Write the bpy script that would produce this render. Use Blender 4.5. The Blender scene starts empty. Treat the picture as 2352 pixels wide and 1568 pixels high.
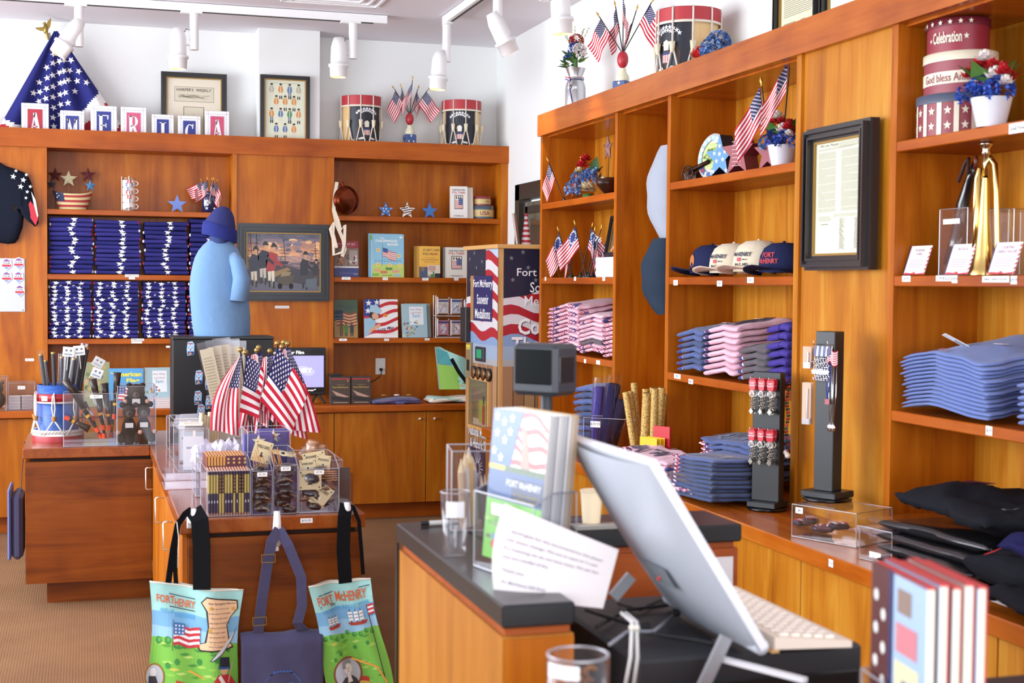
import bpy,math,random
from math import sin,cos,pi,radians as rad,sqrt,atan2,hypot
from mathutils import Matrix,Vector,noise
from mathutils.geometry import tessellate_polygon as tessellate
random.seed(7)
C=bpy.context.scene.collection
sc=bpy.context.scene
# ------ camera
F=3233.7;W,H=2352,1568
YAW,PIT,ROL=0.294715268,0.0407084550,0.00897214597
CAM=Vector((0,0,1.65))
def _basis():
 f0=Vector((sin(YAW),cos(YAW),0));r0=Vector((cos(YAW),-sin(YAW),0))
 f=f0*cos(PIT)-Vector((0,0,1))*sin(PIT);u0=r0.cross(f)
 return r0*cos(ROL)+u0*sin(ROL),-r0*sin(ROL)+u0*cos(ROL),f
RT,UP,FW=_basis()
cd=bpy.data.cameras.new('camera');cam=bpy.data.objects.new('camera',cd);C.objects.link(cam)
cam.matrix_world=Matrix(((RT.x,UP.x,-FW.x,CAM.x),(RT.y,UP.y,-FW.y,CAM.y),(RT.z,UP.z,-FW.z,CAM.z),(0,0,0,1)))
cd.sensor_width=36;cd.lens=36*F/W;cd.clip_start=.05;cd.clip_end=200
cd.dof.use_dof=True;cd.dof.focus_distance=7.2;cd.dof.aperture_fstop=5.0
sc.camera=cam
def at(px,py,**k):
 """the point of the world plane x=, y= or z= that is seen at a pixel"""
 d=RT*(px-W/2)+UP*(H/2-py)+FW*F
 (a,v),=k.items();i='xyz'.index(a);t=(v-CAM[i])/d[i]
 return CAM+d*t
def Xat(px,Y,z):
 A=RT*F-FW*(px-W/2);return-(A.y*Y+A.z*(z-1.65))/A.x
def Yat(px,X,z):
 A=RT*F-FW*(px-W/2);return-(A.x*X+A.z*(z-1.65))/A.y
 # ------ world, light, exposure
wd=bpy.data.worlds.new('world');sc.world=wd;wd.use_nodes=True
bgn=wd.node_tree.nodes['Background'];bgn.inputs[0].default_value=(.80,.88,1,1);bgn.inputs[1].default_value=1.5
def area(name,loc,tgt,sx,sy,power,col,spread=180):
 l=bpy.data.lights.new(name,'AREA');l.shape='RECTANGLE';l.size=sx;l.size_y=sy;l.energy=power;l.color=col
 l.spread=rad(spread)
 o=bpy.data.objects.new(name,l);C.objects.link(o);o.location=loc
 o.rotation_euler=(Vector(tgt)-Vector(loc)).to_track_quat('-Z','Y').to_euler();return o
area('window_daylight_left',(-3.55,6.0,2.0),(2.9,4.6,1.2),6.5,2.2,300,(.90,.95,1))
area('window_daylight_behind',(.3,-2.4,2.0),(.8,8,1.4),5.2,2.3,125,(.95,.97,1))
sc.view_settings.view_transform='Standard';sc.view_settings.look='None'
sc.view_settings.exposure=.62;sc.view_settings.gamma=1;sc.view_settings.use_curve_mapping=False
cy=sc.cycles;cy.max_bounces=7;cy.diffuse_bounces=4;cy.glossy_bounces=3;cy.transmission_bounces=5;cy.transparent_max_bounces=16
cy.caustics_reflective=False;cy.caustics_refractive=False;cy.sample_clamp_indirect=4.0
try:cy.use_denoising=True;cy.denoiser='OPENIMAGEDENOISE'
except Exception:pass
# ------ node helper
def lin(c):
 if isinstance(c,str):
  c=[int(c[i:i+2],16)/255 for i in(0,2,4)]
  c=[x/12.92 if x<=.04045 else((x+.055)/1.055)**2.4 for x in c]
 return(*c[:3],1)
class S:
 """a socket or number that understands arithmetic"""
 nt=None
 def __init__(s,v):s.v=v
 @staticmethod
 def m(op,*a):
  n=S.nt.nodes.new('ShaderNodeMath');n.operation=op
  for i,x in enumerate(a):
   x=x.v if isinstance(x,S)else x
   if isinstance(x,(int,float)):n.inputs[i].default_value=x
   else:S.nt.links.new(x,n.inputs[i])
  return S(n.outputs[0])
 def __add__(s,o):return S.m('ADD',s,o)
 __radd__=__add__
 def __sub__(s,o):return S.m('SUBTRACT',s,o)
 def __rsub__(s,o):return S.m('SUBTRACT',o,s)
 def __mul__(s,o):return S.m('MULTIPLY',s,o)
 __rmul__=__mul__
 def __truediv__(s,o):return S.m('DIVIDE',s,o)
 def __rtruediv__(s,o):return S.m('DIVIDE',o,s)
 def __lt__(s,o):return S.m('LESS_THAN',s,o)
 def __gt__(s,o):return S.m('GREATER_THAN',s,o)
 def fl(s):return S.m('FLOOR',s)
 def mod(s,o):return S.m('FLOORED_MODULO',s,o)
 def sin(s):return S.m('SINE',s)
 def abs(s):return S.m('ABSOLUTE',s)
def mixc(f,a,b):
 n=S.nt.nodes.new('ShaderNodeMix');n.data_type='RGBA'
 for i,x in((0,f),(6,a),(7,b)):
  if isinstance(x,S):S.nt.links.new(x.v,n.inputs[i])
  elif hasattr(x,'is_output'):S.nt.links.new(x,n.inputs[i])
  elif isinstance(x,(int,float)):n.inputs[i].default_value=x
  else:n.inputs[i].default_value=lin(x)
 return n.outputs[2]
def noi(vec,scale,detail=3,rough=.5,dist=0):
 n=S.nt.nodes.new('ShaderNodeTexNoise');n.inputs['Scale'].default_value=scale;n.inputs['Detail'].default_value=detail
 n.inputs['Roughness'].default_value=rough;n.inputs['Distortion'].default_value=dist
 if vec is not None:S.nt.links.new(vec,n.inputs['Vector'])
 return S(n.outputs['Fac'])
def coord(kind,scale=(1,1,1)):
 t=S.nt.nodes.new('ShaderNodeTexCoord');mp=S.nt.nodes.new('ShaderNodeMapping');mp.inputs['Scale'].default_value=scale
 S.nt.links.new(t.outputs[kind],mp.inputs['Vector']);return mp.outputs[0]
def sep(vec):
 n=S.nt.nodes.new('ShaderNodeSeparateXYZ');S.nt.links.new(vec,n.inputs[0]);return[S(o)for o in n.outputs]
def ramp(f,stops):
 n=S.nt.nodes.new('ShaderNodeValToRGB');e=n.color_ramp.elements
 while len(e)>1:e.remove(e[-1])
 e[0].position,e[0].color=stops[0][0],lin(stops[0][1])
 for p,c in stops[1:]:e.new(p).color=lin(c)
 S.nt.links.new(f.v,n.inputs[0]);return n.outputs[0]
MATS={}
def mat(name,col='808080',rough=.6,metal=0,emit=0,spec=.5,coat=0,alpha=1,trans=0,sheen=0,fn=None,bump=None):
 if name in MATS:return MATS[name]
 m=bpy.data.materials.new(name);m.use_nodes=True;nt=m.node_tree;S.nt=nt
 b=nt.nodes['Principled BSDF'];I=b.inputs
 I['Base Color'].default_value=lin(col);I['Roughness'].default_value=rough;I['Metallic'].default_value=metal
 I['Specular IOR Level'].default_value=spec;I['Coat Weight'].default_value=coat;I['Coat Roughness'].default_value=.12
 I['Alpha'].default_value=alpha;I['Sheen Weight'].default_value=sheen
 if emit:I['Emission Color'].default_value=lin(col);I['Emission Strength'].default_value=emit
 if fn:
  o=fn();nt.links.new(o,I['Base Color'])
  if emit:nt.links.new(o,I['Emission Color'])
 if bump:
  bn=nt.nodes.new('ShaderNodeBump');bn.inputs['Strength'].default_value=bump[1];bn.inputs['Distance'].default_value=bump[2]
  nt.links.new(bump[0]().v,bn.inputs['Height']);nt.links.new(bn.outputs[0],I['Normal'])
 MATS[name]=m;return m
def wood(name,axis,dark,mid,light,rough=.38,coat=.03,spec=.28):
 """cherry veneer: long figure along one axis, blotches and fine pores"""
 def f():
  sc_=[5.0,5.0,5.0];sc_[axis]=.55
  v=coord('Object',sc_);a=noi(v,1.6,4,.55,1.2)
  sf=[60.0]*3;sf[axis]=2.2
  b=noi(coord('Object',sf),1.5,2,.5)
  bl=noi(coord('Object',(2.6,2.6,1.5)),1.3,2,.6,.4)
  k=a*.62+b*.14+bl*.30-.03
  return ramp(k,((.30,dark),(.50,mid),(.72,light)))
 return mat(name,rough=rough,fn=f,coat=coat,spec=spec)
WZ=wood('cherry_veneer_upright',2,'823600','ae5c08','c97a18')
WG=wood('golden_cherry_veneer',2,'8e4a04','b97218','d29836')
WX=wood('cherry_veneer_across',0,'7e3200','a85006','be6614')
WY=wood('cherry_veneer_lengthwise',1,'8a3c04','b05a14','c47424',.25,.12,.4)
WD=wood('cherry_veneer_cabinet',2,'803a00','aa5c08','c07818')
WI=wood('cherry_veneer_island',0,'4c1e02','7a3a06','90500e',.36)
WIT=wood('cherry_island_top',1,'6e2c08','8c4414','a05a28',.22,.15,.5)
def acr():
 m=bpy.data.materials.new('clear_acrylic');m.use_nodes=True;nt=m.node_tree;S.nt=nt;nt.nodes.clear()
 o=nt.nodes.new('ShaderNodeOutputMaterial');t=nt.nodes.new('ShaderNodeBsdfTransparent');g=nt.nodes.new('ShaderNodeBsdfGlossy')
 t.inputs[0].default_value=(.965,.97,.98,1);g.inputs['Roughness'].default_value=.08;g.inputs[0].default_value=(.95,.95,1,1)
 f=nt.nodes.new('ShaderNodeLayerWeight');f.inputs[0].default_value=.5
 f=S(f.outputs['Facing']);k=f*f*f*f*.7+.035;mx=nt.nodes.new('ShaderNodeMixShader')
 nt.links.new(k.v,mx.inputs[0]);nt.links.new(t.outputs[0],mx.inputs[1]);nt.links.new(g.outputs[0],mx.inputs[2]);nt.links.new(mx.outputs[0],o.inputs[0])
 return m
ACR=acr();MATS['clear_acrylic']=ACR
def acr2():
 m=ACR.copy();m.name='clear_plastic_film'
 for n in m.node_tree.nodes:
  if n.type=='BSDF_GLOSSY':n.inputs['Roughness'].default_value=.16
  if n.type=='BSDF_TRANSPARENT':n.inputs[0].default_value=(.97,.97,.98,1)
  if n.type=='MATH' and n.operation=='ADD':n.inputs[1].default_value=.07
 return m
FILM=acr2()
def acr3():
 m=ACR.copy();m.name='acrylic_polished_edge'
 for n in m.node_tree.nodes:
  if n.type=='BSDF_TRANSPARENT':n.inputs[0].default_value=(.62,.64,.68,1)
  if n.type=='MATH' and n.operation=='ADD':n.inputs[1].default_value=.38
  if n.type=='BSDF_GLOSSY':n.inputs['Roughness'].default_value=.35
 return m
EDGE=acr3()
def c(hexs,rough=.62,**k):return mat('paint_'+hexs+('' if rough==.62 else '_%d'%(rough*100))+''.join(sorted(k)),hexs,rough,**k)
def fab(hexs):
 return mat('fabric_'+hexs,hexs,.9,sheen=.15 if int(hexs[:2],16)+int(hexs[2:4],16)>140 else.0,spec=.15,bump=(lambda:noi(coord('Object'),24,3),.35,.01))
WHITE,BLACK,NAVY,RED='f4f3f1','141416','27285e','b02a36'
# ------ mesh builder
_tc={}
def text_mesh(s,shear=0,off=0.0,spacing=1.0):
 k=(s,shear,off,spacing)
 if k not in _tc:
  cu=bpy.data.curves.new('txt','FONT');cu.body=s;cu.size=1;cu.resolution_u=2;cu.shear=shear;cu.offset=off;cu.space_character=spacing
  o=bpy.data.objects.new('txt',cu);C.objects.link(o)
  dg=bpy.context.evaluated_depsgraph_get();me=bpy.data.meshes.new_from_object(o.evaluated_get(dg))
  vs=[v.co.copy()for v in me.vertices];fs=[tuple(p.vertices)for p in me.polygons]
  bpy.data.objects.remove(o);bpy.data.curves.remove(cu);bpy.data.meshes.remove(me)
  if vs:
   x0=min(v.x for v in vs);x1=max(v.x for v in vs);y0=min(v.y for v in vs);y1=max(v.y for v in vs)
  else:x0,x1,y0,y1=0,1,0,1
  _tc[k]=([((v.x-x0)/max(1e-6,x1-x0),(v.y-y0)/max(1e-6,y1-y0))for v in vs],fs,(x1-x0)/max(1e-6,y1-y0))
 return _tc[k]
def RZ(a):return Matrix.Rotation(a,4,'Z')
def RX(a):return Matrix.Rotation(a,4,'X')
def RY(a):return Matrix.Rotation(a,4,'Y')
def TR(x,y,z):return Matrix.Translation((x,y,z))
def star2(R,k=.42,a0=pi/2,n=5):
 return[((R if i%2==0 else R*k)*cos(a0+i*pi/n),(R if i%2==0 else R*k)*sin(a0+i*pi/n))for i in range(2*n)]
class MB:
 def __init__(s):s.v,s.f,s.mi,s.mt,s.uv,s.sm=[],[],[],[],[],[];s.T=Matrix.Identity(4)
 def add(s,vs,fs,m,smooth=False,uvs=None):
  b=len(s.v);s.v+=[s.T@Vector(v)for v in vs]
  if m not in s.mt:s.mt.append(m)
  k=s.mt.index(m)
  for i,f in enumerate(fs):
   s.f.append([b+j for j in f]);s.mi.append(k);s.sm.append(smooth)
   s.uv.append([uvs[j]for j in f]if uvs else None)
  return s
 def box(s,x0,y0,z0,x1,y1,z1,m):
  return s.add([(x0,y0,z0),(x1,y0,z0),(x1,y1,z0),(x0,y1,z0),(x0,y0,z1),(x1,y0,z1),(x1,y1,z1),(x0,y1,z1)],[(0,3,2,1),(4,5,6,7),(0,1,5,4),(1,2,6,5),(2,3,7,6),(3,0,4,7)],m)
 def rbox(s,x0,y0,z0,x1,y1,z1,m,r=.004):
  """box with chamfered edges"""
  r=min(r,(x1-x0)*.45,(y1-y0)*.45,(z1-z0)*.45);vs,idx=[],{}
  X,Y,Z=(x0,x1),(y0,y1),(z0,z1)
  for i in(0,1):
   for j in(0,1):
    for k in(0,1):
     for ax in range(3):
      p=[X[i]+(r if i==0 else-r),Y[j]+(r if j==0 else-r),Z[k]+(r if k==0 else-r)]
      p[ax]=(X,Y,Z)[ax][(i,j,k)[ax]];idx[i,j,k,ax]=len(vs);vs.append(p)
  fs=[]
  for ax in range(3):
   o=[a for a in range(3)if a!=ax]
   for sgn in(0,1):
    q=[]
    for a,b in((0,0),(1,0),(1,1),(0,1)):
     t=[0]*3;t[ax]=sgn;t[o[0]]=a;t[o[1]]=b;q.append(idx[(*t,ax)])
    fs.append(q if(sgn==1)!=(ax==1)else q[::-1])
   for a in(0,1):
    for b in(0,1):
     t0=[0]*3;t1=[0]*3;t0[o[0]]=t1[o[0]]=a;t0[o[1]]=t1[o[1]]=b;t1[ax]=1
     fs.append([idx[(*t0,o[0])],idx[(*t1,o[0])],idx[(*t1,o[1])],idx[(*t0,o[1])]])
  for i in(0,1):
   for j in(0,1):
    for k in(0,1):fs.append([idx[i,j,k,a]for a in range(3)])
  return s.add(vs,fs,m)
 def quad(s,pts,m,uvs=None):return s.add(pts,[tuple(range(len(pts)))],m,uvs=uvs)
 def rect(s,x0,z0,x1,z1,m,y=0,uv=None):return s.add([(x0,y,z0),(x1,y,z0),(x1,y,z1),(x0,y,z1)],[(0,1,2,3)],m,uvs=uv or[(0,0),(1,0),(1,1),(0,1)])
 def poly(s,pts,m,y=0):return s.add([(a,y,b)for a,b in pts],[tuple(range(len(pts)))],m)
 def disc(s,x,z,rx,rz,m,y=0,n=16):return s.poly([(x+rx*cos(2*pi*i/n),z+rz*sin(2*pi*i/n))for i in range(n)],m,y)
 def star(s,x,z,R,m,y=0,a0=pi/2,k=.42):
  p=star2(R,k,a0);return s.add([(x,y,z)]+[(x+a,y,z+b)for a,b in p],[(0,i+1,(i+1)%10+1)for i in range(10)],m)
 def line(s,pts,w,m,y=0):
  for(a,b),(d,e)in zip(pts,pts[1:]):
   L=hypot(d-a,e-b)or 1;nx,nz=-(e-b)/L*w/2,(d-a)/L*w/2
   s.add([(a+nx,y,b+nz),(a-nx,y,b-nz),(d-nx,y,e-nz),(d+nx,y,e+nz)],[(0,1,2,3)],m)
  return s
 def text(s,t,x,z,m,h=None,w=None,y=0,al='c',shear=0,off=0.0,rot=0,sp=1.0,fn=None):
  """lettering in the local XZ plane; (x, z) is its centre (or left/right middle)"""
  vs,fs,asp=text_mesh(t,shear,off,sp)
  if h is None:h=w/asp
  if w is None:w=h*asp
  ox={'c':-w/2,'l':0,'r':-w}[al];out=[]
  for a,b in vs:
   p,q=ox+a*w,(b-.5)*h
   out.append((x+p*cos(rot)-q*sin(rot),y,z+p*sin(rot)+q*cos(rot))if not fn else fn(p,q))
  return s.add(out,fs,m)
 def prism(s,poly,y0,y1,m,m2=None):
  n=len(poly);vs=[(a,y0,b)for a,b in poly]+[(a,y1,b)for a,b in poly]
  s.add(vs,[tuple(range(n)),tuple(range(2*n-1,n-1,-1))],m)
  return s.add(vs,[(i,i+n,(i+1)%n+n,(i+1)%n)for i in range(n)],m2 or m)
 def star3(s,R,y0,y1,m,m2=None,cz=None,peak=0):
  p=star2(R);cz=-min(b for a,b in p)if cz is None else cz
  p=[(a,b+cz)for a,b in p]
  if not peak:
   vs=[(0,y0,cz),(0,y1,cz)]+[(a,y0,b)for a,b in p]+[(a,y1,b)for a,b in p]
  else:vs=[(0,y0-peak,cz),(0,y1+peak,cz)]+[(a,y0,b)for a,b in p]+[(a,y1,b)for a,b in p]
  s.add(vs,[(0,i+2,(i+1)%10+2)for i in range(10)]+[(1,(i+1)%10+12,i+12)for i in range(10)],m)
  return s.add(vs,[(i+2,i+12,(i+1)%10+12,(i+1)%10+2)for i in range(10)],m2 or m)
 def lathe(s,prof,m,n=24,sx=1,sy=1,cx=0,cy=0,smooth=True,cap=True,a0=0,a1=2*pi,uvs=None):
  full=abs(a1-a0-2*pi)<1e-6;k=n if full else n+1;vs,uu=[],[]
  for j,(r,z)in enumerate(prof):
   for i in range(k):
    a=a0+(a1-a0)*i/n;vs.append((cx+sx*r*cos(a),cy+sy*r*sin(a),z))
  fs=[]
  for j in range(len(prof)-1):
   for i in range(n):
    i2=(i+1)%k;fs.append((j*k+i,j*k+i2,(j+1)*k+i2,(j+1)*k+i))
  s.add(vs,fs,m,smooth)
  if cap and full:
   if prof[0][0]>1e-4:s.add(vs[:k],[tuple(range(k-1,-1,-1))],m)
   if prof[-1][0]>1e-4:s.add(vs[-k:],[tuple(range(k))],m)
  return s
 def cyl(s,p0,p1,r0,m,r1=None,n=12,smooth=True):
  r1=r0 if r1 is None else r1;p0,p1=Vector(p0),Vector(p1);d=(p1-p0)
  q=d.to_track_quat('Z','Y').to_matrix().to_4x4();T=s.T;s.T=T@Matrix.Translation(p0)@q
  s.lathe([(r0,0),(r1,d.length)],m,n,smooth=smooth);s.T=T;return s
 def ball(s,x,y,z,rx,m,ry=None,rz=None,n=12):
  ry=rx if ry is None else ry;rz=rx if rz is None else rz;k=max(4,n//2);T=s.T;s.T=T@TR(x,y,z)
  s.lathe([(max(1e-4,rx*sin(pi*i/k)),-rz*cos(pi*i/k))for i in range(k+1)],m,n,1,ry/rx,cap=False);s.T=T;return s
 def tube(s,pts,r,m,n=8,flat=None,closed=False,up=None):
  """a round tube, or a flat strap when flat=(half width, half thickness)"""
  pts=[Vector(p)for p in pts];N=len(pts);vs=[];nrm=None
  for i,p in enumerate(pts):
   a=pts[i-1]if(i or closed)else pts[0];b=pts[(i+1)%N]if(i<N-1 or closed)else pts[-1]
   t=(b-a).normalized()
   if nrm is None:nrm=Vector(up)if up else(Vector((0,0,1))if abs(t.z)<.9 else Vector((0,1,0)))
   nrm=(nrm-t*nrm.dot(t)).normalized();bn=t.cross(nrm)
   rr=r(i/(N-1))if callable(r)else r
   for k in range(n):
    an=2*pi*(k+.5)/n
    if flat:
     w,h=flat;q=bn*(w*(1 if cos(an)>0 else-1))+nrm*(h*(1 if sin(an)>0 else-1))
    else:q=bn*(rr*cos(an))+nrm*(rr*sin(an))
    vs.append(p+q)
  fs=[]
  for i in range(N if closed else N-1):
   j=(i+1)%N
   for k in range(n):fs.append((i*n+k,i*n+(k+1)%n,j*n+(k+1)%n,j*n+k))
  if not closed:fs+=[tuple(range(n-1,-1,-1)),tuple((N-1)*n+k for k in range(n))]
  return s.add(vs,fs,m,smooth=not flat)
 def strap(s,pts,w,t,m,up=None):return s.tube(pts,0,m,n=4,flat=(w/2,t/2),up=up)
 def grid(s,fn,nu,nv,m,smooth=True,two=0):
  """fn(u, v) -> point; m a material or m(u, v); two = thickness towards +y"""
  vs=[fn(i/nu,j/nv)for j in range(nv+1)for i in range(nu+1)];uv=[(i/nu,j/nv)for j in range(nv+1)for i in range(nu+1)]
  for j in range(nv):
   for i in range(nu):
    pass
  fs=[(j*(nu+1)+i,j*(nu+1)+i+1,(j+1)*(nu+1)+i+1,(j+1)*(nu+1)+i)for j in range(nv)for i in range(nu)]
  if callable(m):
   b=len(s.v);s.v+=[s.T@Vector(v)for v in vs]
   for n_,f in enumerate(fs):
    mm=m((n_%nu+.5)/nu,(n_//nu+.5)/nv)
    if mm not in s.mt:s.mt.append(mm)
    s.f.append([b+j for j in f]);s.mi.append(s.mt.index(mm));s.sm.append(smooth);s.uv.append([uv[j]for j in f])
   return s
  return s.add(vs,fs,m,smooth,uv)
 def build(s,name,parent=None,loc=None,rz=0,solid=0,mods=None,**tags):
  me=bpy.data.meshes.new(name);me.from_pydata([tuple(v)for v in s.v],[],s.f)
  for m in s.mt:me.materials.append(m)
  me.polygons.foreach_set('material_index',s.mi);me.polygons.foreach_set('use_smooth',s.sm)
  if any(s.uv):
   ul=me.uv_layers.new(name='UVMap').data;k=0
   for f,u in zip(s.f,s.uv):
    for j in range(len(f)):
     if u:ul[k].uv=u[j]
     k+=1
  me.validate(verbose=False);me.update()
  o=bpy.data.objects.new(name,me);C.objects.link(o)
  if parent:o.parent=parent
  if loc is not None:o.location=loc
  o.rotation_euler=(0,0,rz)
  if solid:
   md=o.modifiers.new('thick','SOLIDIFY');md.thickness=solid;md.offset=0
  if mods:mods(o)
  for k,v in tags.items():
   if v:o['category' if k=='cat' else k]=v
  return o
def thing(name,label,cat,loc=(0,0,0),rz=0,group=None,rot=None):
 o=bpy.data.objects.new(name,None);C.objects.link(o);o.empty_display_size=.05
 o.location=loc;o.rotation_euler=rot or(0,0,rz);o['label']=label;o['category']=cat
 if group:o['group']=group
 return o
def struct(mb,name,**k):return mb.build(name,kind='structure',**k)
def dup(root,loc,rz=0,label=None,group=None,scale=None,rot=None):
 r=root.copy();C.objects.link(r);r.location=loc;r.rotation_euler=rot or(0,0,rz)
 if scale:r.scale=scale if hasattr(scale,'__len__')else(scale,)*3
 if label:r['label']=label
 if group:r['group']=group
 for ch in list(root.children):
  q=ch.copy();C.objects.link(q);q.parent=r
  for g in list(ch.children):
   d=g.copy();C.objects.link(d);d.parent=q
 return r
ORD=['topmost','second from the top','third from the top','fourth from the top','fifth from the top','sixth from the top','seventh from the top','eighth from the top','ninth from the top','tenth from the top','eleventh from the top','twelfth from the top','thirteenth from the top','fourteenth from the top','fifteenth from the top','sixteenth from the top']
def part(p,name,fn,**k):
 m=MB();fn(m);return m.build(name,p,**k)
RR=-pi/2
# ------ the room
WALL=mat('white_wall_paint','f1f3f2',.9,spec=.2);CEIL=mat('ceiling_paint','e8e5ec',.95,spec=.1)
TRIMW=mat('white_enamel','f3f3f4',.35);GAPM=c('2a140a',.8)
def carpet():
 v=coord('Object');x,y,z=sep(v)
 rib=((x*520).sin()*.5+.5)*.5+noi(v,160,2)*.5
 return mixc(noi(v,3.2,4)*.5+noi(v,60,3)*.36+rib*.14,'604632','9a7454')
CARP=mat('ribbed_carpet',rough=.97,spec=.1,fn=carpet,bump=(lambda:(sep(coord('Object'))[0]*520).sin(),.14,.003))
ZC,YB,XR=3.41,10.17,2.95
m=MB();m.box(-3.6,-2.5,-.1,4.2,10.4,0,CARP);struct(m,'floor')
m=MB();m.box(-3.6,-2.5,ZC,4.2,10.4,ZC+.1,CEIL);struct(m,'ceiling')
m=MB();m.box(-3.6,YB,0,4.2,YB+.1,ZC,WALL);struct(m,'wall_back')
m=MB();m.box(1.16,9.93,0,1.585,YB,ZC,WALL);struct(m,'trim_1')
DY0,DY1,DZ=8.02,9.58,2.31
m=MB();m.box(XR,-2.5,0,XR+.1,DY0,ZC,WALL);m.box(XR,DY1,0,XR+.1,YB,ZC,WALL);m.box(XR,DY0,DZ,XR+.1,DY1,ZC,WALL);struct(m,'wall_right')
m=MB()
m.box(-3.7,-2.5,0,-3.6,YB,.7,WALL);m.box(-3.7,-2.5,3.1,-3.6,YB,ZC,WALL)
for a,b in((-2.5,.2),(3.1,3.25),(6.05,6.2),(9.0,YB)):m.box(-3.7,a,.7,-3.6,b,3.1,WALL)
struct(m,'wall_left')
m=MB();m.box(-3.6,-2.6,0,4.2,-2.5,.7,WALL);m.box(-3.6,-2.6,3.1,4.2,-2.5,ZC,WALL)
for a,b in((-3.6,-3.3),(-.1,.1),(3.9,4.2)):m.box(a,-2.6,.7,b,-2.5,3.1,WALL)
struct(m,'wall_front')
BRZ=mat('bronze_metal','4c443c',.45,.6);DGL=mat('dark_door_glass','4a4438',.1,spec=.8)
d=MB();d.box(XR-.03,DY0-.02,0,XR+.06,DY0+.1,DZ+.04,BRZ);d.box(XR-.03,DY1-.1,0,XR+.06,DY1,DZ+.04,BRZ);d.box(XR-.03,DY0,DZ-.07,XR+.06,DY1,DZ+.04,BRZ)
do=struct(d,'door_1')
part(do,'door_leaf',lambda m:(m.box(XR+.005,DY0+.1,.02,XR+.04,DY1-.1,DZ-.09,DGL)))
part(do,'door_frame_strip',lambda m:(m.box(XR-.006,DY1-.22,.02,XR+.02,DY1-.17,DZ-.09,mat('brushed_aluminium','a8a6a0',.4,.8)),m.box(XR-.006,DY0+.1,DZ-.17,XR+.02,DY1-.17,DZ-.12,BRZ)))
part(do,'hinge_plate',lambda m:[m.box(XR-.02,8.42,1.97,XR+.004,8.60,2.12,mat('grey_plate','c9c8c2',.5))]+[m.cyl((XR-.024,8.55,z),(XR-.018,8.55,z),.008,BRZ)for z in(1.99,2.045,2.10)])
part(do,'emergency_sticker',lambda m:m.ball(XR-.003,9.62,1.98,.004,TRIMW,.03,.05))
# ceiling vent
v=thing('ceiling_vent','white square air diffuser in the ceiling at the top edge','vent',(at(775,-14,z=ZC).x,at(775,-14,z=ZC).y,ZC-.001))
part(v,'frame',lambda m:[m.box(-.3+i*.06,-.3+i*.06,-.012+i*.001,.3-i*.06,-.285+i*.06,0,TRIMW)or 0 for i in range(3)]+[m.box(-.3+i*.06,.285-i*.06,-.012,.3-i*.06,.3-i*.06,0,TRIMW)for i in range(3)]+[m.box(sx*(.3-i*.06)-.008,-.3+i*.06,-.012,sx*(.3-i*.06)+.008,.3-i*.06,0,TRIMW)for i in range(3)for sx in(-1,1)])
# ------ track lights
TB=c('1a1a1a',.5)
ty=at(888,48,z=3.375).y;x1=at(888,48,z=3.375).x
m=MB();m.box(-2.5,ty-.02,3.355,x1,ty+.02,ZC-.004,TRIMW)
m.box(-2.5,ty-.013,3.352,x1-.09,ty+.013,3.3555,TB)
m.build('light_track',label='white ceiling track running along the back wall',cat='light track')
p0=at(1022,50,z=3.375);tx=p0.x
m=MB();m.box(tx-.02,2.5,3.355,tx+.02,p0.y,ZC-.004,TRIMW);m.box(tx+.004,2.5,3.353,tx+.0205,p0.y-.06,3.40,TB)
m.build('light_track',label='white and black ceiling track running along the right-hand cabinets',cat='light track')
LAMP=mat('lit_lamp_face','ffd9b0',.5,emit=6)
def spot(label,px,Y,X,stem,hx,tilt,az,power=14,hz=None):
 """px: pixel column of the stem when it hangs on the track along the back wall"""
 loc=(Xat(px,Y,3.3)if X is None else X,Y,3.355)
 t=thing('track_spotlight',label,'spotlight',loc)
 part(t,'stem',lambda m:(m.rbox(-.085 if X is None else-.02,-.022 if X is None else-.085,-.012,.05 if X is None else.02,.022 if X is None else.05,0,TRIMW,.003),m.cyl((0,0,-.012),(0,0,-stem),.028,TRIMW,n=20)))
 M=TR(hx,0,-stem+.01 if hz is None else hz)@RZ(az)@RY(tilt)
 def head(m):
  m.T=M
  m.lathe([(.001,.12),(.034,.12),(.05,.06),(.052,-.02),(.052,-.05),(.066,-.052),(.066,-.068),(.058,-.07),(.055,-.13),(.049,-.135)],TRIMW,28,cap=False)
  m.lathe([(.049,-.135),(.047,-.10),(.001,-.10)],mat('lamp_reflector','f0c8a0',.4),28,cap=False)
 part(t,'lamp_head',head)
 def bulb(m):m.T=M;m.lathe([(.001,-.118),(.042,-.118)],LAMP,24,cap=False)
 part(t,'bulb',bulb)
 part(t,'pivot',lambda m:(m.cyl((0,0,-stem+.03),(hx*.8,0,-stem+.03),.007,TRIMW),m.tube([(hx*.6,0,-stem+.04+.07),(hx*.5,0,-stem+.13),(hx*.2,0,-stem+.12),(hx*.25,0,-stem+.06),(hx*.12,0,-stem+.05)],.004,c('8a8a88'))if abs(hx)>.06 else m.ball(0,0,-stem+.01,.01,TRIMW)))
 l=bpy.data.lights.new('spot_beam','SPOT');l.energy=power;l.color=(1,.82,.62);l.spot_size=rad(62);l.spot_blend=.8;l.shadow_soft_size=.04
 o=bpy.data.objects.new('spot_beam',l);C.objects.link(o);o.parent=t
 o.matrix_local=M@TR(0,0,-.14)
spot('white track spotlight tilted in front of the hanging flag',181,ty,None,.26,-.055,rad(32),rad(0),hz=-.20)
spot('white track spotlight hanging straight above the framed newspaper print',446,ty,None,.24,-.1,0,0)
spot('white track spotlight hanging above the back-wall drum beside the track end',811,ty,None,.24,-.095,0,0)
spot('white track spotlight at the far end of the right-hand track',0,p0.y-.05,tx,.25,-.05,rad(4),0,hz=-.30)
def ytr(px):return Yat(px,tx,3.2)
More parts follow.
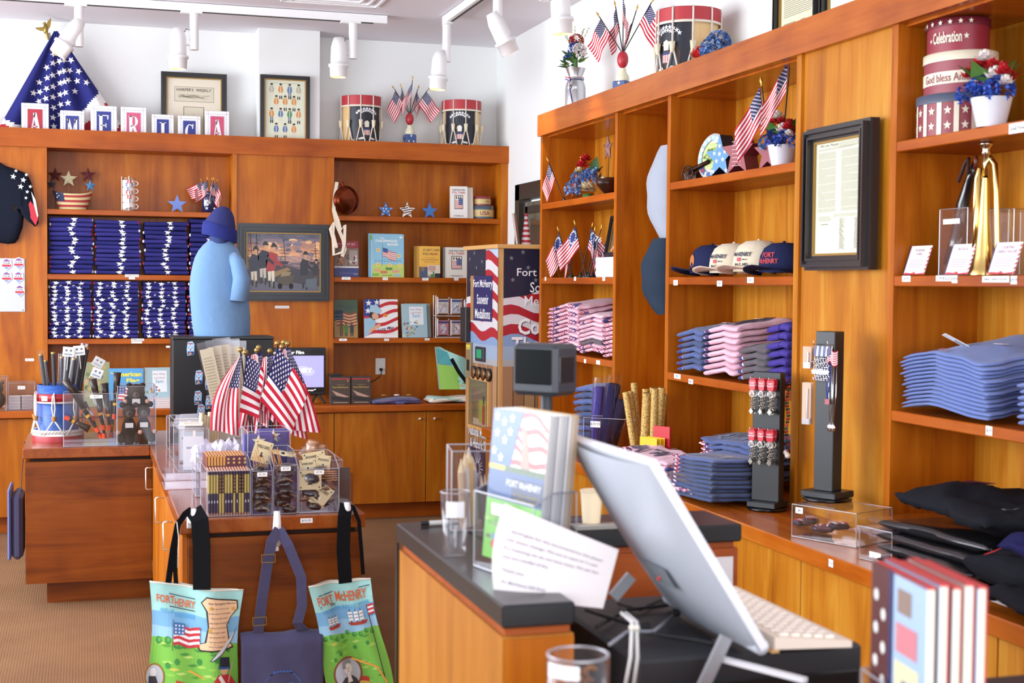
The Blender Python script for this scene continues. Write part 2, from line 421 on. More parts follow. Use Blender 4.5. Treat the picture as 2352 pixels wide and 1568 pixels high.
spot('white track spotlight with a turned-out head, second along the right-hand track',0,ytr(1143),tx,.24,.02,rad(-28),0,22,hz=-.255)
spot('white track spotlight cut by the top edge, nearest on the right-hand track',0,ytr(1250),tx,.24,.09,rad(-4),0,22,hz=-.27)
# ------ back wall furniture
YF,YU,YP=9.60,9.85,10.12
S1,S2,S3,CT=2.122,1.690,1.258,.803
ZT,ZB=2.648,2.545
xa,xb,xc,xd,xe=-2.2,-.268,1.003,1.645,2.895
def case(name,label,x0,x1,shelves,panel=False,left=True,right=True):
 t=thing(name,label,'bookcase' if not panel else 'wall panel',((x0+x1)/2,YU,CT))
 hw=(x1-x0)/2
 if panel:
  part(t,'panel',lambda m:m.box(-hw,.012,0,hw,.30,ZB-CT,WZ));return t
 part(t,'back_panel',lambda m:m.box(-hw,YP-YU,0,hw,YP-YU+.02,ZB-CT,WZ))
 for a in([-hw]if left else[])+([hw-.03]if right else[]):part(t,'side_panel',lambda m:m.box(a,0,0,a+.03,YP-YU,ZB-CT,WZ))
 part(t,'top_panel',lambda m:m.box(-hw+.03*left,.03,ZB-CT-.02,hw-.03*right,YP-YU,ZB-CT,WX))
 r=[]
 for z in shelves:r.append(part(t,'shelf',lambda m:m.rbox(-hw+.03*left,0,z-CT-.036,hw-(.03 if right else.06),YP-YU,z-CT-.0006,WX,.003)))
 t['hw']=hw;return t,r
pl=case('wall_panel','cherry wood wall panel behind the hanging dark sweatshirt',xa,xb,[],True)
BA,sa=case('bookcase','cherry bookcase of folded star-printed flags, left of the painting',xb,xc,[S1,S2,S3])
pm=case('wall_panel','cherry wood wall panel behind the framed battle painting',xc,xd,[],True)
BC,scs=case('bookcase','cherry bookcase of books right of the painting',xd,2.955,[S1,S2,S3],right=False)
part(BC,'side_panel',lambda m:m.box(.655-.06,0,0,.655,YP-YU,ZB-CT,WZ))
m=MB();m.box(-2.2,YU-.015,ZB-.02,2.955,YU+.035,ZT,WX);m.box(-2.2,YU+.035,ZB,2.955,YB-.005,ZB+.0312,WX)
m.build('cornice',label='orange cherry cornice board running above the back-wall cases',cat='cornice')
m=MB();m.rbox(-2.2,YF-.03,CT-.045,2.92,YP-.005,CT-.0006,WX,.004);m.build('worktop',label='long cherry counter top along the back wall',cat='counter top')
STEEL=mat('brushed_steel','d6d4d0',.3,.9)
def price(parent,x,z,w,h,y=-.001,txt=None,m=None):
 def f(mm):
  mm.rect(x-w/2,z-h/2,x+w/2,z+h/2,c('f2f0ee'),y)
  if txt:mm.text(txt,x,z,c('55565c'),h=h*.45 if len(txt)<8 else None,w=None if len(txt)<8 else w*.85,y=y-.0006)
 return part(parent,'price_label',f)
def base(label,x0,x1,seams,handles,z0=.115):
 t=thing('base_cabinet',label,'cabinet',((x0+x1)/2,YF,0));o=(x0+x1)/2
 part(t,'body',lambda m:(m.box(x0-o,.022,z0,x1-o,YP-YF-.02,CT-.05,WD),m.box(x0-o,.09,0,x1-o,YP-YF-.05,z0,WX)))
 ed=[x0]+seams+[x1]
 for i,(a,b)in enumerate(zip(ed,ed[1:])):
  dr=part(t,'door',lambda m:m.rbox(a-o+.003,0,z0,b-o-.003,.02,CT-.052,WD,.002))
  for h in handles:
   if a<h<b:part(dr,'handle',lambda m:m.tube([(h-o,0,.70),(h-o,-.03,.705),(h-o,-.03,.70),(h-o,-.03,.60),(h-o,-.03,.595),(h-o,0,.595)],.0075,mat('satin_steel','e4e2de',.45,.3)))
 return t
def bx(px,Y=YF,z=.6):return Xat(px,Y,z)
base('cherry base cabinet run under the left of the back counter',-2.2,bx(640),[-.9,-.05,bx(480)],[])
base('cherry base cabinet with two steel bar handles under the back counter beside the medallion kiosk',bx(640)+.001,2.92,[bx(768),bx(979)],[bx(963),bx(997)])
# ------ right-hand furniture
XU,XP,XC=2.586,2.915,2.25
yb=[7.95,6.73,6.05,4.815,4.155,2.6]
def rcase(label,y1,y0,shelves,panel=False,last=False,T=.036):
 """local x runs towards the camera; front at XU"""
 t=thing('wall_panel' if panel else 'bookcase',label,'wall panel' if panel else 'bookcase',(XU,y1+.019,CT),RR);L=y1-y0
 if panel:
  part(t,'panel',lambda m:m.box(.038,.012,0,L,.3,ZB-CT,WG));part(t,'side_panel',lambda m:m.box(0,0,0,.038,XP-XU,ZB-CT,WG));return t,[]
 part(t,'back_panel',lambda m:m.box(0,XP-XU,0,L,XP-XU+.02,ZB-CT,WG))
 part(t,'side_panel',lambda m:m.box(0,0,0,.038,XP-XU,ZB-CT,WZ))
 part(t,'top_panel',lambda m:m.box(.038,.03,ZB-CT-.03,L-.001,XP-XU,ZB-CT,WY))
 return t,[part(t,'shelf',lambda m:m.rbox(.038,0,z-CT-.036,L-.001,XP-XU,z-CT-.0006,WX,.003))for z in shelves]
R1,r1=rcase('narrow far-end cherry bookcase holding desk flags and pink shirts',yb[0],yb[1],[2.125,S2,1.262])
R2,_=rcase('tall open cherry recess with hanging sweatshirts and no shelves',yb[1],yb[2],[])
R3,r3=rcase('cherry bookcase with baseball caps on its middle shelf',yb[2],yb[3],[2.125,S2,1.25])
R4,_=rcase('cherry wall panel behind the tall framed document',yb[3],yb[4],[],True)
R5,r5=rcase('cherry bookcase with the hat boxes and brass bugle, nearest on the right-hand wall',yb[4],yb[5],[2.136,S2,1.24],last=True)
m=MB();m.box(XU-.018,2.6,ZB-.022,XU+.03,yb[0]+.03,ZT,WY);m.box(XU+.03,2.6,ZB,XR-.004,yb[0]+.03,ZB+.0312,WY)
m.build('cornice',label='cherry cornice board running above the right-hand cases',cat='cornice')
m=MB();m.rbox(XC,2.2,CT-.055,XP-.002,8.02,CT-.0006,WY,.004);m.build('worktop',label='glossy orange cherry counter top along the right-hand wall',cat='counter top')
t=thing('base_cabinet','cherry base cabinet run under the right-hand counter','cabinet',(XC+.02,8.0,0),RR)
part(t,'body',lambda m:(m.box(0,.022,.115,5.8,.6,CT-.058,WG),m.box(0,.09,0,5.8,.6,.115,WX)))
ys=[0,1.1,2.2,8.0-Yat(1839,XC+.02,.7),8.0-Yat(2290,XC+.02,.65),5.8]
for a,b in zip(ys,ys[1:]):part(t,'door',lambda m:m.rbox(a+.003,0,.115,b-.003,.02,CT-.06,WG,.002))
# ------ flags
def flagcol(stars=True,wave=.18):
 def f():
  t=S.nt.nodes.new('ShaderNodeTexCoord');u,v,_=sep(t.outputs['UV'])
  st=(v*13).fl().mod(2.0)
  red=mixc(st,'c8203a','f4efef')
  cu,cv=u/.42,(v-6/13)/(7/13)
  gx,gy=cu*11+.5,cv*9+.5
  ix,iy=gx.fl(),gy.fl()
  fx,fy=gx-ix-.5,gy-iy-.5
  on=(((ix+iy).mod(2.0))<.5)*(ix>.5)*(ix<11.5)*(iy>.5)*(iy<9.5)
  fx=fx*1.05;ang=S.m('ARCTAN2',fx,fy);r=S.m('SQRT',fx*fx+fy*fy)
  ph=S.m('PINGPONG',ang.abs(),pi/5)
  R,r0=.62,.25
  edge=R*r0*sin(pi/5)/(ph.sin()*R+S.m('SINE',pi/5-ph)*r0)
  star=on*(r<edge)
  can=(u<.42)*(v>6/13)
  return mixc(can,red,mixc(star,'27255c','f4f2f4'))
 return f
FLAG=mat('printed_flag_cloth',rough=.75,fn=flagcol(),sheen=.1,spec=.25)
WOODBLK=c('1c1818',.5);GOLD=mat('gold_paint','c8a24a',.35,.75)
def ring_canton():
 t=S.nt.nodes.new('ShaderNodeTexCoord');u,v,_=sep(t.outputs['UV'])
 red=mixc((v*13).fl().mod(2.0),'c42a44','f2ecee')
 x,y=(u-.21)/.21,(v-10/13+.03)/.30
 r=S.m('SQRT',x*x+y*y);a=S.m('ARCTAN2',y,x)*13/(2*pi)
 d=(a-(a.fl())-.5).abs();dot=(d<.30)*((r-.78).abs()<.12)
 return mixc((u<.42)*(v>6/13),red,mixc(dot,'2b3a7c','f2f2f6'))
FLAG13=mat('thirteen_star_flag_cloth',rough=.75,fn=ring_canton)
def flag(m,w,h,top,ang,fold=.25,mt=None,ph=0,droop=.35,side=1,sweep=0):
 """cloth tied to a staff whose unit direction is (sin ang, cos ang) at point top=(x,y,z); hoist runs down the staff"""
 dx,dz=-sin(ang),-cos(ang)
 def fn(u,v):
  s=(1-v)*h;L=u*w
  # hoist point; the fly hangs mostly down and outwards
  px,pz=top[0]+dx*s,top[2]+dz*s
  a=droop+sweep*u
  x=px+side*L*cos(a)*(1-.12*sin(pi*u)*fold);z=pz-L*sin(a)
  y=top[1]+fold*.16*w*sin(u*8.5+ph+v*1.5)*(.25+u)
  return(x,y,z)
 m.grid(fn,14,13,mt or FLAG)
def spear(m,x,y,z,ang,k=1):
 q=[(0,.0),(.004*k,.003*k),(.002*k,.008*k),(.0055*k,.016*k),(.0001,.036*k)]
 T=m.T;m.T=T@TR(x,y,z)@RY(ang);m.lathe([(r,zz)for r,zz in q],GOLD,8,cap=False);m.T=T
 # ------ top of the back cases
DK=ZB+.032
def depth(p):return(Vector(p)-CAM).dot(FW)
def pw(px,p):return px*depth(p)/F
# draped flag on its staff
apx=at(128,66,y=10.02)
RED2,WH2='b4202c','f3f1f0'
t=thing('hanging_flag','large draped star-spangled flag on a staff behind the letter signs','flag',(apx.x,10.0,DK))
def drap():
 L0=233/1568
 def P(a,r):
  """a: angle from straight down, positive to the right"""
  y=.035*sin(a*21+.7)*min(1,r*1.6)-.03*min(1,r)
  return(sin(a)*r,y,apx.z-DK-cos(a)*r)
 a0,a1=rad(-28),rad(34)
 def fn(u,v):
  a=a0+(a1-a0)*u;R=min(.88,(apx.z-DK-.005)/cos(a));
  return P(a,.02+(R-.02)*v)
 def cm(u,v):
  a=a0+(a1-a0)*u;R=min(.88,(apx.z-DK-.005)/cos(a));r=.02+(R-.02)*v
  if u>.60:
   e=.50+(.97-u)*.50
   q=r-(.50+(.98-u)*.26)
   if q>0:return c(WH2,.8)if int(q/.085)%2==0 else c(RED2,.8)
  if u<.16 and r>.70:return c(RED2,.8)if int((r-.70)/.07+.5)%2 else c(WH2,.8)
  return fab('2c2f72')
 return P,fn,cm
P_,fn_,cm_=drap()
def f(m):
 m.grid(fn_,72,60,cm_)
 for sx,sy in((107,154),(122,145),(136,140),(147,138),(163,138),(90,188),(108,179),(121,173),(136,166),(147,163),(160,161),(181,164),(91,210),(107,204),(122,199),(138,190),(148,188),(157,184),(177,185),(199,190),(89,232),(105,227),(122,223),(138,216),(150,213),(172,209),(77,213),(123,247),(139,239),(156,237),(122,270),(138,262),(124,290),(123,124)):
  q=at(sx,sy,y=9.98);dx,dz=q.x-apx.x,q.z-apx.z;a=atan2(dx,-dz);r=hypot(dx,dz)
  if r>.74:continue
  pts=star2(.0235,.42,rad((sx*37)%60));K=cos(a*21+.7)
  pc=P_(a,r);vs=[(pc[0],pc[1]-.004,pc[2])]
  for(p,z)in pts:
   aa=a+p/r;rr=r-z;o=P_(aa,rr);vs.append((o[0],o[1]-.004,o[2]))
  m.add(vs,[(0,i+1,(i+1)%10+1)for i in range(10)],c(WH2,.8))
part(t,'flag_cloth',f)
BRASS=mat('brass','c9a23a',.25,1);OLDB=mat('aged_brass','a08848',.4,.8)
e_=at(105,68,y=10.02)-Vector((apx.x,10.02,DK))
part(t,'staff',lambda m:m.cyl((e_.x+.02,.02,e_.z-.02),(.02,.03,.02),.011,mat('pale_staff','d8d0b8',.5)))
def eagle(m):
 m.T=TR(e_.x,.0,e_.z)
 m.ball(0,0,0,.018,OLDB,.014,.034);m.ball(-.006,0,.036,.011,OLDB);m.cyl((-.012,0,.036),(-.024,0,.032),.004,OLDB,.0005)
 for s_,pts in((-1,[(0,.018),(-.02,.012),(-.066,.006),(-.06,-.004),(-.03,-.014),(0,-.012)]),(1,[(0,.02),(.012,.05),(.034,.078),(.036,.06),(.03,.02),(.012,-.01)])):
  m.prism(pts,-.004,.004,OLDB)
 m.cyl((.004,0,-.02),(.016,0,-.07),.009,OLDB,.006)
part(t,'eagle_finial',eagle)
# letter signs
def serif(m,ch,x,z,h,w,mt,y,sh=None):
 """a condensed letter with slab serifs and thick/thin strokes, drawn from strokes"""
 def X(u):return x+(u-.5)*w
 def Z(v):return z+(v-.5)*h
 T,t_=.30,.10
 def bar(a,b,c_,d,wa):
  dx,dz=(c_-a)*w,(d-b)*h;L=hypot(dx,dz);nx=wa*w/2*(dz/L if L else 1);nz=-wa*w/2*(dx/L if L else 0)
  m.add([(X(a)-nx,y,Z(b)-nz),(X(a)+nx,y,Z(b)+nz),(X(c_)+nx,y,Z(d)+nz),(X(c_)-nx,y,Z(d)-nz)],[(0,1,2,3)],mt)
 def sl(a,b,v):m.rect(X(a),Z(v)-h*.022,X(b),Z(v)+h*.022,mt,y)
 def arc(cx,cz,rx,rz,a0,a1,ta,tb,n=14):
  for i in range(n):
   p,q=a0+(a1-a0)*i/n,a0+(a1-a0)*(i+1)/n
   def pt(an,o):return(X(cx+(rx+o*(tb+(ta-tb)*abs(cos(an))))*cos(an)),y,Z(cz+(rz+o*.04)*sin(an)))
   m.add([pt(p,-.5),pt(p,.5),pt(q,.5),pt(q,-.5)],[(0,1,2,3)],mt)
 if ch=='A':bar(.12,0,.5,1,t_);bar(.86,0,.47,1,T);bar(.25,.34,.72,.34,.05*h/w);sl(0,.28,.02);sl(.66,1.06,.02)
 if ch=='M':bar(.1,0,.1,1,t_);bar(.1,1,.5,.1,.24);bar(.5,.1,.86,1,t_);bar(.88,0,.88,1,.26);sl(-.04,.24,.02);sl(.7,1.05,.02);sl(-.04,.2,.98);sl(.8,1.05,.98)
 if ch=='E':bar(.22,0,.22,1,T);sl(0,.9,.98);sl(0,.95,.02);sl(.2,.7,.5);bar(.88,.8,.9,1,t_);bar(.93,0,.95,.22,t_);bar(.7,.4,.7,.6,.08)
 if ch=='R':bar(.22,0,.22,1,T);sl(0,.6,.98);sl(0,.45,.02);arc(.5,.75,.28,.23,-pi/2,pi/2,.26,.1);sl(.2,.55,.52);bar(.5,.5,.88,0,.26);sl(.75,1.08,.02)
 if ch=='I':bar(.5,0,.5,1,T+.04);sl(.15,.85,.98);sl(.15,.85,.02)
 if ch=='C':arc(.55,.5,.38,.47,rad(55),rad(305),.28,.1);bar(.86,.72,.9,1,t_)
Yl=9.93
LS=[('A',50,111,237,'b02a3c'),('M',139,193,254,'2d3a8c'),('E',209,268,243,'2d3a8c'),('R',278,336,246,'d0587c'),('I',349,399,263,'2d3a8c'),('C',409,461,266,'2d3a8c'),('A',471,527,255,'cc4f70')]
LN=['red-panelled letter A sign, leftmost in the row','blue-panelled letter M sign in front of the draped flag','blue-panelled letter E sign between M and R','pink-panelled letter R sign between E and I','blue-panelled letter I sign before the framed print','blue-panelled letter C sign between I and the last A','pink-panelled letter A sign, rightmost in the row']
for(ch,a,b,yt,col),lb in zip(LS,LN):
 q=at((a+b)/2,yt,y=Yl);w=pw(b-a,q)*.98;h=q.z-DK
 t=thing('letter_sign','white dotted-border '+lb,'sign',(q.x,Yl,DK))
 def f(m):
  m.rbox(-w/2,0,0,w/2,.018,h,c('f4f1f2',.45),.003)
  hh=w*.5;bz=w*.13
  n=13
  for sx in(-1,1):
   k=int(h/w*n)
   for i in range(k):m.rect(sx*(w/2-bz)-.002,h*(i+.3)/k+.002,sx*(w/2-bz)+.002,h*(i+.3)/k+.006,c('3c4480'),-.0006)
  for i in range(n):m.rect(-w/2+w*(i+.8)/(n+.6)-.002,h-bz-.002,-w/2+w*(i+.8)/(n+.6)+.002,h-bz+.002,c('3c4480'),-.0006)
  m.rect(-w/2+w*.19,h*.10,w/2-w*.19,h-w*.19,c('d8d8e6'),-.0007)
  m.rect(-w/2+w*.225,h*.12,w/2-w*.225,h-w*.225,c(col,.5),-.0011)
  lh=h*.56
  serif(m,ch,-.003,h-w*.225-w*.14-lh/2,lh,w*.40,c('8a86a0'),-.0015);serif(m,ch,.0,h-w*.225-w*.14-lh/2,lh,w*.40,c('faf7f6'),-.0018)
 part(t,'panel',f)
 # framed prints
FRK,FRG=mat('black_frame_wood','1c1a1c',.35,coat=.3),mat('frame_gold_slip','a07c3c',.4,.5)
def frame(name,label,cat,x0,y0,x1,y1,Y,art,fw=.035,lean=0,z=None,mt=None,gold=.007,rz=0,loc=None,wh=None,back=.025):
 if loc is None:
  p,q=at(x0,(y0+y1)/2,y=Y),at(x1,(y0+y1)/2,y=Y);tz,bz=at((x0+x1)/2,y0,y=Y).z,(at((x0+x1)/2,y1,y=Y).z if z is None else z)
  w,h,loc=q.x-p.x,tz-bz,((p.x+q.x)/2,Y,bz)
 else:w,h=wh
 t=thing(name,label,cat,loc,rz);t.rotation_euler=(-lean,0,rz)
 mt=mt or FRK
 def fr(m):
  for k,(d,o,a)in enumerate(((0,0,fw*.24),(-back*.5,fw*.22,fw*.20),(-back*.2,fw*.42,fw*.24),(-back*.42,fw*.66,fw*.16),(-.001,fw*.80,fw*.20))):
   x,zz=w/2-o,h-o
   for poly in([(-x,o),(x,o),(x-a,o+a),(-x+a,o+a)],[(x,o),(x,zz),(x-a,zz-a),(x-a,o+a)],[(x,zz),(-x,zz),(-x+a,zz-a),(x-a,zz-a)],[(-x,zz),(-x,o),(-x+a,o+a),(-x+a,zz-a)]):
    m.prism(poly,d,back*.8,mt)
 part(t,'frame',fr)
 if gold:part(t,'gold_slip',lambda m:[m.prism(pg,.001,.012,FRG)for pg in([(-w/2+fw,fw),(w/2-fw,fw),(w/2-fw-gold,fw+gold),(-w/2+fw+gold,fw+gold)],[(w/2-fw,fw),(w/2-fw,h-fw),(w/2-fw-gold,h-fw-gold),(w/2-fw-gold,fw+gold)],[(w/2-fw,h-fw),(-w/2+fw,h-fw),(-w/2+fw+gold,h-fw-gold),(w/2-fw-gold,h-fw-gold)],[(-w/2+fw,h-fw),(-w/2+fw,fw),(-w/2+fw+gold,fw+gold),(-w/2+fw+gold,h-fw-gold)])])
 part(t,'print',lambda m:(m.box(-w/2+fw,.010,fw,w/2-fw,back,h-fw,c('e6dcc8',.5)),art(m,w/2-fw,fw,h-fw)))
 return t
def lines(m,x0,z1,x1,z0,n,mt,y,th=.4,rag=.12,jag=None):
 R_=random.Random(int(1e4*(abs(x0)+z1)))
 for i in range(n):
  z=z1-(z1-z0)*(i+.5)/n;hh=(z1-z0)/n*th/2;m.rect(x0,z-hh,x1-(x1-x0)*R_.random()*rag,z+hh,mt,y)
INK=c('4a443c',.8)
def art_harper(m,X,z0,z1):
 y=.0095;
 m.rect(-X*.70,z1-.165,X*.72,z1-.062,INK,y);m.rect(-X*.69,z1-.163,X*.71,z1-.064,c('d8cfba'),y-.0004)
 m.text("HARPER'S  WEEKLY",0,z1-.083,INK,w=X*1.25,y=y-.001,off=.01)
 for i in range(38):m.line([(-X*.62+X*1.24*random.random(),z1-.112-.03*random.random()),(-X*.6+X*1.2*random.random(),z1-.118-.03*random.random())],.0012,c('a09a88'),y-.001)
 m.rect(-X*.38,z0+.005,X*.36,z1-.20,INK,y);m.rect(-X*.36,z0+.01,X*.34,z1-.203,c('dcd2bc'),y-.0004)
 for i in range(26):m.line([(-X*.3+X*.55*random.random(),z1-.24-.12*random.random()),(-X*.3+X*.55*random.random(),z1-.25-.12*random.random())],.001,c('a8a290'),y-.001)
frame('framed_print','framed newspaper-masthead print with cream mat behind the letter signs','picture',370,167,521,330,10.06,art_harper,z=DK)
def soldier(m,x,z,h,coat,y):
 leg=c('ded8c4')if random.random()<.7 else c('8a8e9a')
 m.poly([(x-h*.09,z),(x-h*.02,z),(x-h*.01,z+h*.45),(x-h*.11,z+h*.45)],leg,y);m.poly([(x+h*.03,z),(x+h*.11,z),(x+h*.10,z+h*.45),(x,z+h*.45)],leg,y)
 if random.random()<.7:m.rect(x-h*.09,z,x-h*.02,z+h*.2,c('2e2a30'),y-.0003);m.rect(x+h*.03,z,x+h*.1,z+h*.2,c('2e2a30'),y-.0003)
 m.poly([(x-h*.12,z+h*.42),(x+h*.12,z+h*.42),(x+h*.16,z+h*.6),(x+h*.1,z+h*.82),(x-h*.1,z+h*.82),(x-h*.17,z+h*.58)],c(coat),y-.0005)
 m.rect(x-h*.02,z+h*.44,x+h*.02,z+h*.8,c('e8e0cc'),y-.0008);m.disc(x,z+h*.87,h*.05,h*.055,c('d8b090'),y-.0006,8);m.poly([(x-h*.09,z+h*.89),(x+h*.09,z+h*.89),(x+h*.06,z+h*1.0),(x-h*.06,z+h*1.0)],c('2a2628'),y-.0009)
def art_soldiers(m,X,z0,z1):
 m.rect(-X+.012,z0+.012,X-.012,z1-.012,c('dce0c8',.6),.0094);H_=z1-z0;h=H_*.235
 col={'o':'d89050','b':'5a78a8','g':'4c8a64','w':'b8b0a0'}
 for r,(zz,s)in enumerate(((.70,'wobw'),(.52,'ooo'),(.33,'obgo'),(.10,'bbo'))):
  n=len(s)
  for i,k in enumerate(s):soldier(m,(-.68+1.36*i/(n-1))*X*(.95 if n==4 else.62),z0+H_*(zz-.03*(i%2)*0),h,col[k],.009)
 m.rect(-X*.6,z1-.028,X*.6,z1-.025,c('a8a890'),.009)
frame('framed_print','framed colour print of fifteen uniformed soldiers on the white pier','picture',598,173,712,330,9.895,art_soldiers,fw=.027,z=DK)
# drums
ROPE=mat('drum_rope','ddd6cc',.85);DRED=c('b43038',.45);CREAM=c('e9dfcc',.5);DBK=c('171a2a',.4);MAPLE=wood('drum_maple',2,'d8b070','e8c48c','f0d4a4',.35)
def drum(label,px0,px1,pyt,Y=None,X=None,face=0,art=0,s=1):
 if X is None:
  q=at((px0+px1)/2,pyt+6,y=Y);D=pw(px1-px0,q);loc=(q.x,Y,DK);rz=0
 else:
  q=at((px0+px1)/2,pyt+10,x=X);D=pw(px1-px0,q);loc=(X,q.y,DK);rz=0
 Hh=q.z-DK+.01;R=D/2;t=thing('drum',label,'drum',loc,rz)
 def A(px_an):return px_an
 e0=art-rad(52);e1=art+rad(52)
 z0,z1=Hh*.16,Hh*.80
 def sh(m):
  m.lathe([(R*.93,z0-.01),(R*.93,z1+.01)],MAPLE,16,a0=e1,a1=e0+2*pi,cap=False);m.lathe([(R*.93,z0-.01),(R*.93,z1+.01)],DBK,14,a0=e0,a1=e1,cap=False)
  def P(u,v,o=.0015):a=art+u/(R*.93);return((R*.93+o)*cos(a),(R*.93+o)*sin(a),v)
  def sty(u,v,k,mt):
   m.add([P(u,v,.002)]+[P(u+a,v+b,.002)for a,b in star2(k)],[(0,i+1,(i+1)%10+1)for i in range(10)],mt)
  for i in range(9):an=rad(30+15*i);sty(R*.55*cos(an),z1-R*.52+R*.42*sin(an),R*.085,c('f4f4f8'))
  for i in range(6):an=rad(45+18*i);sty(R*.36*cos(an),z1-R*.50+R*.30*sin(an),R*.075,c('f4f4f8'))
  def pl(pts,col,o=.0016):m.add([P(a*R,z0+b*R,o)for a,b in pts],[tuple(range(len(pts)))],c(col))
  br,zz='4a3a30',(z1-z0)/R
  pl([(-.08,.30),(-.5,.28),(-.52,.62),(-.40,.86),(-.26,.92),(-.28,.70),(-.1,.62)],br);pl([(.08,.30),(.5,.28),(.52,.62),(.40,.86),(.26,.92),(.28,.70),(.1,.62)],br)
  pl([(-.12,.2),(.12,.2),(.14,.75),(-.12,.75)],'3a2c26',.0018)
  pl([(-.1,.74),(.1,.74),(.12,.98),(.02,1.06),(-.12,1.0)],'e8e4dc',.002);pl([(-.12,.94),(-.2,.90),(-.12,.88)],'e0a030',.0022)
  for i in range(7):pl([(-.14+.04*i,.36),(-.10+.04*i,.36),(-.10+.04*i,.60),(-.14+.04*i,.60)],'c04048' if i%2 else 'eee6e0',.0024)
  pl([(-.14,.6),(.14,.6),(.14,.68),(-.14,.68)],'2c3c78',.0025)
  pl([(-.42,.20),(-.2,.26),(-.1,.18),(-.4,.13)],'e8e4e0',.002);pl([(.42,.20),(.2,.26),(.1,.18),(.4,.13)],'e8e4e0',.002)
  pl([(-.60,.0),(.60,.0),(.62,.12),(-.62,.12)],'9a7a34',.0022);pl([(-.5,.03),(.5,.03),(.5,.09),(-.5,.09)],'6a5220',.0024)
  for s_ in(-1,1):pl([(s_*.6,.02),(s_*.78,.06),(s_*.72,.18),(s_*.6,.14)],'d8d0c0',.0022)
 part(t,'shell',sh)
 for za,zb in((0,z0),(z1,Hh)):
  part(t,'hoop',lambda m:(m.lathe([(R,za+(0 if za==0 else.012)),(R,zb-(.012 if za==0 else 0))],DRED,40,cap=False),m.lathe([(R*.999,zb-.012 if za==0 else za),(R*1.004,zb-.012 if za==0 else za),(R*1.004,zb if za==0 else za+.012),(R*.93,zb if za==0 else za+.012)],CREAM,40,cap=False),m.lathe([(R*.95,zb),(R,zb),(R,zb-.002)]if za else[(R*.95,za),(R,za)],DRED,40,cap=False)))
 part(t,'drumhead',lambda m:m.lathe([(.001,Hh-.006),(R*.95,Hh-.006),(R*.955,Hh-.02)],CREAM,32,cap=False))
 def rp(m):
  n=10
  for i in range(n):
   a=art+2*pi*(i+.5)/n;b=a+pi/n;b2=a-pi/n;zc=Hh*.52
   def Q(an,z,o=1.02):return(R*o*cos(an),R*o*sin(an),z)
   m.tube([Q(a,Hh+.003,.985),Q(a,Hh-.01),Q(a,zc)],.0042*D/.29,ROPE,6);m.tube([Q(a,zc),Q((a+b)/2,Hh*.26),Q(b,.004)],.0042*D/.29,ROPE,6);m.tube([Q(a,zc),Q((a+b2)/2,Hh*.26),Q(b2,.004)],.0042*D/.29,ROPE,6)
 part(t,'tension_rope',rp)
 for i in range(10):
  a=art+2*pi*(i+.5)/10;n_=Vector((cos(a),sin(a),0));tt=Vector((-sin(a),cos(a),0))
  part(t,'leather_tug',lambda m:m.tube([n_*R*1.035+Vector((0,0,Hh*.56)),n_*R*1.04+Vector((0,0,Hh*.46)),n_*R*1.035+Vector((0,0,Hh*.42))],lambda u:R*(.10-.05*u),c('e8dcc0',.7),10))
 return t
drum('rope drum with painted eagle, on the back cases left of the flag stand',783,877,221,Y=10.0,art=rad(-84))
drum('rope drum with painted eagle, on the back cases right of the flag stand',1015,1105,231,Y=10.0,art=rad(-110))
# plaited cord on the left drum is part of its rope; patriotic candlestick with five flags
SB,SR,SC=c('3b5590',.5),c('b42c38',.4),c('e8e4c8',.5)
def stand(label,loc,h,rz,flags,s=1):
 """blue block with stars, cream ring, red ball, holding small flags; h = height of ball top"""
 t=thing('flag_stand',label,'flag stand',loc,rz)
 w=h*.26
 def blk(m):
  m.rbox(-w/2,-w/2,h*.07,w/2,w/2,h*.48,SB,.006)
  for k in range(4):
   T=m.T;m.T=T@RZ(k*pi/2)
   for x,z in((0,.39),(-.23,.26),(.23,.26),(0,.13)):m.star(x*w,h*.05+z*h,w*.14,SC,-w/2-.001)
   m.T=T
 part(t,'block',blk)
 part(t,'foot',lambda m:[m.lathe([(w*.95,0),(w*.95,h*.02),(w*.62,h*.075)],(SC if k%2 else SR),3,a0=k*pi/6,a1=(k+1)*pi/6,cap=False)for k in range(12)])
 part(t,'cream_ring',lambda m:m.lathe([(w*.42,h*.48),(w*.46,h*.52),(w*.42,h*.57),(w*.30,h*.62),(w*.22,h*.67),(w*.24,h*.70)],SC,24))
 part(t,'red_ball',lambda m:m.ball(0,0,h*.85,w*.38,SR,rz=h*.15,n=20))
 for i,(an,L,side,dr,fo,fs)in enumerate(flags):
  tip=(sin(an)*L,(.02 if i%2 else-.02),h*.95+cos(an)*L)
  fl=part(t,'flag',lambda m:flag(m,fs*1.25,fs*.86,tip,an,fo,None,i*1.7,dr,side))
  part(fl,'staff',lambda m:(m.cyl((0,0,h*.95),(tip[0]*1.03,tip[1],tip[2]+.012),.0028,WOODBLK,n=6),spear(m,tip[0]*1.03,tip[1],tip[2]+.01,an,1.1)))
 return t
FL=[(rad(-42),.26,1,rad(62),.3,.10),(rad(-22),.27,1,rad(80),.8,.10),(rad(2),.28,-1,rad(62),.5,.11),(rad(24),.25,-1,rad(78),.9,.09),(rad(40),.285,-1,rad(50),.35,.12)]
q=at(941,259,y=9.99)
FLB=[(-36,.20,-1,66,.35,.125),(-17,.19,-1,80,.9,.10),(3,.235,-1,62,.35,.125),(20,.19,1,78,.8,.10),(36,.21,1,52,.3,.13)]
stand('five-flag stand on a starry blue block between the two back-wall drums',(q.x,9.99,DK),q.z-DK,rad(6),[(rad(a),b,c_,rad(d),e,g)for a,b,c_,d,e,g in FLB])
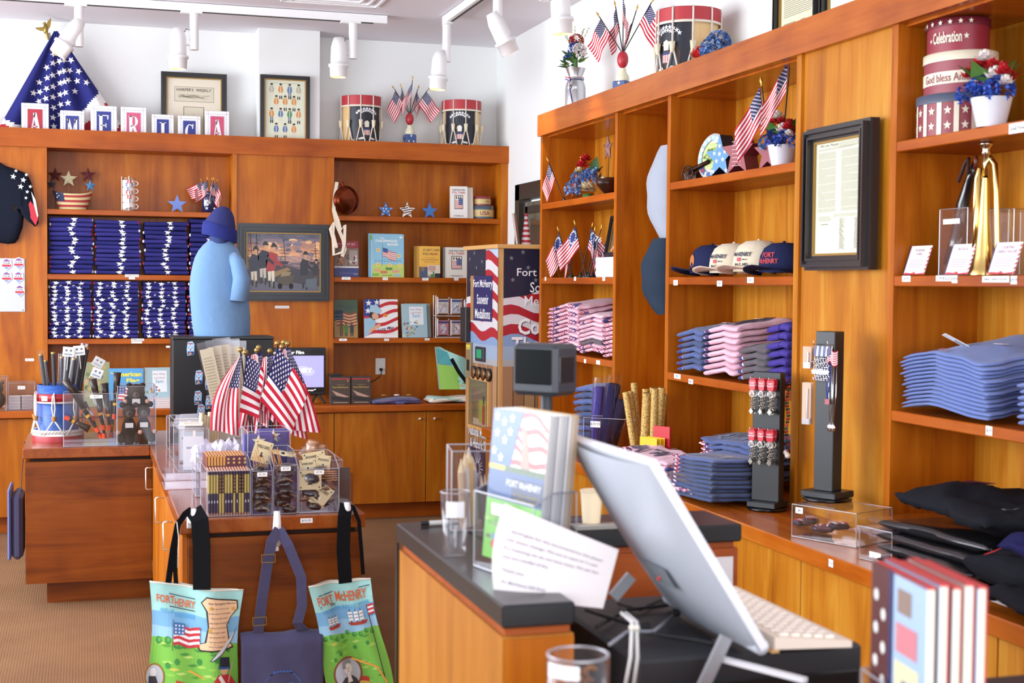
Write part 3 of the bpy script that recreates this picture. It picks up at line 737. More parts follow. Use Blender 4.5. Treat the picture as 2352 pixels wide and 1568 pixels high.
# ------ folded star-printed flags
FN,FN2=fab('2c2d6e'),fab('37357c')
def folded_flag(w,d,h,stars,seed,tint=0):
 """a folded flag seen from its rounded front edge; stars = list of (u, size, roll)"""
 R_=random.Random(seed);o=thing('folded_flag','x','folded flag');r=h/2
 ph=R_.random()*6
 def prof(s,x):
  """s: arc position around the front, -1 bottom .. 1 top"""
  bul=1+.10*sin(x*9+ph);y=-r*cos(s*pi/2)*bul;z=r+r*sin(s*pi/2)*(.96+.04*sin(x*7+ph))
  return y+.004*sin(x*13+ph*2),z+.0015*sin(x*16+ph)
 def f(m):
  N=10
  def fn(u,v):
   x=(u-.5)*w
   if v<.2:y,z=prof(-1,x);y=d*(1-v/.2)
   elif v>.8:y,z=prof(1,x);y=d*(v-.8)/.2+y
   else:y,z=prof((v-.5)/.3,x)
   return(x,y+r,z)
  m.grid(fn,10,14,FN2 if tint else FN)
  for s_ in(-1,1):
   pts=[fn(0 if s_<0 else 1,v/14)for v in range(15)];m.add(pts,[tuple(range(15))if s_<0 else tuple(range(14,-1,-1))],FN)
  def wrap(x,a):
   s=max(-1.2,min(1.2,a/(r*1.45)))
   if s>1:y,z=prof(1,x);y+=(s-1)*r*1.45
   elif s<-1:y,z=prof(-1,x);y+=(-s-1)*r*1.45
   else:y,z=prof(s,x)
   return(x,y+r-.0015,z+.0008*(1 if s>0 else-1))
  for u,sz,roll,az in stars:
   p=star2(sz,.42,roll+pi/2);n=len(p);vs=[wrap(u*w,az)]
   for a,b in p:vs.append(wrap(u*w+a*.5,az+b*.5))
   for a,b in p:vs.append(wrap(u*w+a,az+b))
   fs=[]
   for i in range(n):j=(i+1)%n;fs+=[(0,i+1,j+1),(i+1,i+1+n,j+1+n,j+1)]
   ok=[q for q in fs if not all(abs(az+([(0,0)]+[(a*.5,b*.5)for a,b in p]+p)[k][1])>r*1.7 for k in q)]
   m.add(vs,ok,c('f2f1f5',.8))
 part(o,'cloth',f)
 e=R_.choice((-1,1));col=R_.choice((RED2,RED2,'e8e4e4'))
 part(o,'edge_stripe',lambda m:m.lathe([(.001,-.004),(r*.8,-.003),(r*.85,.012),(.001,.014)],c(col,.8),10,cap=False)if 0 else m.rbox(e*w/2-.008,.002,h*.15,e*w/2+.008,.03,h*.85,c(col,.8),.006))
 return o
cols=[(110,216),(216,325),(328,434),(433,531)]
nm=['leftmost','second-from-left','third-from-left','rightmost']
def flagstack(px0,px1,zb,tops,n,label,kind,shelf):
 z0=zb;Yf=YU+.03;q0,q1=Xat(px0,Yf,zb+.2),Xat(px1,Yf,zb+.2);w=(q1-q0)*.97;H_=tops-zb;h=H_/n
 rx=random.Random(px0+shelf)
 drift=0
 for i in range(n):
  if kind==1:drift+=rx.uniform(-.01,.01);st=[(drift/w*1.5+rx.uniform(-.03,.03),.024,rx.uniform(-.35,.35),rx.uniform(-.008,.008))]
  else:
   o=rx.uniform(-.06,.02);st=[(o-.36,.022,rx.uniform(-.3,.3),rx.uniform(-.009,.009)),(o-.05,.022,rx.uniform(-.3,.3),rx.uniform(-.009,.009)),(o+.26,.022,rx.uniform(-.3,.3),rx.uniform(-.009,.009))]
   if i%3==0:st+=[(o+.12,.014,.3,.016),(o-.2,.014,.3,.016)]
  f=folded_flag(w*rx.uniform(.93,.975),.17,h*.965,st,i*7+px0,rx.random()<.5)
  f.location=((q0+q1)/2+rx.uniform(-.006,.006),Yf-.012+rx.uniform(0,.012),z0+i*h+.003);f.rotation_euler.z=rad(rx.uniform(-1.5,1.5))
  f['label']='folded navy flag, %s of the %s stack on the %s flag shelf'%(ORD[n-1-i],label,('upper','lower')[shelf]);f['group']='folded flags on the %s flag shelf'%('upper','lower')[shelf]
for k,(a,b)in enumerate(cols):
 flagstack(a,b,S2,S2+(.375,.365,.36,.385)[k],(12,13,12,12)[k],nm[k],1,0)
 flagstack(a-4*(k>0),b-4*(k<3),S3,S3+.385,(14,14,13,13)[k],nm[k],2,1)
 # shelf labels
def pl(shelf,hw,cx,px,py,w,h,txt=None,Y=None):
 q=at(px,py,y=YU-.001);price(shelf,q.x-cx,q.z-CT,w,h,-.0012,txt)
cA=(xb+xc)/2;cC=(xd+2.955)/2
pl(sa[1],0,cA,303,633,.09,.018,'LARGE FLAG');pl(sa[1],0,cA,303,639,.04,.014)
pl(sa[2],0,cA,316,780,.085,.016,'SMALL FLAG');pl(sa[2],0,cA,314,786,.07,.014)
for px,py,w in((795,639,.062),(885,640,.038),(977,641,.045),(1048,641,.033)):pl(scs[1],0,cC,px,py,w,.019,'$14.95')
for px,py,w in((788,780,.055),(888,780,.035),(981,779,.035)):pl(scs[2],0,cC,px,py,w,.016,'$9.99')
q=at(648,705,y=YU+.01);price(pm,q.x-(xc+xd)/2,q.z-CT,.098,.018,.0115,'BATTLE OF 1814')
q=at(68,826,y=YU+.01);price(pl_ if 0 else bpy.data.objects['wall_panel'],q.x-(xa+xb)/2,q.z-CT,.055,.018,.0115,'$24.95')
# ------ stars and small goods on the top shelf of the left case
def base_at(px,z,Y):return(Xat(px,Y,z),Y,z)
RUST,SKY,IVO=mat('rusty_red_tin','70383a',.55,.3),mat('blue_painted_tin','5f96c8',.5,.2),mat('ivory_tin','ddd6b0',.55,.1)
def tinstar(label,px,top,cx,R,mt,Y=9.99,z=S1):
 l=base_at(px,z,Y);zc=at(cx,top,y=Y).z-R-z
 t=thing('star_pick',label,'star decoration',l)
 dx=Xat(cx,Y,z)-l[0]
 def f(m):m.T=TR(dx,0,zc);m.star3(R,-.002,.002,mt,peak=.014,cz=0)
 part(t,'star',f);part(t,'stem',lambda m:(m.cyl((0,0,0),(dx,.006,zc),.0025,c('8a7a6a')),m.cyl((-.03,0,0.0),(.03,0,0.0025),.003,c('8a7a6a'))if R<.05 else m.cyl((0,0,0),(0,0,.004),.022,c('8a7a6a'))))
DKB=mat('dark_blue_tin','3c4a58',.55,.2)
tinstar('rusty red tin star on a stem, leftmost on the top flag-case shelf',127,385,127,.050,RUST,10.06)
tinstar('small dark grey-blue tin star on a stem left of the flag basket',118,412,118,.033,DKB,10.0)
tinstar('ivory tin star on a tall stem standing behind the flag basket',158,391,158,.058,IVO,10.0)
tinstar('rusty red tin star on a stem behind the blue one, right of the basket',201,383,202,.055,RUST,10.06)
tinstar('small sky-blue tin star on a stem right of the flag basket',209,412,208,.042,SKY,10.0)
def bask(m):
 p=1
 def fn(u,v):
  a=2*pi*u;sx=.085+.045*v;z=v*(.105+.025*abs(cos(a))**3*v);rib=1+.012*sin(v*44)
  return(sx*cos(a)*rib,.055*(1+.25*v)*sin(a)*rib,z)
 def cmm(u,v):
  a=2*pi*u;front=sin(a)<.2
  if cos(a)<-.45 and v>.5:return c('2c3558',.8)
  return c('a63a3a',.85)if int(v*6.5)%2 else c('d8c490',.85)
 m.grid(fn,40,20,cmm);m.lathe([(.001,.004),(.08,.004)],c('b09858'),20,1,.6,cap=False)
 for x,z in((-.088,.09),(-.10,.105),(-.075,.108),(-.098,.08)):m.star(x,z,.006,c('e8e4d8'),-.052)
t=thing('basket','woven stars-and-stripes basket on the top shelf of the flag case','basket',base_at(167,S1,9.945));part(t,'weave',bask)
t=thing('mug_stack','wire-racked tower of four white flag-printed mugs on the top flag-case shelf','mug tower',base_at(296,S1,9.96))
for i in range(4):
 z=.006+i*.052
 mg=part(t,'mug',lambda m:(m.lathe([(.036,z),(.042,z+.004),(.042,z+.048),(.036,z+.05)],c('f4ede4',.25),28),[m.add([((.0426)*sin(a0+da),-(.0426)*cos(a0+da),z+zz)for da,zz in((0,h0),(.22,h0),(.22,h1),(0,h1))],[(0,1,2,3)],c(cc))for a0,h0,h1,cc in([(-.5+.22*j,.004+.02*(j%2),.02+.02*(j%2)+.01,('d05048','f0e0d8','c84840','5878b0')[(j+i)%4])for j in range(5)]if i else[(-.6,.002,.012,'c85040'),(-.3,.008,.014,'5c8a4a'),(.1,.002,.02,'b8584a'),(.3,.012,.02,'4c8048')])]))
 part(mg,'handle',lambda m:m.tube([(.040+.021*sin(pi*k/8),0,z+.012+.030*(1-cos(pi*k/8))/2)for k in range(9)],.0045,c('f4ede4',.25),8))
part(t,'wire_rack',lambda m:[m.cyl((x,y,0),(x,y,.235),.0018,STEEL)for x,y in((-.047,.0),(.0,.047),(.0,-.047))]+[m.tube([(.047*cos(k*pi/8),.047*sin(k*pi/8),zz)for k in range(17)],.0018,STEEL,6)for zz in(.003,.222)]+[m.tube([(-.03,-.047,0.002),(-.02,-.05,.02),(.02,-.05,.02),(.03,-.047,.002)],.0018,STEEL,6)])
def woodstar(label,px,R,Y,z,f1,mt,edge=None,dec=None,d=.022,rz=0,X=None):
 loc=base_at(px,z,Y)if X is None else(X,Yat(px,X,z),z)
 t=thing('wooden_star',label,'star decoration',loc,rz if X is None else RR+rz)
 def f(m):
  m.star3(R,0,d,mt,edge or mt)
  if dec:dec(m,R,R*cos(pi/5))
 part(t,'block',f);return t
woodstar('plain periwinkle-blue wooden star, alone beside the flag jar',407,.067,9.96,S1,0,c('6f88cc',.6),c('8a94b8'))
def dec_stars(m,R,cz):
 for x,z,r in((0,.55,.1),(-.32,.22,.12),(.05,.18,.13),(.62,.25,.1),(-.22,-.1,.13),(.28,-.12,.12),(-.38,-.45,.12),(.45,-.55,.12),(-.6,.28,.08)):m.star(x*R,cz+z*R,r*R,c('f2f0ec'),-.0008)
def dec_str(m,R,cz):
 p=[(a,b+cz)for a,b in star2(R)]
 for k in range(-4,5):
  zc_=cz+k*R*.26
  for i in range(14):
   x=-R+2*R*i/14;x2=x+R/7
   def ins(x,z):
    n=len(p);w_=False
    for i_ in range(n):
     (x1,y1),(x2_,y2)=p[i_],p[i_-1]
     if(y1>z)!=(y2>z)and x<(x2_-x1)*(z-y1)/(y2-y1)+x1:w_=not w_
    return w_
   z_=zc_+.12*R*sin(x/R*2.5)
   if all(ins(*q)for q in((x+.001,z_),(x2-.001,z_),(x+.001,z_+R*.11),(x2-.001,z_+R*.11))):m.add([(x,-.0008,z_),(x2,-.0008,zc_+.12*R*sin(x2/R*2.5)),(x2,-.0008,zc_+.12*R*sin(x2/R*2.5)+R*.12),(x,-.0008,z_+R*.12)],[(0,1,2,3)],c('4c2630'))
woodstar('blue wooden star with white stars, left of the striped star',886,.060,9.95,S1,0,c('3f70b4',.55),c('8a6a8a'),dec_stars)
woodstar('white wooden star with wavy dark stripes between two blue stars',935,.062,9.95,S1,0,c('efe9e0',.6),c('5a3038'),dec_str)
woodstar('plain blue wooden star right of the striped star',987,.061,9.95,S1,0,c('3f72b8',.6),c('4a6a98'))
t=thing('jar','navy glass jar bunched with small striped flags on the top flag-case shelf','jar',base_at(481,S1,9.94))
NG=mat('navy_glass','16204a',.08,spec=.8,coat=.6)
part(t,'glass_body',lambda m:(m.lathe([(.045,0),(.052,.006),(.053,.10),(.048,.115),(.034,.125),(.034,.145),(.036,.146)],NG,28,1,.8),[m.star(x,z,s_,c('d8dce8',.4),-.045)for x,z,s_ in((-.02,.08,.014),(-.018,.055,.014),(-.022,.03,.014),(.03,.03,.009))]))
part(t,'wire_bail',lambda m:m.tube([(.036,0,.13),(.06,0,.10),(.064,0,.05),(.058,0,.02)],.0016,STEEL,6))
for i,(an,s_,dr)in enumerate(((-30,-1,25),(-8,-1,40),(8,1,62),(28,1,70),(14,-1,80))):
 tip=(sin(rad(an))*.10,-.01-.008*i,.14+.085*cos(rad(an)))
 fl=part(t,'small_flag',lambda m:flag(m,.12,.085,tip,rad(an),1.0,None,i*1.3,rad(dr),s_));part(fl,'staff',lambda m:(m.cyl((0,-.01,.10),tip,.002,WOODBLK),spear(m,tip[0],tip[1],tip[2],rad(an),.7)))
 # ------ books
PAPER=c('eee8da',.8)
def book(label,px0,px1,zb,h,Y,th,cov,art=None,lean=4,rz=0,n=1,name='book',cat='book',X=None,w=None,group=None,spine=None,dz=0):
 if X is None:xa_,xb_=Xat(px0,Y,zb),Xat(px1,Y,zb);w=xb_-xa_ if w is None else w;loc=((xa_+xb_)/2,Y,zb);r0=rz
 else:loc=(X,Yat((px0+px1)/2,X,zb),zb);r0=RR+rz
 loc=(loc[0],loc[1],loc[2]+th*sin(rad(lean)))
 t=thing(name,label,cat,loc);t.rotation_euler=(-rad(lean),0,r0)
 if group:t['group']=group
 cm=c(cov,.35)if isinstance(cov,str)else cov
 def f(m):
  m.box(-w/2,0,0,w/2,.0015,h,cm);m.box(-w/2,th-.0015,0,w/2,th,h,cm);m.box(-w/2,0,0,-w/2+.0015,th,h,c(spine,.35)if spine else cm)
  if art:art(m,w,h)
 part(t,'cover',f);part(t,'page_block',lambda m:m.box(-w/2+.002,.0016,.002,w/2-.003,th-.0016,h-.002,PAPER))
 return t
def art_flagstill(m,w,h,y=-.0006):
 k=c('2b2d44');r=c('c0343a')
 m.text('OUR FLAG WAS',0,h*.885,k,w=w*.72,h=h*.055,y=y,off=.02);m.text('STILL THERE',0,h*.80,r,w=w*.74,h=h*.065,y=y,off=.02)
 m.rect(-w*.24,h*.28,w*.25,h*.72,k,y);m.rect(-w*.21,h*.30,w*.22,h*.70,c('e9e2d4'),y-.0003)
 for i in range(6):m.rect(-w*.20,h*(.31+.045*i),w*.21,h*(.33+.045*i),r,y-.0006)
 m.rect(.0,h*.42,w*.215,h*.62,c('34508c'),y-.0008)
 for i in range(3):
  for j in range(3):m.star(w*(.04+.065*i),h*(.455+.06*j),w*.02,c('f0ece4'),y-.0011)
 for x in(-.13,0,.12):m.rect(w*(x-.035),h*.60,w*(x+.035),h*.69,c('3c3c4a'),y-.0010);m.disc(w*x,h*.67,w*.03,w*.03,c('d0a888'),y-.0013,8)
 m.text('TOM McMILLAN',0,h*.07,k,w=w*.56,h=h*.035,y=y,off=.02)
def art_hear(m,w,h,y=-.0006):
 k=c('33323c');m.rect(-w/2,h*.40,w/2,h,c('eab44e',.4),y);m.text('O SAY CAN',.01,h*.88,k,w=w*.78,h=h*.075,y=y-.0004,off=.015)
 m.text('YOU',-w*.21,h*.755,k,w=w*.30,h=h*.075,y=y-.0004,off=.015);m.text('HEAR?',w*.2,h*.755,c('8a3030'),w=w*.42,h=h*.075,y=y-.0004,off=.015)
 m.text('A Cultural Biography of',0,h*.635,c('a87830'),w=w*.6,y=y-.0004);m.text('THE STAR-SPANGLED BANNER',0,h*.57,k,w=w*.8,h=h*.035,y=y-.0004);m.text('MARK CLAGUE',0,h*.50,c('b04828'),w=w*.5,h=h*.035,y=y-.0004)
 m.rect(-w/2,0,-.1*w,h*.34,c('4c5872'),y);m.rect(-.1*w,.02,w/2,h*.40,c('d8cdb8'),y-.0002);m.disc(-w*.34,h*.27,w*.09,h*.07,c('8a6a52'),y-.0004)
 for i in range(5):m.rect(w*(-.05+.07*i),h*.22,w*(-.02+.07*i),h*.38,c('a83848'),y-.0005)
 m.rect(w*.05,h*.0,w*.22,h*.2,c('4c8050'),y-.0006);m.rect(w*.24,0,w/2,h*.14,c('2c2c34'),y-.0007);m.disc(w*.1,h*.15,w*.05,h*.03,c('f0eee8'),y-.0009);m.rect(-w*.1,0,w*.04,h*.06,c('7c8ca8'),y-.0008)
def art_spier(m,w,h,y=-.0006):
 wt=c('f1f1ec')
 m.rect(-w*.44,h*.30,w/2,h,c('8ec0d8',.35),y);m.rect(-w*.44,0,w/2,h*.30,c('b8cc6a',.35),y)
 m.text('The',-w*.15,h*.905,wt,w=w*.12,y=y-.0004,off=.02);m.text('STAR-SPANGLED',-w*.02,h*.845,wt,w=w*.66,h=h*.055,y=y-.0004,off=.03);m.text('BANNER',w*.17,h*.765,wt,w=w*.33,h=h*.055,y=y-.0004,off=.03)
 m.line([(-w*.14,h*.77),(-w*.15,h*.28)],.002,c('4a5a70'),y-.0006)
 for i in range(9):
  x0,x1=-w*.13,w*.26
  pts=[(x0+(x1-x0)*u/6,h*(.50+.021*i)-h*.12*u/6+h*.012*sin(u*1.4))for u in range(7)];m.line(pts,h*.022,c('c84040')if i%2==0 else wt,y-.0008-.00002*i)
 m.poly([(-w*.13,h*.60),(w*.02,h*.56),(w*.02,h*.66),(-w*.13,h*.69)],c('3c5c98'),y-.0012)
 for x,z in((-.27,.63),(.35,.50),(-.28,.30),(.08,.28),(.38,.28)):m.disc(w*x,h*z,w*.055,w*.055,c('f4d88a'),y-.0005);m.disc(w*x,h*z,w*.03,w*.03,c('e89838'),y-.0008)
 for i in range(9):m.line([(w*(-.35+.09*i),h*.37),(w*(-.33+.09*i),h*.42)],.0012,c('48607c'),y-.0007);m.rect(w*(-.37+.09*i),h*.37,w*(-.31+.09*i),h*.378,c('48607c'),y-.0007)
 for x,z,cc in((-.3,.16,'d8a878'),(-.1,.12,'c87858'),(.25,.14,'d89888'),(.05,.2,'5c8a48'),(-.35,.06,'88b048'),(.3,.05,'98b8c8')):m.rect(w*(x-.1),h*(z-.03),w*(x+.1),h*(z+.03),c(cc),y-.0005)
 m.text('PETER SPIER',0,h*.045,c('5c7050'),w=w*.3,y=y-.0009);m.rect(-w/2,h*.86,-w*.45,h*.98,c('7cb048'),y-.0008);m.disc(w*.41,h*.93,w*.045,h*.022,wt,y-.0006)
def art_1812(m,w,h,y=-.0006):
 m.rect(-w/2,h*.80,w/2,h,c('9a2f3c',.4),y);m.text('THE WAR OF 1812',-w*.03,h*.91,c('e8dcd0'),w=w*.8,h=h*.06,y=y-.0004);m.text('OFFICIAL NATIONAL PARK HANDBOOK',0,h*.845,c('d09890'),w=w*.6,y=y-.0004)
 m.rect(-w/2,h*.29,w/2,h*.80,c('8a7468'),y-.0002);m.rect(w*.12,h*.34,w*.46,h*.74,c('a89c94'),y-.0004)
 for i in range(24):
  x,z=random.uniform(-.45,.1)*w,random.uniform(.32,.62)*h;m.disc(x,z,w*.04,h*.035,c(random.choice(['c87848','7a4a3c','5c5860','a8886a','d0a070','8c3838'])),y-.0006-.00001*i,8)
 for i in range(9):
  x,z=random.uniform(.16,.42)*w,random.uniform(.38,.58)*h;m.disc(x,z,w*.03,h*.04,c(random.choice(['9c3434','3c4460','e0d8d0','584840'])),y-.0007-.00001*i,8)
 m.rect(-w/2,h*.25,w/2,h*.29,c('e8e4de'),y-.0003);m.rect(-w/2,0,w/2,h*.25,c('3c4278',.4),y-.0002);m.text('NATIONAL PARK SERVICE',.0,h*.10,c('8a8eb8'),w=w*.6,y=y-.0005);m.text('1812',w*.38,h*.08,c('c8c8dc'),w=w*.16,y=y-.0005)
YS=YU+.055
book('white book standing open-backed on the top shelf beside the stacked hat boxes',1034,1073,S1,.233,YS+.02,.032,'e6e2dc',art_flagstill,7,rad(-10))
book('thick book edge showing behind the white book on the top shelf',1073,1086,S1,.228,YS+.035,.03,'ded6cc',None,8,rad(-4),w=.05)
def hatbox(m,r,z0,z1,lid,side,band,sx=1,sy=.8):
 m.lathe([(r,z0),(r,z1-.03)],side,40,sx,sy,cap=True)
for lb,cx,r,z0,z1,cl,cs,txt in(('round blue and cream tin box lettered USA on the top shelf',1110,.080,0,.098,'4c5a68','cdb478','USA'),('small round red and cream tin box on top of the USA tin',1108,.063,.098,.168,'8c3a40','cdb478','OLD')):
 t=thing('round_tin',lb,'round box',(Xat(cx,YS+.08,S1),YS+.08,S1+z0));H_=z1-z0
 part(t,'body',lambda m:(m.lathe([(r,0),(r,H_-.005)],c(cs,.5),40),m.lathe([(r*1.004,0),(r*1.004,H_*.18)],c(cl,.5),40,cap=False),m.text(txt,0,0,c('8c3038')if r>.07 else c('3c4048'),w=r*(.9 if r>.07 else.5),off=.02,fn=lambda p,q:(r*1.006*sin(p/r+(0 if r>.07 else.45)-.12),-r*1.006*cos(p/r+(0 if r>.07 else.45)-.12),H_*.44+q))))
 part(t,'lid',lambda m:m.lathe([(r*1.03,H_*.70),(r*1.03,H_),(.001,H_)],c(cl,.5),40,cap=False))
 part(t,'string',lambda m:m.tube([(r*1.04*sin(.6),-r*1.04*cos(.6),0),(r*1.05*sin(.6),-r*1.05*cos(.6),H_)],.0015,c('c8b070')))
book('handbook with a red title band, left end of the middle book shelf',768,824,S2,.255,YS,.018,'7a6a64',art_1812,5)
book('tall sky-blue picture book with a flag on the middle shelf, front copy',851,928,S2,.308,YS-.01,.006,'9cc8dc',art_spier,3)
book('tall sky-blue picture book mostly hidden behind the front copy',846,924,S2,.312,YS+.002,.006,'86b8cc',None,3)
for i in range(3):book(('yellow paperback with dark lettering, front copy on the middle shelf','yellow paperback peeking out behind the front copy','yellow paperback rearmost of three on the middle shelf')[i],963-6*i,1011-6*i,S2,.227,YS+.028*i,.024,('e8ae48','c89848','b88a40')[i],art_hear if i==0 else None,2,spine='caa048',group='yellow paperbacks')
book('white book with the red title words, front copy on the middle shelf',1024,1073,S2,.222,YS,.03,'e2dbd0',art_flagstill,2)
book('grey book spine behind the white book on the middle shelf',1017,1066,S2,.222,YS+.035,.03,'9a948c',None,2)
# lower book shelf
def art_green(m,w,h,y=-.0006):
 m.rect(-w/2,h*.45,w/2,h,c('3c5238',.35),y);m.rect(-w/2,0,w/2,h*.45,c('9c7a3c',.35),y)
 m.text('Francis Scott',0,h*.84,c('2c3c5c'),w=w*.8,y=y-.0004,shear=.3);m.text('King',.02,h*.76,c('2c3c5c'),w=w*.3,y=y-.0004)
 for i in range(9):m.line([(-w*.4+w*.85*u/8,h*(.32+.04*i)+h*.03*sin(u*.9))for u in range(9)],h*.038,c('8c3c30')if i%2==0 else c('c8a880'),y-.0006)
 m.rect(-w*.48,h*.46,-w*.12,h*.72,c('2c3c54'),y-.001)
 for i in range(10):m.star(w*(-.44+.07*(i%5)),h*(.51+.09*(i//5)),w*.02,c('d8d0b0'),y-.0013)
 for x,cc in((.0,'487838'),(.24,'343c48'),(-.2,'6a5838')):m.poly([(w*(x-.07),h*.12),(w*(x+.08),h*.12),(w*(x+.09),h*.34),(w*(x-.08),h*.34)],c(cc),y-.0015);m.disc(w*x,h*.38,w*.05,h*.04,c('6a3c2c'),y-.0017,8);m.rect(w*(x-.05),h*.04,w*(x-.01),h*.14,c('2c3448'),y-.0012);m.rect(w*(x+.02),h*.04,w*(x+.06),h*.14,c('2c3448'),y-.0012)
def art_wave(m,w,h,y=-.0006):
 r,wt=c('c8343c',.35),c('f1eeec',.35)
 m.rect(-w/2,0,w/2,h,wt,y)
 for k in(0,.22,.44,.66,.88):m.add([p for u in range(9)for p in((-w/2+w*u/8,y-.0003,min(h,h*(k+.02)+h*.04*sin(u*.8+k*5)+h*.18*(u/8))),(-w/2+w*u/8,y-.0003,min(h,h*(k+.11)+h*.04*sin(u*.8+k*5)+h*.18*(u/8))))],[(2*i,2*i+2,2*i+3,2*i+1)for i in range(8)],r)
 m.rect(-w/2,h*.56,-.04*w,h,c('2c448c',.35),y-.0008)
 for x,z,s_ in((-.36,.9,.1),(-.12,.92,.09),(-.38,.7,.1),(-.15,.64,.07),(-.27,.8,.07)):m.star(w*x,h*z,w*s_,wt,y-.0011,.3)
 m.disc(-w*.22,h*.58,w*.13,h*.13,c('2c2a2e'),y-.0014);m.disc(-w*.17,h*.56,w*.10,h*.09,c('d8a888'),y-.0017);m.poly([(-w*.36,h*.68),(-w*.05,h*.62),(w*.02,h*.70),(-w*.12,h*.86),(-w*.3,h*.84)],c('a8c8dc'),y-.002)
 m.poly([(-w/2,h*.02),(-w*.3,h*.12),(-w*.14,h*.4),(-w*.3,h*.52),(-w/2,h*.50)],c('98c0d8'),y-.0018);m.line([(-w*.35,h*.16),(-w*.12,h*.30),(-w*.02,h*.33)],w*.09,c('d8a888'),y-.002)
 m.disc(w*.12,h*.58,w*.07,h*.045,c('e08838'),y-.0013)
 m.text('Long May',w*.14,h*.23,c('2c3a70'),w=w*.5,y=y-.0022,shear=.35,off=.008,rot=.15);m.text('She Wave',w*.22,h*.09,wt,w=w*.5,y=y-.0022,shear=.35,off=.012,rot=.12)
def art_rwb(m,w,h,y=-.0006):
 m.rect(-w/2,0,w/2,h,c('a8c4cc',.25),y);m.rect(-w*.2,h*.38,w*.36,h*.92,c('e8f0f4',.3),y-.0003);m.text('Red, White,',.07*w,h*.83,c('c87080'),w=w*.46,y=y-.0006,shear=.3);m.text('and Uncle',.07*w,h*.74,c('c87080'),w=w*.42,y=y-.0006,shear=.3);m.text('Sam',.07*w,h*.65,c('5888b8'),w=w*.3,y=y-.0006)
 for i in range(26):m.disc(random.uniform(-.45,.1)*w,random.uniform(.05,.5)*h,w*.045,h*.03,c(random.choice(['c8a860','b0583c','6c94ac','88985c','d8cc98','5878a0'])),y-.0004-.00001*i,7)
book('dark green picture book with children before a flag, lower book shelf',768,822,S3,.27,YS,.012,'4a5838',art_green,5)
book('red-striped picture book of a girl sewing, centre of the lower book shelf',836,915,S3,.275,YS,.012,'b8404c',art_wave,4,rad(4))
book('pale blue picture book with a glossy cover, front copy on the lower book shelf',924,983,S3,.245,YS,.008,'a8c8d4',art_rwb,9,rad(4))
book('pale blue picture book edge behind the glossy front copy',932,991,S3,.245,YS+.03,.02,'98b0b0',None,9,rad(4))
# hanging packet racks
for lb,zz,z0 in(('upper wire rack tray of bagged jewellery cards on the lower book shelf',.16,.155),('lower wire rack tray of bagged jewellery cards on the lower book shelf',.0,0)):
 x0_=Xat(1001,YS,S3);t=thing('card_rack',lb,'card rack',(x0_,YS,S3+z0))
 part(t,'wire_tray',lambda m:(m.box(0,0,0,.30,.08,.004,c('d8dce0',.3)),m.cyl((0,0,0),(0,0,.15),.003,STEEL),m.cyl((0,.075,0),(0,.075,.15),.003,STEEL),m.cyl((.3,0,0),(.3,0,.15),.003,STEEL)))
 for i in range(3):
  pk=part(t,'packet',lambda m:m.rbox(.012+i*.10,.01,.006,.105+i*.10,.03,.145-.01*i,FILM,.006))
  part(pk,'card',lambda m:(m.rect(.02+i*.10,.02,.098+i*.10,.125,c(('dcd4cc','c8cad0','d0d4dc')[i]if zz else('cc8c98','d0b8b0','c8c4d0')[i]),.018),m.rect(.022+i*.10,.105,.096+i*.10,.117,c('2c3c78'),.017),m.disc(.06+i*.10,.07,.024,.026,c('e8e4e8'),.0165),m.rect(.045+i*.10,.03,.075+i*.10,.06,c('e4dcec'),.0163),[m.line([(.03+i*.1+.06*random.random(),.03+.07*random.random()),(.03+i*.1+.06*random.random(),.03+.07*random.random())],.003,c(random.choice(['8a8c60','b89058','98a0b8','9c5058'])),.0161)for _ in range(7)]))
  # copper canteen hanging on a strap from the divider
q=at(794,460,y=YU-.03);hk=at(774,418,y=YU-.03)
t=thing('canteen','round copper canteen hanging by a white canvas strap','canteen',(hk.x,YU-.03,hk.z));COP=mat('dark_copper','6c2c14',.22,.85)
o_=q-hk
def cn(m):m.T=TR(o_.x,-.01,o_.z)@RZ(rad(24))@RX(pi/2);m.lathe([(.001,-.030),(.075,-.028),(.098,-.012),(.102,0),(.098,.012),(.06,.028),(.001,.030)],COP,40,cap=False)
part(t,'canteen_body',cn);part(t,'spout',lambda m:m.cyl((o_.x-.02,-.01,o_.z+.095),(o_.x-.035,-.01,o_.z+.125),.014,COP))
STR=fab('e6d8c4')
part(t,'strap',lambda m:(m.strap([(0,0,0),(-.02,-.03,-.09),(-.03,-.045,-.20),(-.01,-.05,-.30),(.035,-.05,-.40),(.05,-.05,-.47),(.03,-.048,-.52)],.024,.002,STR,up=(0,1,0)),m.strap([(-.03,-.047,-.19),(.0,-.052,-.27),(.022,-.055,-.34),(.048,-.055,-.30),(.045,-.055,-.42),(.03,-.055,-.49),(-.03,-.05,-.51),(-.035,-.05,-.40),(-.055,-.052,-.33),(-.03,-.052,-.28),(-.035,-.05,-.36),(-.01,-.055,-.46)],.020,.002,STR,up=(0,1,0))))
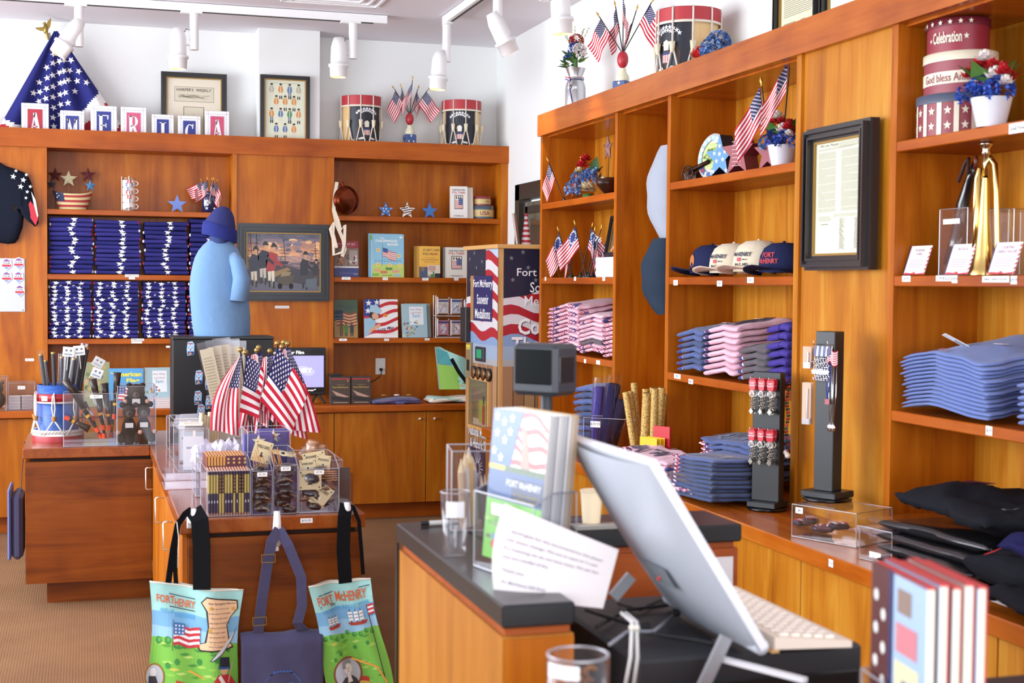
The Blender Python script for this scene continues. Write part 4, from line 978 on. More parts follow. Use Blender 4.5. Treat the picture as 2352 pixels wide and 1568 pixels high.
# ------ battle painting
def art_battle(m,X,z0,z1):
 H_=z1-z0;W_=2*X;y=.0095
 def p(u,v):return(-X+W_*u,z0+H_*v)
 def pg(pts,col,k):m.poly([p(*q)for q in pts],c(col,.35),y-.00008*k)
 sky=[('5a5868',1,.9),('7c6a70',.9,.82),('a87c68',.82,.74),('cc9068',.74,.66),('d8a078',.66,.60),('a08078',.60,.5),('6c5c68',.5,.38),('4c4450',.38,.22),('3c3840',.22,0)]
 for i,(cc,a,b)in enumerate(sky):m.rect(-X,z0+H_*b,X,z0+H_*a,c(cc,.35),y)
 R_=random.Random(5)
 for i in range(70):
  u,v=R_.random(),R_.uniform(.5,1);cc=R_.choice(['787080','5c5868','b08470','e0a878','8c7478','f0c090']if v<.88 else['4c4c5c','686474','5c5868']);x_,zz=p(u,v);m.disc(x_,zz,W_*.05*R_.uniform(.5,1.3),H_*.025*R_.uniform(.6,1.6),c(cc,.35),y-.0002-.000004*i,10)
 for i in range(22):u,v=R_.uniform(.42,.8),R_.uniform(.38,.62);x_,zz=p(u,v);m.rect(x_-W_*.05,zz,x_+W_*.05,zz+H_*.006,c(R_.choice(['e0b090','c89080','8c7880']),.35),y-.0006)
 for u in(.06,.14,.5,.92):
  k=.26 if u>.15 else.55;b=.52 if u>.15 else.5
  m.line([p(u+.02,b),p(u-.02 if u<.2 else u,b+k+.1)],.004,c('2c2830'),y-.001)
  for j in(0,.35,.7):m.line([p(u-.06,b+.08+k*j*.6),p(u+.06,b+.08+k*j*.6)],.003,c('34303a'),y-.001);m.line([p(u-.05,b+.02),p(u,b+k*j)],.0016,c('34303a'),y-.001)
  if u>.2:pg([(u-.08,b),(u+.07,b),(u+.05,b-.05),(u-.06,b-.05)],'2c2a34',14)
 pg([(0,.32),(.2,.42),(.5,.46),(.8,.36),(1,.34),(1,0),(0,0)],'3a363e',13);pg([(0,.12),(.5,.18),(1,.1),(1,0),(0,0)],'5a5866',15)
 pg([(.28,.30),(.55,.42),(.60,.38),(.33,.22)],'8a6c48',16)
 def man(u,v,s,coat,leg,lean=0):
  pg([(u-.03*s,v),(u-.005*s,v),(u+.0*s,v+.30*s),(u-.045*s,v+.30*s)],leg,18);pg([(u+.02*s,v-.02),(u+.05*s,v-.02),(u+.045*s,v+.30*s),(u,v+.30*s)],leg,18)
  pg([(u-.03*s,v),(u-.005*s,v),(u-.005*s,v+.11*s),(u-.035*s,v+.11*s)],'1c1a1e',19);pg([(u+.02*s,v-.02),(u+.05*s,v-.02),(u+.048*s,v+.1*s),(u+.02*s,v+.1*s)],'1c1a1e',19)
  pg([(u-.06*s,v+.26*s),(u+.05*s,v+.28*s),(u+(.07+lean)*s,v+.56*s),(u+(-.03+lean)*s,v+.60*s),(u-.07*s,v+.5*s)],coat,20)
  pg([(u+.03*s,v+.52*s),(u+.16*s,v+.38*s),(u+.15*s,v+.33*s),(u+.02*s,v+.45*s)],coat,21)
  x_,zz=p(u+.02*s+lean*s,v+.65*s);m.disc(x_,zz,W_*.022*s,H_*.042*s,c('c89878',.4),y-.0018,10);pg([(u-.03*s+lean*s,v+.68*s),(u+.07*s+lean*s,v+.68*s),(u+.03*s+lean*s,v+.75*s),(u+lean*s,v+.75*s)],'1c1a1e',24)
 man(.10,.10,.9,'2a2c3c','c8bca8',.01);man(.22,.14,.95,'1e2230','b8b0a0',.02);man(.33,.08,1.0,'9c2c30','d0c8b4',.02);man(.78,.06,.85,'24262e','3c3a40',.0);man(.93,.12,.6,'2c2a30','4a4440')
 pg([(.42,.10),(.62,.12),(.64,.28),(.5,.32),(.42,.24)],'4c4438',22);pg([(.46,.26),(.58,.28),(.60,.34),(.48,.34)],'8c7a58',23)
 for u in(.45,.6):x_,zz=p(u,.10);m.disc(x_,zz,W_*.03,H_*.05,c('1c1a1c'),y-.002,12)
 pg([(.80,.08),(.95,.08),(.95,.24),(.80,.22)],'55606a',22)
frame('framed_painting','framed naval battle painting hung on the cherry panel','painting',545,514,757,691,YU-.022,art_battle,fw=.062,mt=mat('slate_frame_wood','24282e',.4,coat=.1),back=.04)
# ------ cloth slabs
def slab(m,w,d,h,mt,seed=0,drape=None,n=(16,12),edge=None,wob=.006,p=7,lump=.12,lo=None):
 """a soft folded garment lying in x 0..w (centred), y 0..d, z 0..h; drape(x, y) lifts every layer alike"""
 nx,ny=n;off=Vector((seed*3.1,seed*1.7,seed));dr0=drape or(lambda x,y:0)
 lo=lo if lo is not None else min(dr0((i/8-.5)*w,j*d/8)for i in range(9)for j in range(9))-wob*.3;drape=lambda x,y:dr0(x,y)-lo
 def P(i,j,up):
  X,Y=2*i/nx-1,2*j/ny-1
  X=math.copysign(1-(1-abs(X))**2,X);Y=math.copysign(1-(1-abs(Y))**2,Y)
  e=max(0,(1-abs(X)**(p*2.6))*(1-abs(Y)**(p*2.6)))**.42
  k=noise.noise(off+Vector((X*1.6,Y*1.6,0)));k2=noise.noise(off+Vector((X*3+7,Y*3,2)))
  x=X*w/2+wob*k2*2;y=d/2+Y*d/2+wob*k*2
  z=h*.5+(h*.48*e*(1+lump*k)if up else-h*.48*e)
  return(x,y,z+drape(x,y))
 for up in(1,0):
  if callable(mt):m.grid(lambda u,v:P(u*nx,(v if up else 1-v)*ny,up),nx,ny,(lambda u,v:mt(u,v if up else 1-v,up)));continue
  vs=[P(i,j,up)for j in range(ny+1)for i in range(nx+1)]
  fs=[((j*(nx+1)+i,j*(nx+1)+i+1,(j+1)*(nx+1)+i+1,(j+1)*(nx+1)+i)if up else(j*(nx+1)+i,(j+1)*(nx+1)+i,(j+1)*(nx+1)+i+1,j*(nx+1)+i+1))for j in range(ny)for i in range(nx)]
  m.add(vs,fs,mt,True)
 return P
def top_at(P,n,u,v):
 """a point on the upper face of a slab, u, v in 0..1"""
 return P(u*n[0],v*n[1],1)
def topprint(m,P,n,polys,lift=.0012):
 for pts,mt in polys:m.add([(lambda q:(q[0],q[1],q[2]+lift))(top_at(P,n,u,v))for u,v in pts],[tuple(range(len(pts)))],mt)
def toptext(m,P,n,t,u0,v0,du,dv,mt,ang=0,lift=.0016,sub=1,sk=0):
 vs,fs,asp=text_mesh(t,0,.012)
 out=[]
 for a,b in vs:
  p,q=(a-.5)*du,(b-.5)*dv;u=u0+p*cos(ang)-q*sin(ang);v=v0+p*sin(ang)+q*cos(ang);c_=top_at(P,n,min(.97,max(.03,u)),min(.97,max(.03,v)));out.append((c_[0],c_[1],c_[2]+lift+.0025))
 m.add(out,fs,mt)
def warpstripe(name,cols,sc_=26,bands=9):
 def f():
  v=coord('Object');x,y,z=sep(v);k=noi(v,9,2)
  s=((z*2.2+x*.4+y*.9)*sc_*2+k*6.0)
  a=(s.mod(2.0))<1.0;b=(noi(v,22,1)>.56)
  return mixc(b,mixc(a,cols[0],cols[1]),cols[2])
 return mat(name,rough=.9,fn=f)
 # ------ left edge of the back wall
q=at(45,400,y=YU)
def sweat(m):
 o=(0,0,0)
 def W(px,py,y=-.02):p=at(px,py,y=YU-.03);return(p.x-q.x,p.z-q.z)
 out=[(-45,372),(0,372),(12,380),(38,388),(62,398),(72,420),(80,455),(88,500),(88,512),(80,520),(62,505),(55,485),(52,520),(42,548),(34,558),(18,560),(-10,556),(-60,560)]
 pts=[W(a,b)for a,b in out]
 cx=sum(p[0]for p in pts)/len(pts);cz=sum(p[1]for p in pts)/len(pts)
 def ring(k,y):return[(cx+(a-cx)*k,y,cz+(b-cz)*k)for a,b in pts]
 rs=[ring(1,-.004),ring(.97,-.03),ring(.85,-.05),ring(.5,-.062),ring(.05,-.062)];n=len(pts);vs=sum(rs,[])
 m.add(vs,[(i*n+j,i*n+(j+1)%n,(i+1)*n+(j+1)%n,(i+1)*n+j)for i in range(4)for j in range(n)],fab('171c2a'),True)
 m.tube([(W(55,490)[0],-.045,W(55,490)[1]),(W(50,470)[0],-.064,W(50,470)[1]),(W(50,440)[0],-.062,W(50,440)[1])],.003,fab('10131c'))
 for px,py,s_ in((31,406,.02),(37,393,.012),(54,414,.02),(48,429,.02),(61,402,.013),(70,429,.013),(63,441,.013),(60,455,.012)):
  x,z=W(px,py);m.star(x,z,s_,c('f0f0f4'),-.0655,rad(80))
 m.add([(a,-.058,b)for a,b in(W(72,440),W(82,460),W(88,496),(W(86,500)),W(78,470))],[(0,1,2,3,4)],c('efeef2'));m.add([(a,-.057,b)for a,b in(W(70,462),W(78,472),W(88,502),W(82,518),W(58,482))],[(0,1,2,3,4)],c('c02838'))
t=thing('sweatshirt','dark sweatshirt with white shoulder stars hanging on the panel at the left edge','sweatshirt',(q.x,YU+.006,q.z));part(t,'garment',sweat)
a,b=at(-40,592,y=YU),at(58,716,y=YU)
t=thing('magnet_board','small grey metal board of badge magnets at the left edge','magnet board',((a.x+b.x)/2,YU+.010,b.z));hw,hh=(b.x-a.x)/2,a.z-b.z
part(t,'board',lambda m:(m.rbox(-hw,-.004,0,hw,.002,hh,c('c4c8d0',.45),.003),[m.disc(hw-.014,z,.004,.004,c('5c5c60'),-.005)for z in(.012,hh-.012)]))
for i,(px,py)in enumerate(((15,607),(43,605),(15,637),(42,637),(45,668))):
 p=at(px,py,y=YU)
 u=thing('magnet','x','magnet',(p.x,YU+.0045,p.z));u['label']=('round-topped badge magnet, upper left on the grey board','badge magnet, upper right on the grey board','badge magnet, middle left on the grey board','badge magnet, middle right on the grey board','badge magnet, lowest on the grey board, alone in its row')[i];u['group']='badge magnets on the grey board'
 part(u,'badge',lambda m:(m.prism([(-.03,.03),(0,.042),(.03,.03),(.033,-.01),(0,-.04),(-.033,-.01)],-.003,0,c('d8dcec',.4)),m.rect(-.026,.0,.026,.016,c('f4f4f4'),-.0035),m.text('U.S.A',0,.008,c('22264c'),w=.044,h=.012,y=-.004,off=.03),m.rect(-.028,-.014,.028,-.001,c('c8303c'),-.0035),m.poly([(-.02,.018),(.02,.018),(.012,.03),(0,.036),(-.012,.03)],c('5468b0'),-.0035),m.poly([(-.02,-.015),(.02,-.015),(0,-.034)],c('8c98c8'),-.0035),[m.rect(-.018+.009*i,.019,-.014+.009*i,.028,c('d85058'),-.0038)for i in range(5)]))
 # ------ clear bins
def bin_(label,loc,w,d,h,rz=0,hf=None,tag=None,t=.003,cut=None,name='acrylic_bin',cat='bin',tagx=0,lid=False):
 """open-topped clear box, origin bottom front centre; hf = lower front height"""
 hf=h if hf is None else hf;o=thing(name,label,cat,(loc[0],loc[1],loc[2]+.0022),rz)
 def f(m):
  m.box(-w/2,0,0,w/2,d,.0015,ACR);m.box(-w/2,d-t,t,w/2,d,h,ACR);m.box(-w/2,0,t,w/2,t,hf,ACR)
  for s_ in(-1,1):
   x=s_*w/2;x2=x-s_*t
   if hf<h:m.add([(x,t,t),(x,d-t,t),(x,d-t,h),(x,d*.45,h),(x,t,hf),(x2,t,t),(x2,d-t,t),(x2,d-t,h),(x2,d*.45,h),(x2,t,hf)],[(0,1,2,3,4),(9,8,7,6,5),(2,3,8,7),(3,4,9,8)],ACR)
   else:m.box(min(x,x2),t,t,max(x,x2),d-t,h,ACR)
 part(o,'walls',f)
 def e(m):
  r=.0016 if w>.1 else.0012
  def L(a,b):m.cyl(a,b,r,EDGE,n=5)
  x0,x1=-w/2,w/2
  for x in(x0,x1):L((x,0,0),(x,d,0));L((x,0,0),(x,0,hf));L((x,d,0),(x,d,h));
  if hf<h:
   for x in(x0,x1):L((x,0,hf),(x,d*.45,h));L((x,d*.45,h),(x,d,h))
  else:
   for x in(x0,x1):L((x,0,h),(x,d,h))
  L((x0,0,0),(x1,0,0));L((x0,0,hf),(x1,0,hf));L((x0,d,h),(x1,d,h))
  if lid:m.box(x0,0,h,x1,d,h+t,ACR)
 part(o,'polished_edges',e)
 if tag:part(o,'price_label',lambda m:(m.rect(tagx-tag[1]/2,hf-tag[2]-tag[3]/2,tagx+tag[1]/2,hf-tag[2]+tag[3]/2,c('f4f3f2'),-.001),m.text(tag[0],tagx,hf-tag[2],c('50525a'),h=tag[3]*.5,y=-.0016)))
 return o
def cz(px,Y,z=CT):return Xat(px,Y,z)
bin_('clear acrylic bin of paired wooden coasters at the left end of the back counter',((cz(20,9.7)+cz(80,9.7))/2,9.66,CT),cz(80,9.7)-cz(20,9.7),.16,.175,tag=('$6.95',.045,.03,.022))
for i in range(2):
 for k in range(9):
  t=thing('coaster','pale printed coaster, %s of the %s pile in the acrylic bin'%(ORD[8-k],('left','right')[i]),'coaster',(cz(35+26*i,9.72),9.72+.004*i,CT+.004+.0098*k),rad((-2,12)[i]),'coasters in the acrylic bin')
  part(t,'tile',lambda m:m.rbox(-.036,-.036,.0005,.036,.036,.0085,c(('e8dcd8','d8c8c8')[k%2],.6),.001));part(t,'band',lambda m:m.box(-.0365,-.0366,.003,.0365,.036,.0055,c('8c7480',.7)))
bin_('clear acrylic bin cut off by the left edge on the back counter',(cz(-10,9.68),9.64,CT),.14,.2,.21,tag=None)
t=thing('plush_toy','dark plush toy sitting in the acrylic bin at the left edge','plush toy',(cz(-6,9.72),9.72,CT+.005));part(t,'body',lambda m:(m.ball(0,0,.06,.05,fab('4a4038'),rz=.058),m.ball(0,-.01,.135,.04,fab('54483c')),m.ball(-.03,0,.17,.012,fab('4a4038')),m.ball(.03,0,.17,.012,fab('4a4038'))))
t=thing('cap','dark baseball cap lying behind the coaster bin on the back counter','cap',(cz(48,9.93),9.93,CT));part(t,'crown',lambda m:m.lathe([(.085,0),(.088,.05),(.075,.09),(.045,.12),(.001,.13)],fab('1c2034'),20,1,.9,cap=False));part(t,'bill',lambda m:m.lathe([(.001,.02),(.08,.012),(.08,.008),(.001,.016)],fab('161a2c'),16,1,1,cap=False,cy=-.06))
def art_af(m,w,h,y=-.0006):
 m.rect(-w/2,0,w/2,h,c('4c98cc',.3),y);m.text('The',-w*.4,h*.88,c('e8d83c'),w=w*.12,y=y-.0004,off=.02);m.text('American',.04*w,h*.85,c('eedc38'),w=w*.80,h=h*.12,y=y-.0004,off=.04);m.text('Flag',w*.2,h*.68,c('eedc38'),w=w*.38,h=h*.12,y=y-.0004,off=.04)
 for i in range(8):m.line([(-w*.3+w*.75*u/8,h*(.20+.045*i)+h*.02*sin(u*.9)-h*.01*u)for u in range(9)],h*.045,c('c83c44')if i%2==0 else c('f0ece8'),y-.0006-.00002*i)
 m.poly([(-w*.38,h*.34),(-w*.02,h*.36),(-w*.02,h*.56),(-w*.36,h*.58)],c('2c3c84'),y-.001)
 for i in range(12):m.star(w*(-.33+.08*(i%4)),h*(.39+.065*(i//4)),w*.022,c('f0f0f4'),y-.0014)
book('blue picture book with yellow title standing on the left of the back counter',250,330,CT,.262,9.72,.008,'4c98cc',art_af,4)
book('olive-green picture book behind the black swords on the back counter',192,252,CT,.30,9.82,.008,'8c9068',lambda m,w,h:[m.disc(random.uniform(-.4,.4)*w,random.uniform(.1,.9)*h,w*.09,h*.05,c(random.choice(['6c7850','a89860','586848','b0a078','9c6048'])),-.0006-.00001*i,8)for i in range(30)]and None,6)
book('pale blue glossy book on the back counter beside the magnet tower',333,393,CT,.265,9.73,.01,'a8c8d4',art_rwb,6,rad(6))
t=thing('magazine_stack','low stack of white booklets behind the plush bears on the back counter','booklets',(cz(372,9.66),9.64,CT));part(t,'pages',lambda m:[m.rbox(-.09,0,.0005+i*.008,.09,.12,.0075+i*.008,c(('f0e8e4','d8d0d4')[i%2]),.001)for i in range(8)]and None)
price(sa[2],at(390,803,y=YU).x-cA,.40,.05,.014)
# ------ TV, media, outlet, bags
tx0,tx1=Xat(556,9.78,1),Xat(748,9.78,1);tz0,tz1=at(740,906,y=9.78).z,at(740,798,y=9.78).z
t=thing('television','flat television showing a film title screen on the back counter','television',((tx0+tx1)/2,9.78,CT));hw=(tx1-tx0)/2
part(t,'housing',lambda m:m.rbox(-hw,0,tz0-CT,hw,.04,tz1-CT,c('101014',.35),.004))
SCR=mat('lit_screen_lavender','a4a2dc',.3,emit=.42);SCB=mat('lit_screen_black','08080e',.2)
def scr(m):
 a,b=tz0-CT,tz1-CT;H_=b-a;m.rect(-hw+.012,a+.018,hw-.012,b-.008,SCB,-.0008);m.rect(-hw+.014,a+H_*.16,hw-.014,b-H_*.17,SCR,-.0012)
 Wt=mat('lit_screen_white','ffffff',.3,emit=.7);m.text('Visitor Center Film',0,b-H_*.10,Wt,h=H_*.07,w=hw*.95,y=-.0016,off=.02);m.text('FORT McHENRY',.02,a+H_*.52,Wt,w=hw*1.2,h=H_*.10,y=-.0018,off=.02);m.text('"The Star-Spangled Banner"',hw*.16,a+H_*.095,Wt,w=hw*1.2,h=H_*.055,y=-.0016,off=.02)
 for i in range(8):m.disc(random.uniform(-.8,.8)*hw,a+H_*random.uniform(.3,.7),hw*.16,H_*.08,mat('lit_screen_pale','b4b4e8',.3,emit=.45),-.0014-.00001*i)
part(t,'screen',scr)
for x in(-hw*.7,hw*.8):part(t,'foot',lambda m:(m.cyl((x,.02,tz0-CT+.01),(x-.045,-.03,.006),.008,c('18181c')),m.cyl((x,.02,tz0-CT+.01),(x+.05,-.02,.006),.008,c('18181c'))))
def dvd(label,px0,px1,Y,n):
 x0,x1=Xat(px0,Y,CT),Xat(px1,Y,CT);w=(x1-x0)*.97
 for i in range(n):
  t=thing('video_case',label if i==0 else label.replace('front',('second','third','fourth')[i-1]),'video case',((x0+x1)/2,Y+i*.017,CT),rad(-1));t['group']='boxed videos beside the television'
  part(t,'case',lambda m:m.rbox(-w/2,0,0,w/2,.015,.195,c('38322e',.25),.002))
  if i==0:part(t,'cover_sleeve',lambda m:(m.rect(-w*.46,.006,w*.46,.185,c('4c423c',.2),-.0005),m.rect(-w*.46,.172,w*.46,.183,c('a03038',.3),-.0009),m.text('Fort McHenry',0,.118,c('c8a848'),w=w*.78,h=.013,y=-.001,off=.02),m.text('GUARDIAN OF',0,.137,c('a89048'),w=w*.4,y=-.001),m.poly([(-w*.44,.10),(-w*.1,.08),(w*.2,.065),(w*.44,.052),(w*.2,.05),(-w*.2,.062)],c('b89888'),-.0009),m.poly([(-w*.44,.06),(w*.44,.04),(w*.44,.02),(-w*.44,.03)],c('2c2a2c'),-.0010),m.rect(-w*.34,.010,w*.36,.016,c('9c8878'),-.0011),m.disc(w*.36,.164,.006,.009,c('a87848'),-.0012,8)))
dvd('shrink-wrapped dark video case, front of the left row beside the television',758,806,9.70,4)
dvd('shrink-wrapped dark video case, front of the right row beside the outlet',806,853,9.70,4)
t=thing('media_player','small black media box lying on the left video cases','electronic box',(cz(770,9.72),9.71,CT+.1965));part(t,'case',lambda m:m.rbox(-.04,0,0,.05,.06,.014,c('141418',.4),.003));part(t,'front_panel',lambda m:m.rect(-.03,.004,.04,.010,c('2c2c34',.2),-.0006))
q=at(874,841,y=YP-.006)
t=thing('wall_outlet','white electrical outlet plate in the back of the book case','outlet',(q.x,YP-.0015,q.z));part(t,'cover_plate',lambda m:m.rbox(-.037,-.006,-.06,.037,0,.06,c('e4e0d8',.4),.003))
for z in(.021,-.021):part(t,'socket',lambda m:(m.disc(0,z,.017,.015,c('f0ece6',.4),-.0068,20),m.rect(-.008,z-.002,-.006,z+.008,c('3a3a3a'),-.0072),m.rect(.006,z-.002,.008,z+.008,c('3a3a3a'),-.0072),m.disc(0,z-.008,.003,.003,c('3a3a3a'),-.0072,8)))
t=thing('power_cord','black power cord plugged into the outlet and dropping behind the video cases','cord',(q.x,YP-.012,q.z-.022));part(t,'plug',lambda m:m.rbox(-.011,-.022,-.010,.011,.0,.010,c('141414'),.003));part(t,'cable',lambda m:m.tube([(0,-.018,-.008),(.0,-.03,-.03),(-.02,-.04,-.055),(-.05,-.05,-.075),(-.08,-.05,-.09),(-.10,-.05,-.10)],.0035,c('141414')))
# folded satchel and totes
t=thing('folded_satchel','folded slate-purple canvas satchel with round patches on the back counter','bag',(cz(912,9.66),9.64,CT))
n_=(16,12)
for i in range(3):part(t,'canvas_layer',lambda m:slab(m,.345-.02*i,.20,.022,fab(('4c5080','5a5880','6c6488')[i]),i,lambda x,y:.019*i+.012*sin(x*9+1)*(i>0),n_,p=9)and None)
def satp(m):
 for x,z,mt_ in((-.09,.016,c('9c7030',.5)),(.0,.012,c('e4dce0',.5)),(.09,.014,c('9c7c34',.5))):m.ball(x,.03,.062,.022,mt_,.016,.006)
 m.box(-.01,-.012,.002,.045,.03,.012,fab('5c5880'))
part(t,'patches',satp)
TEAL='a8dcd8'
def tote_art(m,W_,H_,P,left=True,k=1):
 """cartoon map print; P(u, v, lift) gives the cloth point"""
 def pg(pts,col,l=1):
  ts=[[Vector((pts[i][0],pts[i][1]))for i in tr]for tr in tessellate([[Vector((a,b,0))for a,b in pts]])];vs,fs=[],[]
  while ts:
   tr=ts.pop();k=max(range(3),key=lambda i:(tr[i]-tr[i-1]).length)
   if(tr[k]-tr[k-1]).length>.04:mid=(tr[k]+tr[k-1])/2;ts+=[[tr[k-1],mid,tr[k-2]],[mid,tr[k],tr[k-2]]]
   else:fs.append((len(vs),len(vs)+1,len(vs)+2));vs+=[P(q.x,q.y,l)for q in tr]
  m.add(vs,fs,c(col,.8))
 def strip(v0,v1,col,l=1,n=10,wav=0,u0=0,u1=1):
  f0=lambda u:wav*sin(u*9+v0*7);nv=max(1,int((v1-v0)/.04));m.add([P(u0+(u1-u0)*i/28,v0+(v1-v0)*j/nv+f0(u0+(u1-u0)*i/28),l)for j in range(nv+1)for i in range(29)],[(j*29+i,j*29+i+1,j*29+i+30,j*29+i+29)for j in range(nv)for i in range(28)],c(col,.8))
 def tx(t,u,v,w_,h_,col,l=6,rot=0,off=.02,shear=0):
  vs,fs,asp=text_mesh(t,shear,off);m.add([P(u+((a-.5)*w_)*cos(rot)-(b-.5)*h_*sin(rot)*H_/W_,v+(b-.5)*h_*cos(rot)+(a-.5)*w_*sin(rot)*W_/H_,l)for a,b in vs],fs,c(col,.8))
 def disc(u,v,r,col,l,n=14,sy=1):pg([(u+r*cos(2*pi*i/n),v+r*sy*sin(2*pi*i/n)*W_/H_)for i in range(n)],col,l)
 def ln(pts,w_,col,l):
  for(a,b),(d,e)in zip(pts,pts[1:]):
   L=hypot((d-a)*W_,(e-b)*H_)or 1;nx,nz=-(e-b)*H_/L*w_/2,(d-a)*W_/L*w_/2
   m.add([P(a+nx/W_,b+nz/H_,l),P(a-nx/W_,b-nz/H_,l),P(d-nx/W_,e-nz/H_,l),P(d+nx/W_,e+nz/H_,l)],[(0,1,2,3)],c(col,.8))
 strip(.66,.79,'7cb4dc',1,10,.008);strip(.56,.68,'9ccbe8',2,10,.01);strip(0,.58,'7cc04c',3,10,.012)
 R_=random.Random(3 if left else 4)
 for i in range(46):u,v=R_.random(),R_.uniform(.02,.55);pg([(u-.06,v),(u,v-.012),(u+.07,v+.004),(u+.02,v+.016)],R_.choice(['58a03c','a8d860','90cc50','4c9440','b8dc70','d0c858']),4+.2*(i%4))if.07<u<.92 else None
 for i in range(9):u=.08+.1*i;disc(u,.56+.015*sin(i*2),.035,'3c8c40',5,8,1.3);disc(u+.01,.565+.015*sin(i*2),.02,'60b050',5.3,8,1.2)
 for(u,v)in((.3,.42),(.55,.44),(.75,.47),(.2,.38)):disc(u,v,.03,'3c9040',5,8,1.3)
 for u0,v0 in((.3,.28),(.42,.20),(.28,.12)):pg([(u0,v0),(u0+.24,v0-.03),(u0+.24,v0-.075),(u0,v0-.035)],'c04030',6);pg([(u0,v0-.035),(u0+.24,v0-.075),(u0+.24,v0-.1),(u0,v0-.06)],'d8b058',6.2)
 ln([(.1,.32),(.45,.36),(.8,.25),(.9,.1)],.006,'e8a040',5.6);ln([(.15,.2),(.5,.05),(.85,.07)],.006,'e89038',5.7)
 if left:
  tx('FORT',.16,.885,.2,.06,'d86430');tx('HENRY',.37,.868,.22,.06,'d86430');ln([(.20,.93),(.48,.915)],.003,'24283c',6);ln([(.2,.835),(.48,.822)],.003,'24283c',6);tx('AND AP',.17,.80,.16,.028,'5cb0e0');tx('BANNER',.37,.775,.22,.032,'5cb0e0')
  pg([(.54,.90),(.60,.95),(.95,.925),(.97,.86),(.90,.80),(.86,.74),(.90,.62),(.95,.56),(.86,.545),(.55,.525),(.50,.57),(.60,.60),(.63,.72),(.60,.84)],'2c2420',7);pg([(.555,.90),(.605,.94),(.94,.915),(.955,.86),(.89,.80),(.85,.74),(.885,.62),(.93,.57),(.86,.557),(.56,.537),(.52,.57),(.62,.60),(.645,.72),(.62,.84)],'f0c8a0',7.4)
  tx('Star-Spangled Banner',.78,.90,.32,.022,'3c3434',8,shear=.2,off=.01)
  for i,s_ in enumerate(('Oh, say can you see',"by the dawn's early light,","What so proudly we hail'd","at the twilight's last gleaming",'Whose broad stripes','and bright stars,',"thro' the perilous fight","o'er the ramparts",'were so gallantly')):tx(s_,.76-.012*(i>4),.862-.036*i,.20 if i not in(1,3)else.26,.017,'5c4c44',8,shear=.2,off=.006)
  for u_,v_ in((.655,.865),(.915,.86),(.66,.70)):m.add([P(u_,v_,8)]+[P(u_+a/W_,v_+b/H_,8)for a,b in star2(.011)],[(0,i+1,(i+1)%10+1)for i in range(10)],c('d8a838'))
  for i in range(7):ln([(.245+.3*k/5,.555+.022*i+.012*sin(k*1.6))for k in range(6)],.0095,'c83440' if i%2==0 else 'f0e8e8',8.5)
  pg([(.245,.625),(.375,.63),(.375,.715),(.245,.72)],'3c70b0',9)
  for i in range(9):m.add([P(.27+.04*(i%3),.645+.026*(i//3),9.4)]+[P(.27+.04*(i%3)+a/W_,.645+.026*(i//3)+b/H_,9.4)for a,b in star2(.005)],[(0,i_+1,(i_+1)%10+1)for i_ in range(10)],c('eef2f8'))
  ln([(.24,.50),(.24,.74)],.002,'2c2c34',9)
  pg([(.66,.46),(.74,.52),(.86,.60),(.97,.70),(.99,.73),(.93,.62),(.82,.52),(.7,.46)],'3c4454',9.6);pg([(.68,.465),(.75,.525),(.86,.60),(.96,.69),(.92,.62),(.81,.525),(.7,.468)],'dce0e8',10)
  # drummer in red
  pg([(.70,.17),(.98,.16),(.97,.28),(.90,.36),(.76,.36),(.69,.27)],'b82c38',11);disc(.83,.40,.045,'dcae8c',11.5,12,1.3);pg([(.77,.42),(.90,.415),(.895,.49),(.78,.50)],'242838',12);pg([(.755,.425),(.91,.415),(.90,.40),(.77,.405)],'2c5c98',12.4);pg([(.76,.34),(.79,.36),(.93,.20),(.90,.18)],'e8e0d8',12);pg([(.72,.08),(.92,.02),(.96,.12),(.78,.17)],'c83840',12);pg([(.74,.17),(.90,.17),(.90,0),(.74,0)],'e8e4dc',11.2);ln([(.88,.30),(.93,.45)],.004,'c8b088',12.5)
  disc(.065,.28,.11,'a07028',6,18,1.35);disc(.065,.28,.095,'b8bcc4',6.5,18,1.35);disc(.05,.31,.035,'dcdcdc',7,12,1.35);pg([(-.0,.20),(.12,.20),(.08,.28),(.0,.28)],'34343c',7.2);pg([(.0,.13),(.19,.12),(.19,.155),(.0,.165)],'f0ece4',7.4);tx('Scott Key',.10,.143,.14,.018,'302c2c',8)
 else:
  tx('FORT',.22,.87,.28,.075,'d86430');tx('McHENRY',.66,.885,.5,.085,'d86430');ln([(.12,.915),(.38,.928)],.003,'24283c',6);ln([(.10,.825),(.38,.83)],.003,'24283c',6);ln([(.10,.812),(.38,.818)],.002,'24283c',6);ln([(.80,.94),(.97,.95)],.003,'24283c',6)
  tx('AND THE STAR SPANGLED BANNER',.52,.795,.82,.03,'5cb0e0',rot=.08)
  for u0,s_ in((.52,1.0),(.16,.7)):
   pg([(u0,.655),(u0+.34*s_,.665),(u0+.30*s_,.635),(u0+.04*s_,.63)],'b04030',6)
   for k in range(3):
    for j in range(3):u=u0+.06*s_+.09*s_*k;v=.67+.028*s_*j;pg([(u-.035*s_,v),(u+.04*s_,v+.004),(u+.035*s_,v+.024*s_),(u-.03*s_,v+.022*s_)],'f0ece4',7)
    ln([(u0+.06*s_+.09*s_*k,.65),(u0+.06*s_+.09*s_*k,.67+.10*s_)],.0025,'3c3434',6.8)
  ln([(.88,.15),(.88,.78)],.003,'3c3838',7)
  for i in range(5):ln([(.89,.70+.018*i),(.985,.71+.018*i)],.008,'c83440' if i%2==0 else 'f0e8e8',7.5)
  disc(.36,.24,.225,'8c4828',8,26,1.35);disc(.36,.24,.20,'a8aeb8',8.5,26,1.35);disc(.36,.24,.19,'b8bcc6',9,26,1.35)
